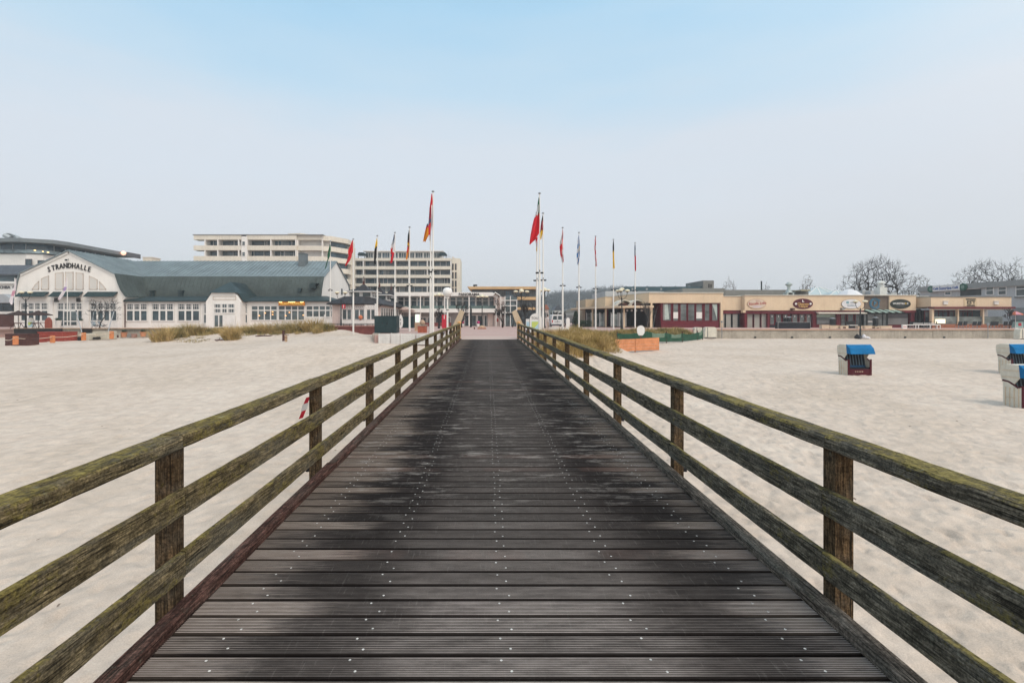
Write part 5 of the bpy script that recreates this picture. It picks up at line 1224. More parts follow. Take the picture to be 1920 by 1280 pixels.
MB().lathe([(.14, 0), (.14, 2.6), (.10, 2.9), (.05, 3.0)], (0, 0, 0), 10).build('shaft', M_LAMPDARK, t, local=True); MB().lathe([(.17, .0), (.17, .25)], (0, 0, 0), 10).build('foot', M_LAMPDARK, t, local=True)
t = thing('flower_trough', 'low reddish planting trough on the plaza under the middle lamp', 'trough', (PX(903.5, 58), 58, PLAZA))
MB().prism([(-.55, 0), (.55, 0), (.48, .22), (-.48, .22)], -.4, .4, 'y').build('trough', paint('trough_red', (.36, .20, .15), .8, .2, 3), t, local=True)
MB().lathe([(.42, .22), (.36, .34), (.2, .42), (.02, .46)], (0, 0, 0), 8).build('soil_heap', M_TAN, t, local=True)
MB().lathe([(.07, 0), (.07, .2), (.02, .25)], (-.9, 0, 0), 8).build('end_stone', M_BROWNWOOD, t, local=True)
# boards beside the right fin
arch_board('large white arched map board by the right pair of tall flagpoles', (PX(1004.5, 40), 40, PLAZA), 1.0, 1.72, 0, txt='TOUR')
t = thing('map_board', 'narrow white map board left of the large arched map board', 'map board', (PX(990.3, 42), 42, PLAZA))
MB().box(-.2, .2, -.04, .04, .3, 1.25).box(-.04, .04, -.03, .03, 0, .3).build('board', M_TRIM, t, local=True); MB().box(-.15, .15, -.05, -.041, .45, 1.0).build('map', MATS['map_sea'], t, local=True)

# ------------------------------------------------------------------ white van, person, tall white stele
van = thing('parked_van', 'white delivery van parked rear-on behind the dune grass', 'van', (PX(1045.3, 66), 66, PLAZA))
M_VAN = paint('van_white', (.70, .70, .69), .3, .05, 1, spec=.5)
bp = [(-.80, .32), (.80, .32), (.84, .9), (.80, 1.25), (.70, 1.70), (.58, 1.84), (-.58, 1.84), (-.70, 1.70), (-.80, 1.25), (-.84, .9)]
MB().prism(bp, 0, 3.0, 'y').prism([(-.8, .32), (.8, .32), (.8, .95), (-.8, .95)], 3.001, 4.0, 'y').build('body', M_VAN, van, local=True)
for a in (-1, 1):
    MB().prism([(a*.08, 1.12), (a*.66, 1.12), (a*.58, 1.66), (a*.08, 1.66)], -.02, .004, 'y').build('rear_window', M_GL, van, local=True)
    MB().box(a*.70-.06, a*.70+.06, -.03, .01, .72, 1.08).build('tail_light', paint('tail_red', (.4, .02, .02), .3, .1, 2), van, local=True)
    for y in (.65, 3.2):
        w = MB(); w.prism([(y+.31*math.cos(i*math.pi/9), .31+.31*math.sin(i*math.pi/9)) for i in range(18)], a*.82-.09, a*.82+.09, 'x'); wo = w.build('wheel', M_LAMPDARK, van, local=True)
        w = MB(); w.prism([(y+.17*math.cos(i*math.pi/6), .31+.17*math.sin(i*math.pi/6)) for i in range(12)], a*.82-.10, a*.82+.10, 'x'); w.build('rim', M_STEEL, wo, local=True)
    MB().box(a*.9-.06, a*.9+.06, 2.4, 2.6, 1.15, 1.35).build('mirror', M_LAMPDARK, van, local=True)
MB().box(-.82, .82, -.10, -.001, .30, .52).build('bumper', M_LOGO, van, local=True)
MB().box(-.28, .28, -.03, -.001, .58, .70).build('number_plate', M_TRIM, van, local=True)
MB().box(-.42, .42, -.025, -.001, .80, .87).box(-.04, .04, -.03, -.001, .94, 1.04).build('rear_trim', M_LOGO, van, local=True)
MB().box(-.012, .012, -.012, .0, .53, 1.80).build('door_gap', M_LAMPDARK, van, local=True)
t = thing('white_stele', 'tall white round-topped board right of the van', 'board', (PX(1065, 52), 52, PLAZA))
MB().prism([(-.20, 0), (.20, 0), (.20, 1.15)]+[(.20*math.cos(math.pi*i/8), 1.15+.24*math.sin(math.pi*i/8)) for i in range(9)]+[(-.20, 1.15)], -.05, .05, 'y').build('board', M_TRIM, t, local=True)
MB().box(-.26, .26, -.1, .1, 0, .06).build('foot', M_CONC, t, local=True)
t = thing('round_board', 'white round-topped board among the dune grass before the beige pavilion', 'board', (PX(1201.5, 46), 46, .0))
MB().prism([(-.18, 0), (.18, 0), (.34, .22), (.37, .5)]+[(.37*math.cos(math.pi*i/10), .58+.37*math.sin(math.pi*i/10)) for i in range(11)]+[(-.37, .5), (-.34, .22)], -.03, .03, 'y').build('board', M_TRIM, t, local=True)
MB().box(-.05, .05, -.02, .02, -.5, 0).build('stake', M_BROWNWOOD, t, local=True)

def person(label, loc, rz, coat, legs, hair):
    """one continuous skinned figure standing with bent forearms"""
    t = thing('person', label, 'person', loc, None, rz)
    J = {'pel': (0, 0, .92, .135), 'sp': (0, .0, 1.12, .125), 'ch': (0, -.01, 1.32, .145), 'nk': (0, -.01, 1.47, .058), 'hd': (0, -.03, 1.56, .085), 'hd2': (0, -.03, 1.66, .092), 'tp': (0, -.02, 1.73, .06)}
    E = [('pel', 'sp'), ('sp', 'ch'), ('ch', 'nk'), ('nk', 'hd'), ('hd', 'hd2'), ('hd2', 'tp')]
    for s, n in ((-1, 'l'), (1, 'r')):
        J.update({n+'hp': (s*.10, 0, .86, .095), n+'kn': (s*.11, -.02, .48, .065), n+'an': (s*.115, .01, .09, .045), n+'to': (s*.125, -.13, .04, .04),
                  n+'sh': (s*.185, 0, 1.38, .062), n+'el': (s*.25, .03, 1.12, .046), n+'wr': (s*.16, -.22, 1.10, .033), n+'ha': (s*.12, -.30, 1.13, .034)})
        E += [('pel', n+'hp'), (n+'hp', n+'kn'), (n+'kn', n+'an'), (n+'an', n+'to'), ('ch', n+'sh'), (n+'sh', n+'el'), (n+'el', n+'wr'), (n+'wr', n+'ha')]
        for k in range(4):
            a = n+'f%d' % k; J[a] = (s*(.09+.018*k), -.37+.008*abs(k-1), 1.135+.01*k, .010); E.append((n+'ha', a))
        J[n+'th'] = (s*.07, -.31, 1.17, .011); E.append((n+'ha', n+'th'))
    ks = list(J); me = bpy.data.meshes.new('figure'); me.from_pydata([J[k][:3] for k in ks], [(ks.index(a), ks.index(b)) for a, b in E], [])
    o = bpy.data.objects.new('figure', me); col.objects.link(o)
    md = o.modifiers.new('s', 'SKIN'); sv = me.skin_vertices[0].data
    for i, k in enumerate(ks): sv[i].radius = (J[k][3], J[k][3])
    sv[0].use_root = True
    o.modifiers.new('u', 'SUBSURF').levels = 1
    m2 = bpy.data.meshes.new_from_object(o.evaluated_get(bpy.context.evaluated_depsgraph_get())); bpy.data.objects.remove(o)
    M_ = [paint('skin', (.46, .27, .20), .6, .08, 6), coat, legs]
    b = MB(); b.v = [tuple(v.co) for v in m2.vertices]
    for p in m2.polygons:
        c = p.center; b.f.append(tuple(p.vertices)); b.m.append(0 if c.z > 1.47 or (c.y < -.21 and c.z > .8) else 2 if c.z < .90 else 1)
    b.build('body', M_, t, True, local=True)
    MB().lathe([(.098, 1.60), (.108, 1.68), (.09, 1.755), (.03, 1.785)], (0, .005, 0), 10).build('hair', hair, t, True, local=True)
    MB().box(-.05, -.02, -.128, -.11, 1.635, 1.65).box(.02, .05, -.128, -.11, 1.635, 1.65).build('eye', M_BLACK, t, local=True)
    return t
person('person in a pale jacket and beige trousers standing beside the van', (PX(1027, 60), 60, PLAZA), R(50), paint('pale_jacket', (.52, .47, .45), .8, .1, 5), paint('beige_trousers', (.42, .33, .27), .8, .1, 5), paint('dark_hair', (.03, .02, .02), .6, .2, 8))

# ------------------------------------------------------------------ flagpoles and flags
def flagpole(label, px_, ytop, Z, zb=PLAZA, H=None):
    zt = PH(ytop, Z); h = zt-zb; t = thing('flagpole', label, 'flagpole', (PX(px_, Z), Z, zb), 'white flagpoles around the plaza')
    MB().lathe([(.11, -.3), (.095, .1), (.085, h*.43), (.062, h*.45), (.042, h-.05), (.042, h)], (0, 0, 0), 10).build('shaft', M_POLEW, t, True, local=True)
    MB().box(-.30, .30, -.02, .02, h*.435, h*.447).box(-.02, .02, -.28, .28, h*.4485, h*.46).build('cleat_arms', M_LAMPDARK, t, local=True)
    MB().lathe([(.05, h), (.12, h+.04), (.12, h+.08), (.03, h+.14)], (0, 0, 0), 8).build('finial', M_STEEL, t, local=True)
    return t
FC = {'red': (.60, .020, .032), 'white': (.64, .62, .63), 'green': (.018, .12, .06), 'black': (.014, .014, .016), 'gold': (.78, .50, .015), 'orange': (.72, .27, .015), 'blue': (.03, .17, .42), 'navy': (.05, .07, .14), 'darkred': (.30, .02, .04), 'grey': (.40, .42, .45)}
def flag(label, px_, Z, sil, bands, group='limp flags on the plaza poles', check=None):
    """limp flag: sil = (y, left, right) pixel silhouette; bands = (share from top, colour)"""
    m = MB(); n = 26; k = 7; ph = (px_*1.7) % 6.28
    names = []
    def sil_at(t):
        y = sil[0][0]+(sil[-1][0]-sil[0][0])*t
        for (a, l0, r0), (b, l1, r1) in zip(sil, sil[1:]):
            if y <= b+1e-6: u = (y-a)/(b-a); return y, l0+(l1-l0)*u, r0+(r1-r0)*u
        return sil[-1]
    for i in range(n+1):
        y, l, r = sil_at(i/n)
        for j in range(k+1):
            u = j/k; w = abs(PX(r, Z)-PX(l, Z))
            m.v.append((PX(l+(r-l)*u, Z), Z-.12+(.06+.25*w)*math.sin(u*9.5+ph+i*.16)*(.4+.6*min(1, i/6)), PH(y, Z)+.05*math.sin(j*1.3+ph)))
    for i in range(n):
        for j in range(k):
            m.f.append((i*(k+1)+j, i*(k+1)+j+1, (i+1)*(k+1)+j+1, (i+1)*(k+1)+j))
            t = i/n+(.10*(j/k-.5)); c = bands[-1][1]
            for lim, nm in bands:
                if t < lim: c = nm; break
            if check and (i//check[0]+j//check[1]) % 2: c = check[2]
            if isinstance(c, tuple): c = c[0] if j < k*.5 else c[1]
            if c not in names: names.append(c)
            m.m.append(names.index(c))
    o = m.build('flag', [paint('flag_'+c, FC[c], .75, .12, 2.5) for c in names], None, True)
    return tag(o, label, 'flag', group)
poles = ((619.4, 453, 60, 'flagpole of the green flag in front of the hall end'), (662.5, 449.5, 53, 'flagpole of the plain red flag, second from left'), (707.5, 443, 53, 'flagpole of the yellow and black flag rising behind the large green locker'),
    (740.5, 437, 51, 'flagpole of the grey, white and red flag left of the middle'), (768, 427, 47.5, 'flagpole of the black, red and gold flag with crest'), (807.3, 392, 39, 'left one of the paired tall flagpoles left of the boardwalk'), (811.9, 360.5, 38, 'tallest flagpole at the left of the boardwalk carrying the red and white flag'),
    (1006.8, 400, 41, 'shorter flagpole standing just left of the tall green, white and red one'), (1011.6, 364, 37.5, 'tallest flagpole right of the boardwalk with green, white and red flag'), (1018.2, 401, 44, 'flagpole with small black, red and gold flag by the map board'), (1055, 428, 49.5, 'flagpole of the red and white cross flag right of the van'),
    (1085.5, 437, 53, 'flagpole of the blue and white flag'), (1116.8, 444, 56, 'flagpole of the red and white chequered flag'), (1150.2, 450, 58, 'flagpole of the black over yellow flag on the right'), (1190.8, 456, 60, 'rightmost flagpole with the blue, white and red flag'))
for px_, yt, Z, lb in poles: flagpole(lb, px_, yt, Z, -.25 if px_ in (662.5,) else PLAZA)
flag('plain dark green limp flag on the leftmost pole', 619.4, 60, ((458, 618.8, 619.6), (466, 617.5, 620.5), (478, 614.5, 620), (486, 614.5, 616.5), (504, 609.8, 611.2)), ((1, 'green'),))
flag('plain red flag swinging left from its pole', 662.5, 53, ((450.5, 661, 662.3), (458, 658.5, 662.3), (470, 654, 662.4), (476, 653.8, 659.5), (480, 655, 659.5), (488, 652, 656), (498.5, 647.6, 649)), ((1, 'red'),))
flag('limp flag with yellow top and black lower half', 707.5, 53, ((447, 706.8, 707.4), (457, 704.8, 708), (466, 703.3, 706.5), (480, 701.8, 706), (493, 701.2, 705), (496, 702.5, 705.5)), ((.24, 'gold'), (.30, 'gold'), (1, 'black')))
flag('limp flag fading from grey and white to red', 740.5, 51, ((440, 738.8, 740.2), (448, 737.8, 740.3), (458, 735, 741.2), (466, 733.2, 741.2), (476, 733.5, 738.5), (487, 732.8, 737.5), (493.5, 731.5, 735.5)), ((.16, 'navy'), (.30, 'grey'), (.42, 'white'), (.62, ('red', 'white')), (.70, ('navy', 'red')), (1, 'red')))
flag('limp black, red and gold flag with a small crest', 768, 47.5, ((432, 767, 767.6), (442, 764.8, 768.3), (455, 763.8, 768.4), (468, 763.2, 768), (478, 762, 766), (487.5, 761.3, 764)), ((.30, 'black'), (.38, ('black', 'darkred')), (.46, ('gold', 'red')), (.52, ('navy', 'gold')), (.72, ('red', 'orange')), (1, 'orange')))
flag('tall red and white limp flag on the tallest left pole', 811.9, 38, ((364, 809.2, 810.4), (376, 807.8, 811.2), (390, 805.8, 812), (405, 804.4, 812.6), (420, 803, 812), (436, 803.5, 809), (452, 805, 808.5)), ((.22, 'red'), (.30, ('red', 'white')), (.50, ('darkred', 'white')), (.60, ('navy', 'white')), (.74, ('red', 'white')), (.84, ('red', 'white')), (1, 'white')))
flag('flag with orange corner hanging out from the shorter left tall pole', 807.3, 39, ((420, 800.8, 803), (430, 798.6, 803.6), (441, 795.8, 804), (453.5, 792.8, 798.5)), ((.10, 'navy'), (.2, 'red'), (1, 'orange')))
flag('large red flag with green and white top on the tallest right pole', 1011.6, 37.5, ((371, 1009.5, 1010.8), (382, 1007.6, 1011.2), (396, 1006.2, 1011.2), (404, 1002.5, 1011), (420, 998.5, 1011), (440, 994.6, 1010), (452, 993, 1003), (458.5, 992, 994)), ((.12, 'green'), (.22, ('white', 'green')), (.36, ('white', 'green')), (.62, 'red'), (.80, ('red', 'red')), (1, 'red')))
flag('white and red lower edge of a flag behind the tallest right pole', 1006.8, 41, ((428, 1004.5, 1009.8), (440, 1003.5, 1008.8), (452, 1003.8, 1007.5), (462, 1005.2, 1007), (471, 1005.2, 1006.6)), ((.2, 'red'), (.4, ('red', 'white')), (.55, 'red'), (.8, ('white', 'red')), (1, 'gold')))
flag('small limp black, red and gold flag beside the tallest right pole', 1018.2, 44, ((404, 1017, 1018), (414, 1014.5, 1018.4), (426, 1013, 1018.3), (438, 1012.6, 1017), (449, 1012, 1014.5)), ((.22, 'black'), (.62, 'darkred'), (1, 'gold')))
flag('limp red flag with white cross pattern', 1055, 49.5, ((431, 1054, 1055), (441, 1052.2, 1056), (455, 1048.6, 1055.8), (464, 1048.8, 1055.6), (476, 1050.2, 1055.3), (491, 1053.5, 1056.3)), ((.14, ('white', 'red')), (.28, ('white', 'darkred')), (.44, ('white', 'red')), (.62, 'red'), (.80, ('red', 'white')), (1, ('white', 'red'))))
flag('limp blue and white lozenge flag with a crest', 1085.5, 53, ((441, 1084.3, 1085.2), (450, 1082.6, 1086.3), (464, 1082.3, 1086.6), (476, 1081.2, 1086.4), (488, 1081.6, 1085.6), (496.5, 1082.5, 1084.5)), ((.42, 'blue'), (.54, ('blue', 'gold')), (1, 'blue')), check=(4, 3, 'white'))
flag('limp red and white chequered flag', 1116.8, 56, ((444.5, 1115.6, 1116.6), (456, 1114.3, 1117.2), (470, 1113.8, 1117.2), (484, 1114.6, 1118.4), (499, 1116.2, 1119)), ((1, 'red'),), check=(4, 3, 'white'))
flag('limp flag with black top over yellow', 1150.2, 58, ((451.5, 1149.3, 1150.2), (462, 1148.2, 1151), (476, 1147.6, 1151.5), (490, 1148.2, 1152), (503, 1148.6, 1152.2)), ((.36, 'black'), (1, 'gold')))
flag('limp blue, white and red flag on the rightmost pole', 1190.8, 60, ((458, 1189.6, 1190.6), (468, 1189, 1191.2), (480, 1188.5, 1192.2), (494, 1189, 1192.6), (507.5, 1190, 1192)), ((.22, 'navy'), (.38, ('navy', 'white')), (.46, ('red', 'white')), (1, 'red')))
# ------------------------------------------------------------------ materials of the right-hand side
M_BEIGE = paint('beige_render', (.66, .515, .36), .75, .07, .4, .12)
M_BEIGE2 = paint('tan_render', (.43, .335, .235), .75, .08, .4, .2)
M_WINE = paint('wine_red_paint', (.125, .014, .024), .45, .2, 1, .15)
M_GREYROOF = paint('grey_roof_felt', (.20, .20, .185), .85, .15, .5, .2)
M_TEALBOX = paint('teal_cladding', (.045, .085, .10), .5, .15, .6)
M_GREYWALL = paint('cool_grey_wall', (.42, .43, .43), .7, .08, .4, .25)
M_SHUT = paint('grey_blind', (.33, .32, .29), .6, .12, .8)
M_GLG = glass('shop_glass', (.12, .135, .135), .08)
M_TERRA2 = paint('terracotta_wall', (.32, .13, .08), .8, .18, 1, .2)
M_CREAMBOX = paint('cream_crate', (.60, .48, .35), .7, .15, 2)

# ------------------------------------------------------------------ beige curved pavilion behind the right flagpoles
ZR = 68.0
bp_ = thing('beach_pavilion', 'beige flat-roofed pavilion with wine-red windows and a curved canopy', 'pavilion', (26, ZR+6, PLAZA))
X0, X1 = PX(1217, ZR), PX(1356, ZR); zt, zf = PH(549.5, ZR), PH(567.8, ZR)
curve = [(X0, ZR), (X1, ZR), (X1, 84), (19.5, 96), (19.9, 90), (20.6, 84)]+[(20.6+(X0-20.6)*(i/6)**2, 84-(84-ZR)*i/6) for i in range(1, 6)]
MB().prism(curve, zf, zt, 'z').build('fascia_wall', M_BEIGE, bp_)
e = [(x+(.0 if i > 1 else 0), y-.12) if i < 2 else (x-.1, y) for i, (x, y) in enumerate(curve)]
MB().prism(e, zt+.001, zt+.12, 'z').build('roof_edge', paint('pale_roof_edge', (.55, .52, .45), .7, .1, 1), bp_)
MB().box(PX(1240, ZR), X1-.1, ZR+.3, ZR+8, PLAZA, zf).build('window_wall', M_WINE, bp_)
MB().box(PX(1223, ZR), PX(1241, ZR), ZR+2.5, ZR+8, PLAZA, zf).build('recess_wall', M_LAMPDARK, bp_)
for k, (a, b) in enumerate(((1244, 1258.6), (1261, 1272.3), (1274.5, 1288), (1288.8, 1303), (1304, 1317.3), (1320, 1331), (1333.8, 1346.4))):
    fr = pwindow(bp_, a, b, 568.8, 602, ZR+.3, 1, 1, fw=.09, mf=M_WINE, mg=M_GLG)
    if k in (1, 4): m = MB(); pbox(m, a+1, b-1, 585, 597, ZR+.3, .02, 0, .06); m.build('poster', M_TRIM, fr)
    if k in (0, 6):
        m = MB(); c = [(a+.6, 569.5), (a+9, 569.5), (a+10, 580), (a+12, 598), (a+.6, 600)] if k == 0 else [(b-10, 569.5), (b-.6, 569.5), (b-.6, 600), (b-3, 590), (b-6, 580)]
        m.prism([(PX(x, ZR), PH(y, ZR)) for x, y in c], ZR+.23, ZR+.262, 'y'); m.build('curtain', paint('pale_green_curtain', (.42, .49, .45), .8, .15, 3), fr)
m = MB(); pbox(m, 1240, 1350, 602.3, 618, ZR, .4, 0, -.18); m.build('sill_panel', M_WINE, bp_)
m = MB(); pbox(m, 1220.5, 1223.3, 566, 618, ZR, .3, 0, .02); pbox(m, 1351, 1355.6, 566, 618, ZR, .4, 0, .02); m.build('column', M_BEIGE, bp_)
MB().tube([P(1225.5, 606, ZR+1), P(1233, 574, ZR+1.5)], .05, 5).tube([P(1224, 618, ZR+.8), P(1228, 590, ZR+1.3)], .05, 5).build('inner_brace', M_STEEL, bp_)
# box rising behind the canopy
MB().box(19.4, 23.2, 79, 88, 3.2, PH(556.5, 79)).build('upper_wall', M_BEIGE, bp_)
MB().box(19.3, 23.3, 78.9, 88.1, PH(556.5, 79)+.001, PH(555.9, 79)).build('upper_roof_edge', MATS['pale_roof_edge'], bp_)
MB().box(17.6, 19.39, 86, 95, PLAZA, PH(561, 86)).build('rear_wall', M_BEIGE2, bp_)
for a in (1116.5, 1122.5): m = MB(); pbox(m, a, a+4.5, 566.5, 573, 86, .3, 0, .1); m.build('small_window', M_GL, bp_)
# canopy on columns
cz0, cz1 = 3.12, 3.42
cp = [(X0+.2, 66.6), (X0+.2, 70)]+[(20.4, 76), (17.6, 88), (15.6, 90)]+[(14.6, 84), (15.2, 76), (16.6, 70.5), (18.6, 67.4)]
MB().prism(cp, cz0, cz1, 'z').build('canopy', M_BEIGE, bp_)
for x, y in ((16.2, 74), (17.4, 70.6), (19.4, 68.2), (X0-.1, 67.0), (15.3, 80)):
    MB().box(x-.11, x+.11, y-.11, y+.11, PLAZA, cz0).build('column', M_BEIGE, bp_)
for k, (a, b, Z) in enumerate(((1100, 1108, 78), (1109, 1116, 76), (1117.5, 1124, 74), (1125, 1132.5, 71.5), (1146, 1158.5, 69), (1161, 1166.5, 68.6), (1168, 1173.5, 68.4))):
    m = MB(); pbox(m, a, b, 587+.4*k % 2, 611, Z, .06); g = m.build('wind_screen', glass('screen_glass', (.22, .25, .24), .12), bp_)
    m = MB(); pbox(m, a-.5, a+.4, 586, 612, Z, .12, 0, .03); pbox(m, b-.4, b+.5, 586, 612, Z, .12, 0, .03); m.build('screen_frame', M_TRIM, g)
m = MB(); pbox(m, 1098, 1222, 577.5, 612, 79.5, .3); m.build('shaded_front', paint('dark_interior', (.035, .042, .042), .5, .3, .6), bp_)
for a in (1134, 1176.5, 1190, 1198.5, 1207):
    fr = pwindow(bp_, a, a+7.5, 579, 611, 79.4, 1, 2, fw=.09, bar=.08, mf=M_LAMPDARK, mg=(M_GL, M_WINE)[a == 1134])
for a in (1176, 1184.5, 1193, 1203): MB().lathe([(.02, -.16), (.14, -.08), (.16, 0), (.1, .12), (.02, .15)], P(a, 582, 69.5), 10).build('globe_light', paint('opal_small', (.7, .7, .67), .4, .05, 2), bp_)
for cx_ in (1171, 1195):      # arched roof lights behind the canopy edge
    Zc = 69.6; x = PX(cx_, Zc); z = cz1; m = MB(); n = 12; r0, r1 = .98, 1.12
    pts = [(x+r1*math.cos(math.pi*i/n), z+.82*r1*math.sin(math.pi*i/n)) for i in range(n+1)]+[(x+r0*math.cos(math.pi*i/n), z+.82*r0*math.sin(math.pi*i/n)) for i in range(n, -1, -1)]
    m.prism(pts, Zc, Zc+2.5, 'y'); a_ = m.build('arched_roof_light', MATS['pale_roof_edge'], bp_)
    MB().prism([(x+.7*math.cos(math.pi*i/n), z+.5*math.sin(math.pi*i/n)) for i in range(n+1)], Zc+.3, Zc+2.4, 'y').build('pane', M_BROWNWOOD, a_)
    m = MB().tube([(x-1.5, Zc-.1, z), (x-.4, Zc-.1, z+.85)], .03, 4).tube([(x-1.25, Zc-.1, z), (x-.2, Zc-.1, z+.8)], .03, 4); m.build('stay', M_TRIM, a_)
# long teal roof-top block and its stair tower
tb = thing('rooftop_block', 'long low teal block with a grey stair tower above the beige pavilion roof', 'building', (40, 100, .2))
Zt = 98.0
MB().box(PX(1172, Zt), PX(1317, Zt), Zt, Zt+10, 3, PH(537.2, Zt)).build('teal_body', M_TEALBOX, tb)
MB().box(PX(1316, Zt), PX(1336, Zt), Zt-.6, Zt+8, 3, PH(526.2, Zt)).build('stair_tower', M_GREYROOF, tb)
m = MB(); pbox(m, 1328, 1330.3, 532, 539.5, Zt-.6, .2, 0, .02); pbox(m, 1332, 1334.3, 533, 539.5, Zt-.6, .2, 0, .02); m.build('louvre', M_BLACK, tb)
for a in (1184, 1211, 1238): m = MB(); pbox(m, a, a+3.4, 540.2, 543.6, Zt, .1, 0, .03); m.build('small_window', M_STEEL, tb)
MB().box(PX(1135, 94), PX(1240, 94), 94, 106, .2, PH(546, 94)).box(PX(1240, 94), PX(1254, 94), 95, 106, .2, PH(546, 94)).build('white_podium', M_GREYWALL, tb)
m = MB()
for a in (1182, 1197, 1223, 1250, 1277, 1304): m.lathe([(.3, 0), (.22, .25), (.08, .34)], (PX(a, Zt), Zt+3, PH(537.2, Zt)), 8)
m.build('roof_domes', M_STEEL, tb)
x = PX(1268, 80); MB().lathe([(1.15, 0), (1.2, .15), (.9, .45), (.4, .62), (.05, .66)], (x, 80, zt+.1), 14).build('roof_light_dome', paint('milky_dome', (.5, .5, .46), .4, .1, 1), bp_)
MB().box(PX(1280, 76), PX(1359, 76), 76, 84, zt, PH(540.5, 76)).build('roof_step', M_GREYROOF, bp_)

# ------------------------------------------------------------------ row of beach shops
row = thing('shop_row', 'long beige row of shops with wine-red joinery behind the seawall', 'shop row', (45, ZR+5, PLAZA))
ya, yb_ = 554.5, 582.0
def seg(px0, px1, y0, y1, mat, front, name='fascia', d=6):
    m = MB(); pbox(m, px0, px1, y0, y1, ZR, d, 0, front); return m.build(name, mat, row)
seg(1356.2, 1394, 555.5, 581.5, M_BEIGE, -.5); seg(1394.2, 1617, 554.5, 582, M_BEIGE, .3); seg(1617.2, 1664, 554.5, 582, paint('brown_cladding', (.15, .115, .09), .7, .2, 1, .2), .1)
seg(1664.2, 1714, 554.5, 582, M_BEIGE, .3); seg(1714.2, 1746, 556, 578.5, M_BEIGE2, -.6)
m = MB(); pbox(m, 1356, 1394, 554.3, 555.4, ZR, 6, 0, -.4); pbox(m, 1394, 1714.5, 553, 554.4, ZR, 6, 0, .42); pbox(m, 1714.5, 1747, 554.8, 555.9, ZR, 6, 0, -.4); m.build('roof_edge', MATS['pale_roof_edge'], row)
MB().box(PX(1354, ZR), PX(1746, ZR), ZR+1.6, ZR+6.8, PLAZA, PH(579, ZR)).build('back_wall', MATS['dark_interior'], row)
seg(1353, 1394, 581.8, 588, M_WINE, -.6, 'beam', 1.5); seg(1394.3, 1527, 582.3, 588, M_WINE, .15, 'beam', 1.5); seg(1527.2, 1617, 582.3, 585, M_WINE, .25, 'beam', 1.5); seg(1664.2, 1712, 582.3, 586, M_WINE, .45, 'beam', 1.5)
m = MB(); pbox(m, 1391.5, 1396.5, 581.6, 586.2, ZR, .6, 0, .25); m.build('bracket', M_BEIGE, row)
for a, b in ((1354, 1359), (1360, 1371), (1372.5, 1383.5)): pwindow(row, a, b, 588, 617, ZR+.8, 1, 1, fw=.06, mf=M_LAMPDARK, mg=M_SHUT, name='shop_door')
seg(1395.5, 1399.5, 588, 618, M_WINE, .1, 'pier', 1.5)
for a, b in ((1400, 1411.3), (1413, 1424.8), (1426.5, 1438.3)): pwindow(row, a, b, 588, 618, ZR+.3, 1, 1, fw=.05, mf=M_WINE, mg=M_SHUT, name='shop_door')
seg(1438.5, 1442, 588, 618, M_WINE, .1, 'pier', 1.5)
for a, b in ((1442.3, 1452.3), (1453.5, 1465.3), (1467, 1478.5), (1484, 1495.8), (1497.5, 1509), (1510.5, 1522.5)):
    fr = pwindow(row, a, b, 588.3, 609, ZR+.3, 1, 1, fw=.09, mf=M_WINE, mg=M_GLG); m = MB(); pbox(m, (a+b)/2-.7, (a+b)/2+.7, 591, 594.5, ZR+.3, .02, 0, .05); m.build('decal', M_TRIM, fr)
seg(1442, 1523, 609.2, 618, paint('navy_boards', (.018, .022, .032), .6, .2, 1), -.2, 'sill_panel', .5); seg(1523, 1529, 586, 618, M_WINE, .1, 'pier', 1.5); seg(1478.7, 1483.5, 588, 609, M_WINE, -.22, 'pier', .5)
# sausage and sweet stalls
m = MB().prism([(ZR-.3, PH(586, ZR)), (ZR-.9, PH(588.2, ZR)), (ZR-.9, PH(586.8, ZR)), (ZR-.3, PH(585.2, ZR))], PX(1527, ZR), PX(1617, ZR), 'x'); m.build('awning_edge', MATS['pale_roof_edge'], row)
fr = pwindow(row, 1529.5, 1568, 588, 609, ZR+.3, 1, 1, fw=.08, mf=M_WINE, mg=M_GLG)
m = MB(); pbox(m, 1530, 1567.5, 588.6, 594, ZR+.3, .03, 0, .07); m.build('green_blind', paint('mint_blind', (.33, .43, .36), .7, .15, 1.5), fr)
m = MB(); pbox(m, 1530.5, 1567, 600.5, 601.6, ZR+.3, .2, 0, .2); pbox(m, 1530.5, 1567, 603.5, 605, ZR+.3, .2, 0, .2); m.build('counter_shelf', M_STEEL, fr)
seg(1568.3, 1574.5, 588, 618, M_WINE, .05, 'pier', 1); seg(1527.3, 1574, 609.3, 618, M_WINE, -.2, 'sill_panel', .5)
for a, b in ((1575, 1585.5), (1588, 1600.5), (1602.5, 1616.5)): pwindow(row, a, b, 588.6, 612, ZR+.3, 1, 1, fw=.1, mf=M_WINE, mg=(M_GLG, M_GL2)[a > 1580], name='shop_window')
seg(1575, 1617, 612.2, 618, M_WINE, -.2, 'sill_panel', .5)
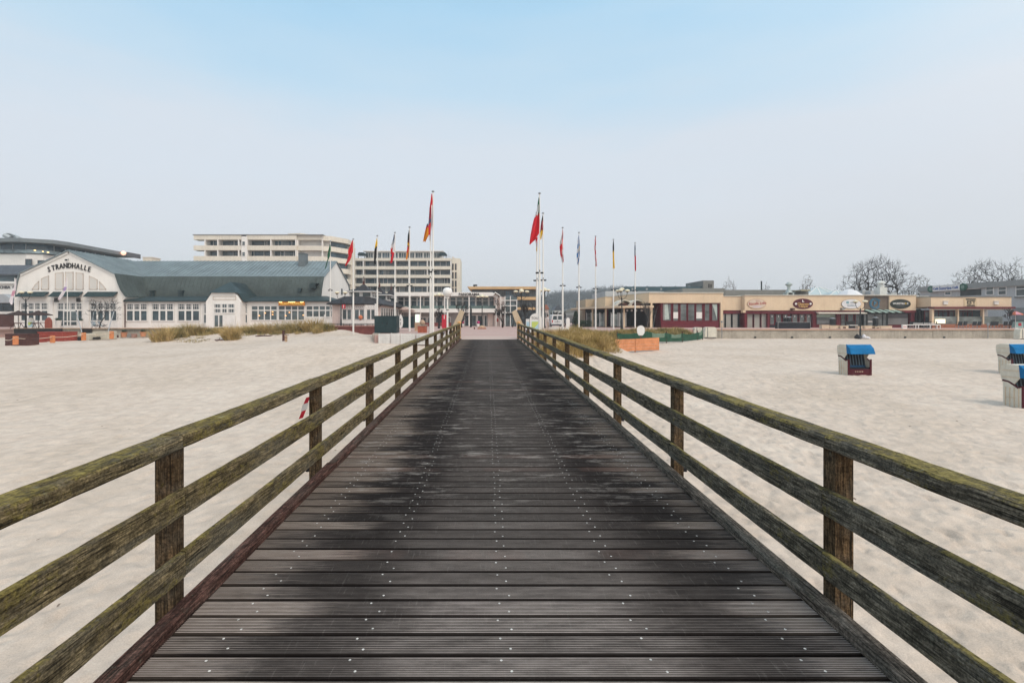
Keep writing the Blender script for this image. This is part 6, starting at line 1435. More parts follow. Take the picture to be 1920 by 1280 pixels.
# dark shop with slatted glass awning
fr = seg(1618, 1664, 584, 618, paint('black_green_frame', (.018, .026, .024), .45, .2, 1), .1, 'dark_shopfront', 1.5)
for a, b in ((1618.5, 1622.5), (1625.5, 1638), (1640, 1652), (1654.5, 1659.5)):
    m = MB(); pbox(m, a, b, 589, 611, ZR, .03, 0, .13); m.build('pane', M_GLG, fr)
m = MB(); pbox(m, 1626, 1637.5, 601.5, 604, ZR, .02, 0, .15); m.build('pane_stripe', M_TRIM, fr)
m = MB()
for k in range(10):
    a = 1619+k*6.1; u = k % 2
    zt_, zb_ = PH(580.2, ZR), PH(585.5, ZR)
    m.prism([(ZR-.12, zt_), (ZR-1.5, zb_), (ZR-1.5, zb_-.06), (ZR-.12, zt_-.06)], PX(a, ZR), PX(a+6, ZR), 'x', u)
m.build('striped_awning', [paint('awning_mint', (.34, .46, .41), .5, .1, 2), MATS['black_green_frame']], row)
# shutter stall
fr = seg(1664.5, 1705, 587, 618, MATS['black_green_frame'], -.2, 'stall_front', 1.2)
m = MB(); pbox(m, 1665.5, 1703.5, 588.2, 595, ZR, .05, 0, -.14); m.build('menu_board', M_LOGO, fr)
m = MB()
for k in range(6): pbox(m, 1665.5, 1703.5, 596+k*2.1, 597.9+k*2.1, ZR, .04, 0, -.12)
m.build('roller_shutter', paint('shutter_grey', (.22, .22, .22), .5, .1, 1), fr)
seg(1664.5, 1690, 608.8, 618, M_WINE, 0, 'counter', .5); seg(1705.5, 1712.5, 586, 618, M_WINE, .2, 'pier', 1)
for a, b in ((1714.5, 1716.8), (1720, 1727.5), (1732.5, 1744.5)): pwindow(row, a, b, 581, 605, ZR+.9, 1, 1, fw=.1, mf=M_LAMPDARK, mg=M_GLG, name='shop_window')
m = MB(); pbox(m, 1714.3, 1745, 605.3, 618, ZR, .3, 0, -.8); m.build('sill_panel', MATS['navy_boards'], row)

# signs (each one is a part of the row)
def oval(name, px0, px1, py0, py1, mat, Z, th=.09, ring=None):
    cx_, cz = PX((px0+px1)/2, Z), (PH(py0, Z)+PH(py1, Z))/2; a, b = (PX(px1, Z)-PX(px0, Z))/2, (PH(py0, Z)-PH(py1, Z))/2; n = 28
    o = MB().prism([(cx_+a*math.cos(2*math.pi*i/n), cz+b*math.sin(2*math.pi*i/n)) for i in range(n)], Z-th, Z-.002, 'y').build(name, mat, row)
    if ring:
        p1 = [(cx_+a*1.05*math.cos(2*math.pi*i/n), cz+b*1.07*math.sin(2*math.pi*i/n)) for i in range(n)]
        MB().prism(p1, Z-th*.6, Z-.0025, 'y').build('rim', ring, o)
    return o, cx_, cz
ZF = ZR-.3
def words(par, items, Z, mat, name='sign_letters', bold=.006):
    m = MB()
    for s_, size, x, z, t_ in items: text_mb(s_, size, facing(x, Z, z, R(t_)), .02, m, bold)
    return m.build(name, mat, par)
o, cx_, cz = oval('oval_sign', 1401.5, 1435, 560.5, 578.5, paint('blush_sign', (.60, .49, .39), .5, .06, 1), ZF, ring=paint('sign_rim', (.40, .22, .14), .6, .1, 2))
words(o, (('Eiscafé Lido', .52, cx_+.12, cz+.05, 4),), ZF-.1, paint('script_red', (.36, .04, .035), .5, .1, 3)); m = MB()
for i in range(6): m.tube([(cx_-.1+.09*i, ZF-.1, cz+.38), (cx_-.16+.11*i, ZF-.1, cz+.55-.02*abs(i-2))], .014, 4)
m.build('sun_rays', MATS['script_red'], o); m = MB().prism([(cx_-.8, cz-.32), (cx_+.75, cz-.28), (cx_+.45, cz-.48), (cx_-.3, cz-.52)], ZF-.095, ZF-.0905, 'y'); m.build('wave', paint('pale_violet', (.55, .46, .50), .5, .05, 2), o)
o, cx_, cz = oval('oval_sign', 1487.5, 1523, 560.3, 578.6, paint('maroon_sign', (.085, .012, .022), .4, .1, 1), ZF, ring=M_WINE)
words(o, (('Chapeau', .46, cx_, cz-.02, 0), ('Claque', .46, cx_, cz-.36, 0)), ZF-.1, paint('sign_gold', (.52, .33, .12), .5, .1, 3), bold=.012)
m = MB().prism([(cx_-.14, cz+.55), (cx_-.05, cz+.55), (cx_-.03, cz+.34), (cx_+.16, cz+.30), (cx_+.12, cz+.24), (cx_-.14, cz+.26)], ZF-.12, ZF-.0905, 'y')
for s in (-1, 1): m.prism([(cx_+s*1.03+.15*math.cos(i*math.pi/6), cz+.15*math.sin(i*math.pi/6)) for i in range(12)], ZF-.12, ZF-.0905, 'y')
m.build('emblem', M_TRIM, o)
o, cx_, cz = oval('oval_sign', 1577.5, 1613.5, 561, 578.5, paint('white_sign', (.66, .65, .66), .45, .05, 1), ZF, ring=paint('sign_rim_bronze', (.30, .22, .15), .5, .1, 2))
words(o, (('HAUS', .32, cx_+.25, cz+.18, 0), ('QUELLE', .36, cx_, cz-.22, 0)), ZF-.1, paint('sign_slate', (.30, .36, .40), .5, .1, 3)); m = MB().box(cx_-.72, cx_-.34, ZF-.11, ZF-.0905, cz+.05, cz+.38); m.build('emblem', paint('sign_teal', (.20, .34, .38), .5, .1, 3), o)
Zb = ZR-.1; cx_, cz = PX(1640, Zb), PH(569, Zb); m = MB(); n = 30
for r0, r1, a0, a1 in ((.52, .62, 20, 385), (.70, .78, 40, 330)):
    pts = [(cx_+r1*math.cos(R(a0+(a1-a0)*i/n)), cz+r1*math.sin(R(a0+(a1-a0)*i/n))) for i in range(n+1)]+[(cx_+r0*math.cos(R(a0+(a1-a0)*i/n)), cz+r0*math.sin(R(a0+(a1-a0)*i/n))) for i in range(n, -1, -1)]
    m.prism(pts, Zb-.09, Zb-.002, 'y')
text_mb('P', .72, facing(cx_, Zb-.05, cz), .08, m, .03); text_mb('c', .42, facing(cx_+.62, Zb-.05, cz+.5), .08, m, .03)
m.build('round_sign', paint('logo_blue', (.055, .17, .26), .4, .1, 2), row)
o, cx_, cz = oval('oval_sign', 1668.5, 1706.8, 560.8, 578.8, paint('black_green_sign', (.022, .03, .026), .4, .1, 1), ZF)
words(o, (('WURSTBU', .36, cx_-.26, cz+.05, 0), ('E', .36, cx_+1.0, cz+.05, 0)), ZF-.1, M_TRIM); words(o, (('D', .36, cx_+.72, cz+.05, 0),), ZF-.1, paint('sign_yellow', (.6, .42, .08), .5, .1, 3)); m = MB().box(cx_-.55, cx_+.45, ZF-.1, ZF-.0905, cz-.26, cz-.20); m.build('underline', M_LOGO, o)
for px_, py_ in ((1483, 580), (1577, 579.5)):
    m = MB(); pbox(m, px_-1.5, px_+1.5, py_-2.5, py_+1.5, ZF, .4, 0, .4); pbox(m, px_+1.8, px_+4.5, py_-2, py_+1, ZF, .3, 0, .38); m.build('floodlight', M_BROWNWOOD if px_ < 1500 else M_STEEL, row)

# roofscape of the row
m = MB(); pbox(m, 1359.5, 1481, 543.3, 555, 76, 6); m.build('roof_step', M_GREYROOF, row)
m = MB(); pbox(m, 1481, 1506, 546.8, 555, 78, 5); m.build('roof_shed', M_LAMPDARK, row); m = MB(); pbox(m, 1480, 1500, 544, 547, 80, 5); pbox(m, 1500, 1516, 546, 555, 76, 3); m.build('roof_plant', M_GREYROOF, row)
m = MB(); pbox(m, 1502, 1520, 543, 545.4, 75, 2); m.build('plant_cover', paint('khaki_cover', (.33, .29, .19), .7, .1, 1), row)
x = PX(1479, 72); z = PH(553, 72)
MB().box(x-.55, x+.55, 71.6, 72.6, z, z+.35).lathe([(.5, .35), (.42, .55), (.22, .75), (.2, 1.25), (.45, 1.5), (.5, 1.62), (.3, 1.75), (.08, 1.95)], (x, 72, z), 12).build('roof_ventilator', paint('zinc_vent', (.36, .40, .39), .4, .15, 2, metal=.3), row)
MB().box(x-.28, x+.3, 71.57, 71.60, z+.02, z+.3).build('vent_opening', M_BLACK, row)
x = PX(1653.5, 74); z = PH(553.5, 74); MB().box(x-.6, x+.5, 73.6, 74.8, z, z+1.2).lathe([(.45, 1.2), (.42, 1.6), (.3, 1.75), (.3, 1.85), (.62, 1.86), (.55, 2.0), (.25, 2.2), (.02, 2.3)], (x, 74.2, z), 12).build('roof_ventilator', paint('white_vent', (.55, .55, .52), .5, .15, 2), row)
m = MB(); pbox(m, 1617, 1632, 544.5, 553, 78, 3); pbox(m, 1632.5, 1645, 545, 554, 77, 3); pbox(m, 1671, 1682, 548.5, 553.5, 74, 2); pbox(m, 1662, 1671, 551.5, 553.5, 74, 1.5); m.build('roof_plant', M_GREYWALL, row)
M_PGL = paint('pale_green_glazing', (.36, .43, .44), .3, .1, .8, spec=.4)
for a, b, yt, Z, lb in ((1514, 1588, 537, 80, 0), (1556, 1612, 543.5, 76, 1)):
    xa, xb = PX(a, Z), PX(b, Z); zb_ = PH(553.6, Z); zt_ = PH(yt, Z); w = xb-xa; mx_ = (xa+xb)/2; c = w*.06
    m = MB(); m.add([(xa, Z, zb_), (xb, Z, zb_), (xb, Z+w*.7, zb_), (xa, Z+w*.7, zb_), (mx_-c, Z+w*.32, zt_), (mx_+c, Z+w*.32, zt_), (mx_+c, Z+w*.38, zt_), (mx_-c, Z+w*.38, zt_)], [(0, 1, 5, 4), (1, 2, 6, 5), (2, 3, 7, 6), (3, 0, 4, 7), (4, 5, 6, 7), (3, 2, 1, 0)])
    g = m.build('glass_roof', M_PGL, row); e = MB()
    for p0, p1 in (((xa, Z, zb_), (mx_-c, Z+w*.32, zt_)), ((xb, Z, zb_), (mx_+c, Z+w*.32, zt_)), ((xa+w*.35, Z, zb_), (mx_-c*.5, Z+w*.32, zt_)), ((xa+w*.68, Z, zb_), (mx_+c*.5, Z+w*.32, zt_))): e.tube([p0, p1], .07, 4)
    e.build('glazing_bar', M_TRIM, g)
x = PX(1606, 74); MB().lathe([(1.9, 0), (1.0, .75), (.45, 1.0), (.05, 1.02)], (x, 75.5, PH(554, 74)), 8).build('tent_roof', paint('white_membrane', (.62, .62, .64), .6, .05, 1), row)
MB().tube([(PX(1434.5, 76), 77, PH(545, 76)), (PX(1434.5, 76), 77, PH(526, 76))], .11, 6).build('flue_pipe', M_LAMPDARK, row)

# ------------------------------------------------------------------ restaurant at the right end
rs = thing('restaurant', 'beige glazed restaurant with terracotta base and wine-red eave on the far right', 'restaurant', (66, 70, PLAZA))
ZE = 66.0
m = MB(); pbox(m, 1745.5, 1896.5, 557, 575, ZE, 7); m.build('fascia', M_BEIGE, rs)
m = MB(); pbox(m, 1745, 1897.2, 555.9, 556.9, ZE, 7.2, 0, .1); m.build('roof_edge', M_GREYROOF, rs)
m = MB(); pbox(m, 1746.5, 1897.5, 575.2, 578.4, ZE, 1, 0, .45); m.build('eave', M_WINE, rs)
m = MB(); pbox(m, 1747, 1897, 578.6, 580.5, ZE, .4, 0, .05); m.build('lintel', M_BEIGE, rs)
m = MB(); pbox(m, 1747, 1896, 580.5, 620, ZE, 1, 0, -3.2); m.build('back_wall', paint('restaurant_interior', (.10, .085, .085), .7, .5, .5), rs)
m = MB(); pbox(m, 1866, 1896, 581, 593, ZE, .3, 0, -3.1); m.build('white_screen', M_GREYWALL, rs)
for a, b in ((1747, 1751.2), (1795.5, 1798), (1842.7, 1845.3)): m = MB(); pbox(m, a, b, 580.5, 609, ZE, .35, 0, .02); m.build('column', M_BEIGE, rs)
q = random.Random(17)
for l, r in ((1751.5, 1795.2), (1798.3, 1842.4)):
    fr = MB(); ws = [l+(r-l)*k/5 for k in range(6)]
    for w_ in ws: pbox(fr, w_-.6, w_+.6, 581, 608, ZE, .1, 0, -1.4)
    pbox(fr, l, r, 583, 584.3, ZE, .08, 0, -1.42); f = fr.build('window', M_WINE, rs)
    for k in range(5):
        m = MB(); pbox(m, ws[k]+.6, ws[k+1]-.6, 584.4, 607, ZE, .04, 0, -1.44); m.build('pane', q.choice((M_GLG, M_GL2, M_GL)), f)
m = MB(); pbox(m, 1845.6, 1866, 581, 608, ZE, .1, 0, -2); m.build('dark_pane', M_GL, rs)
for l, r in ((1751.5, 1795.2), (1798.3, 1842.4), (1845.6, 1881)):
    m = MB(); pbox(m, l, r, 593.5, 607.5, ZE, .03, 0, -.1); m.build('wind_glass', glass('wind_glass', (.17, .19, .18), .1), rs)
m = MB(); pbox(m, 1747, 1898, 607.6, 620, ZE, .35, 0, .1); m.build('base_wall', M_TERRA2, rs)
m = MB(); pbox(m, 1752, 1768.6, 598, 606, ZE, .2, 0, .3); b = m.build('lit_sign', glow('cream_sign_light', (.95, .86, .62), .75), rs)
m = MB(); pbox(m, 1807.2, 1831, 559.5, 574, ZE, .05, 0, .06); b = m.build('name_board', paint('cream_board', (.60, .47, .30), .6, .06, 1), rs)
words(b, (('RESTAURANT', .22, PX(1819.3, ZE), PH(561.1, ZE), 0), ("ES'T", .66, PX(1820, ZE), PH(567, ZE), 0), ('CAFÉ & BAR', .2, PX(1819.3, ZE), PH(572.6, ZE), 0)), ZE-.08, M_BLACK, bold=.016)
for a in (1768, 1863): m = MB(); pbox(m, a, a+7.8, 564.8, 570.5, ZE, .16, 0, .15); pbox(m, a-.3, a+8, 564, 564.8, ZE, .3, 0, .25); m.build('wall_lamp', M_TRIM, rs)

# ------------------------------------------------------------------ grey building end-on at the right edge (wall plane faces left)
gb = thing('grey_building', 'grey two-storey building with square windows behind the restaurant', 'building', (84, 78, .2))
XG = 80.3
def gz(px): return XG*FOC/(px-VX)
GT = PH(524, gz(1920)); GR = GT-.9
MB().box(XG, 96, 50, gz(1725), .2, GR).build('wall', M_GREYWALL, gb)
MB().box(XG-.35, 96.3, 49.6, gz(1724), GR+.001, GT).build('roof_fascia', paint('grey_fascia', (.27, .275, .265), .7, .1, .6, .2), gb)
def gwin(px0, px1, z0, z1, nm='window', mg=None, fr=True):
    y0, y1 = gz(px1), gz(px0); f = MB()
    for a, b, c, d in ((y0, y1, z0, z0+.1), (y0, y1, z1-.1, z1), (y0, y0+.09, z0+.1, z1-.1), (y1-.09, y1, z0+.1, z1-.1), (y0+.09, y1-.09, z1-.62, z1-.52)): f.box(XG-.09, XG, a, b, c, d)
    o = f.build(nm, M_TRIM, gb); MB().box(XG-.04, XG+.01, y0+.05, y1-.05, z0+.05, z1-.05).build('pane', mg or M_GL2, o)
for a, b in ((1849, 1864), (1872, 1888)): gwin(a, b, PH(553, gz((a+b)/2)), PH(537.5, gz((a+b)/2)))
gwin(1905, 1926, PH(555.5, gz(1912)), PH(535, gz(1912)), mg=M_GLG)
MB().box(XG-.2, XG, gz(1928), gz(1904), PH(557, gz(1912))-.1, PH(556, gz(1912))).build('sill', M_GREYROOF, gb)
MB().box(XG-.05, XG+.02, gz(1840), gz(1801), PH(554, gz(1820)), PH(542.5, gz(1820))).build('balcony_recess', MATS['dark_interior'], gb)
MB().box(XG-.25, XG+.02, gz(1840), gz(1800), PH(542.4, gz(1820)), PH(541, gz(1820))).build('recess_lintel', M_TRIM, gb)
gwin(1772, 1784, PH(554, gz(1778)), PH(546.5, gz(1778)))
MB().box(XG-.08, XG, 52, gz(1898), .2, PH(577, gz(1905))).build('lower_wall', paint('mid_grey_wall', (.23, .235, .235), .8, .15, .5), gb)
sg = MB().box(XG-.62, XG-.42, gz(1806), gz(1755), GT-1.02, GT-.06).build('long_sign', M_TRIM, gb)
m = MB()
def facing_left(x, y, z): return Matrix.Translation((x, y, z)) @ Matrix.Rotation(R(-90), 4, 'Z') @ Matrix.Rotation(R(90), 4, 'X')
for s_, px_, sz in (('Café', 1761, .55), ('Sunrise', 1779, .78), ('Café', 1798, .55)): text_mb(s_, sz, facing_left(XG-.64, gz(px_), GT-.56), .03, m, .015)
m.build('sign_letters', paint('sign_blue', (.06, .12, .33), .5, .1, 2), sg)
for px_ in (1751, 1811.5):
    o = MB(); n = 16; y = gz(px_); r = .62
    o.prism([(y+r*math.cos(2*math.pi*i/n), GT-.55+r*math.sin(2*math.pi*i/n)) for i in range(n)], XG-.6, XG-.38, 'x'); o = o.build('round_emblem', paint('emblem_green', (.02, .09, .06), .4, .15, 2), gb)
    MB().prism([(y+.3*math.cos(2*math.pi*i/n), GT-.55+.3*math.sin(2*math.pi*i/n)) for i in range(n)], XG-.63, XG-.601, 'x').build('emblem_disc', paint('emblem_pale', (.16, .24, .2), .4, .15, 2), o)

# ------------------------------------------------------------------ seawall
sw = thing('seawall', 'long low beige concrete seawall with orange-tan capping along the right sand', 'wall', (45, 58, -.8))
xs = PX(1338, 58)
for k in range(13):
    a, b = xs+k*4.4, xs+(k+1)*4.4; MB().box(a+.008, b-.008, 57.9+.012*(k % 2), 58.2, -1.6, PLAZA-.10).build('wall_panel', M_CONC, sw)
    MB().box(a+.004, b-.004, 57.78, 58.5, PLAZA-.10, PLAZA-.015+.006*(k % 2)).build('capping', paint('salmon_capping', (.50, .30, .20), .75, .15, 1, .2), sw)
for px_ in (1416, 1485, 1556, 1770, 1697): x = PX(px_, 57.9); MB().lathe([(.09, 0), (.09, .08)], (0, 0, 0), 8)
m = MB()
for px_ in (1416, 1485, 1556, 1697, 1770): x = PX(px_, 57.88); m.box(x-.10, x+.10, 57.80, 57.89, -.73, -.55)
m.build('drain_spout', M_LAMPDARK, sw)
for px_, yb in ((1353.5, 629), (1852.5, 634)):
    t = thing('slim_post', 'slim grey post against the seawall '+('near the pavilion corner' if px_ < 1400 else 'below the restaurant'), 'post', (PX(px_, 57.6), 57.6, -.78), 'slim posts on the seawall')
    MB().tube([(0, 0, 0), (0, 0, 1.9 if px_ < 1400 else 1.5)], .045, 6).build('shaft', M_STEEL, t, local=True); MB().lathe([(.05, 1.9 if px_ < 1400 else 1.5), (.13, 1.93 if px_ < 1400 else 1.58), (.12, 2.1 if px_ < 1400 else 1.82), (.02, 2.14 if px_ < 1400 else 1.86)], (0, 0, 0), 8).build('head', M_STEEL, t, local=True)
lamp_twin(4.55, .56, 'twin-bowl lamp standing at the foot of the right seawall', (PX(1613, 57.2), 57.2, -.78), flower=False)
def bag(label, px_, Z, w, h, mat, sd):
    q = random.Random(sd); x = PX(px_, Z); m = MB(); n = 10; prof = [(.5, 0), (.95, .12), (1, .35), (.82, .62), (.45, .85), (.12, .95), (.18, 1.0)]
    vs = []
    for r, z in prof:
        for j in range(n): a = 2*math.pi*j/n; k = q.uniform(.82, 1.12); vs.append((x+r*w/2*k*math.cos(a), Z+r*w/2*k*math.sin(a), -.80+z*h*q.uniform(.93, 1.05)))
    fs = [(i*n+j, i*n+(j+1) % n, (i+1)*n+(j+1) % n, (i+1)*n+j) for i in range(len(prof)-1) for j in range(n)]+[tuple((len(prof)-1)*n+j for j in range(n))]
    tag(m.add(vs, fs).build('rubbish_bag', mat), label, 'bag', 'rubbish bags at the seawall lamp')
M_BAGB = paint('black_bag', (.02, .02, .022), .3, .2, 3); M_BAGW = paint('white_bag', (.58, .56, .58), .4, .1, 3)
bag('black rubbish bag left of the seawall lamp foot', 1607.5, 57.0, .62, .6, M_BAGB, 1); bag('small black bag hard against the seawall lamp foot', 1611.5, 56.7, .45, .36, M_BAGB, 2)
bag('white rubbish bag right of the seawall lamp foot', 1619.5, 57.1, .55, .58, M_BAGW, 3); bag('flat white bag farthest right of the seawall lamp', 1626, 57.2, .62, .32, M_BAGW, 4)

# furniture on the right terrace
t = thing('covered_bar', 'long black covered counter with pale frame before the wine-red windows', 'counter', (PX(1486, 62), 62, PLAZA))
MB().box(-2.05, 2.05, -.3, .35, 0, .78).build('cover', paint('navy_cover', (.012, .015, .022), .5, .3, 1), t, local=True)
m = MB().box(-2.1, 2.1, -.34, -.30, .78, .83).box(-2.1, -2.05, -.34, -.30, 0, .78).box(2.05, 2.1, -.34, -.30, 0, .78); m.build('frame', M_STEEL, t, local=True)
def bin_(label, px_, Z, r, h, lid=True):
    t = thing('terrace_bin', label, 'bin', (PX(px_, Z), Z, PLAZA), 'dark bins on the right terrace')
    MB().lathe([(r*.8, 0), (r, .1), (r, h)], (0, 0, 0), 12).build('body', M_LAMPDARK, t, local=True)
    if lid: MB().lathe([(r*1.12, h+.06), (r*1.1, h+.12), (r*.4, h+.2)], (0, 0, 0), 12).build('lid', M_STEEL, t, local=True); MB().tube([(0, 0, h), (0, 0, h+.07)], .05, 5).build('stem', M_STEEL, t, local=True)
bin_('dark bin behind the left half of the covered counter', 1473, 63.5, .28, 1.35, False); bin_('dark bin with pale lid behind the covered counter', 1479.5, 63.2, .27, 1.35); bin_('dark round-lidded bin before the mint blind window', 1561, 63.5, .33, 1.2); bin_('dark bin with pale lid before the dark shopfront', 1641.5, 64, .32, 1.3)
t = thing('dark_statue', 'slim dark figure-shaped stand before the right wine-red windows', 'stand', (PX(1509.5, 64), 64, PLAZA))
MB().lathe([(.3, 0), (.28, .7), (.2, .95), (.1, 1.1), (.12, 1.25), (.08, 1.6), (.02, 1.65)], (0, 0, 0), 10).build('body', M_BROWNWOOD, t, local=True)
MB().lathe([(.33, 0), (.33, .06)], (0, 0, 0), 10).build('foot', M_BLACK, t, local=True)
def cream_crate(label, px0, px1, y0, Z, dark=None):
    x0, x1 = PX(px0, Z), PX(px1, Z); w = (x1-x0); t = thing('planter_box', label, 'box', ((x0+x1)/2, Z, PLAZA), 'cream boxes along the seawall terrace'); h = PH(y0, Z)-PLAZA
    MB().box(-w/2, w/2, -.25, .25, .03, h).box(-w/2-.025, w/2+.025, -.275, .275, h+.001, h+.045).build('box_body', M_CREAMBOX, t, local=True)
    MB().box(-w/2+.05, -w/2+.12, -.2, .2, 0, .03).box(w/2-.12, w/2-.05, -.2, .2, 0, .03).build('foot', M_LAMPDARK, t, local=True)
    if dark: MB().box(-.17, .17, -.275, -.251, .08, h-.1).build('dark_panel', M_BROWNWOOD, t, local=True)
for k, (a, b, y, dk, lb) in enumerate(((1538.5, 1552, 609.5, 0, 'leftmost cream box, in front of the mint blind window'), (1553, 1572, 610.5, 0, 'wide cream box below the round-lidded bin'), (1573, 1588, 611, 1, 'cream box with dark front panel left of the black bench'), (1606.5, 1616, 612, 0, 'small cream box behind the seawall lamp post'), (1618.5, 1632, 611, 0, 'cream box right of the seawall lamp post'), (1633, 1637.5, 612, 1, 'narrow cream box with dark panel left of the dark-shop bin'), (1638.5, 1647.5, 612.5, 1, 'cream box with dark panel below the dark-shop bin'), (1648.5, 1669.5, 611.3, 0, 'widest cream box, left of the black oval sign stall'))):
    cream_crate(lb, a, b, y, 60.2+.25*(k % 2), dk)
t = thing('bench', 'small black bench with pale frame before the white oval sign stall', 'bench', (PX(1598, 61.3), 61.3, PLAZA))
MB().box(-.5, .5, -.3, .3, .38, .46).build('seat', M_TRIM, t, local=True); MB().box(-.62, .62, .3, .36, .3, .95).build('backrest', M_BLACK, t, local=True); MB().box(-.45, .45, -.2, .2, .05, .375).build('drawer', M_BLACK, t, local=True)
tr = thing('terrace_railing', 'pale metal railing around dark chairs between sausage stall and restaurant', 'railing', (PX(1722, 60.5), 60.5, PLAZA))
m = MB()
for a in (1700, 1717, 1722, 1744, 1757, 1763): m.tube([P(a, 609, 60.5), (PX(a, 60.5), 60.5, PLAZA)], .05, 5)
m.tube([P(1700, 609, 60.5), P(1763, 609, 60.5)], .05, 5).tube([P(1712, 606.5, 61.5), P(1754, 606.5, 61.5)], .05, 5); m.build('rails', M_TRIM, tr)
m = MB(); pbox(m, 1692.5, 1701, 608.5, 619, 60.3, .2); m.build('menu_panel', M_TRIM, tr); m = MB(); pbox(m, 1693.5, 1700, 612, 613, 60.29, .02); m.build('menu_stripe', M_REDSIGN, tr)
def chair(label, px_, Z, rz, group='dark terrace chairs on the right'):
    t = thing('terrace_chair', label, 'chair', (PX(px_, Z), Z, PLAZA), group, rz)
    MB().box(-.24, .24, -.24, .24, .40, .45).build('seat', M_CHAIRD, t, local=True)
    MB().prism([(.20, .45), (.25, .45), (.33, .90), (.28, .90)], -.24, .24, 'x').build('backrest', M_CHAIRD, t, local=True)
    for sx in (-.2, .2):
        for sy in (-.2, .2): MB().tube([(sx*1.1, sy*1.1, 0), (sx, sy, .4)], .022, 4).build('leg', M_STEEL, t, local=True)
M_CHAIRD = paint('dark_wicker', (.022, .028, .034), .7, .3, 9)
for k, a in enumerate((1707, 1712.5, 1727, 1733, 1738.5, 1750.5)):
    chair(('first', 'second', 'third', 'fourth', 'fifth', 'sixth')[k]+' dark chair from the left behind the pale terrace railing', a, 61.8+.4*(k % 2), R(170+25*(k % 3)))
for k, a in enumerate((1797, 1806, 1824, 1832.5, 1857.5, 1864.5, 1882, 1890.5)):
    chair(('first', 'second', 'third', 'fourth', 'fifth', 'sixth', 'seventh', 'eighth')[k]+' dark chair from the left along the terracotta restaurant wall', a, 62.6+.2*(k % 2), R(176+8*(k % 2)))
t = thing('parasol', 'orange and pink parasol on the terrace at the right edge', 'parasol', (PX(1904, 64), 64, PLAZA))
MB().lathe([(.25, 0), (.25, .08), (.03, .1), (.025, 2.2)], (0, 0, 0), 8).build('pole', M_TRIM, t, local=True)
m = MB(); n = 8; rim = [(.72*math.cos(2*math.pi*k/n), .72*math.sin(2*math.pi*k/n), 1.88) for k in range(n)]; m.add([(0, 0, 2.28)]+rim+[(x, y, z-.12) for x, y, z in rim], []); 
for k in range(n): m.f += [(0, 1+k, 1+(k+1) % n), (1+k, 9+k, 9+(k+1) % n, 1+(k+1) % n)]; m.m += [k % 2]*2
m.build('canopy', [paint('canopy_orange', (.60, .17, .08), .7, .1, 2), paint('canopy_pink', (.55, .25, .30), .7, .1, 2)], t, local=True)
t = thing('ice_cream_stand', 'small colourful stand under the orange and pink parasol', 'stand', (PX(1907.5, 64.6), 64.6, PLAZA))
MB().box(-.5, .5, -.3, .3, .05, .85).build('counter', paint('pale_turquoise', (.30, .45, .43), .5, .1, 2), t, local=True); MB().prism([(-.55, .86), (.55, .86), (.45, 1.15), (-.45, 1.15)], -.34, .34, 'y').build('glass_top', M_GL2, t, local=True); MB().box(-.2, .2, -.32, -.301, .3, .7).build('red_plate', M_REDSIGN, t, local=True)
bare_tree('small_tree', 'small bushy tree on the terrace before the restaurant end', (PX(1893, 62.5), 62.5, PLAZA), 2.7, 41, .06, .75, 4, 'small bare trees on the promenade', up=.25, first=.5, twig=.02)
bare_tree('small_tree', 'slender bare tree before the pavilion canopy', (PX(1214, 64), 64, PLAZA), 3.6, 42, .07, .55, 4, 'small bare trees on the promenade', up=.55, first=.45, twig=.016, mat=M_BARKP)

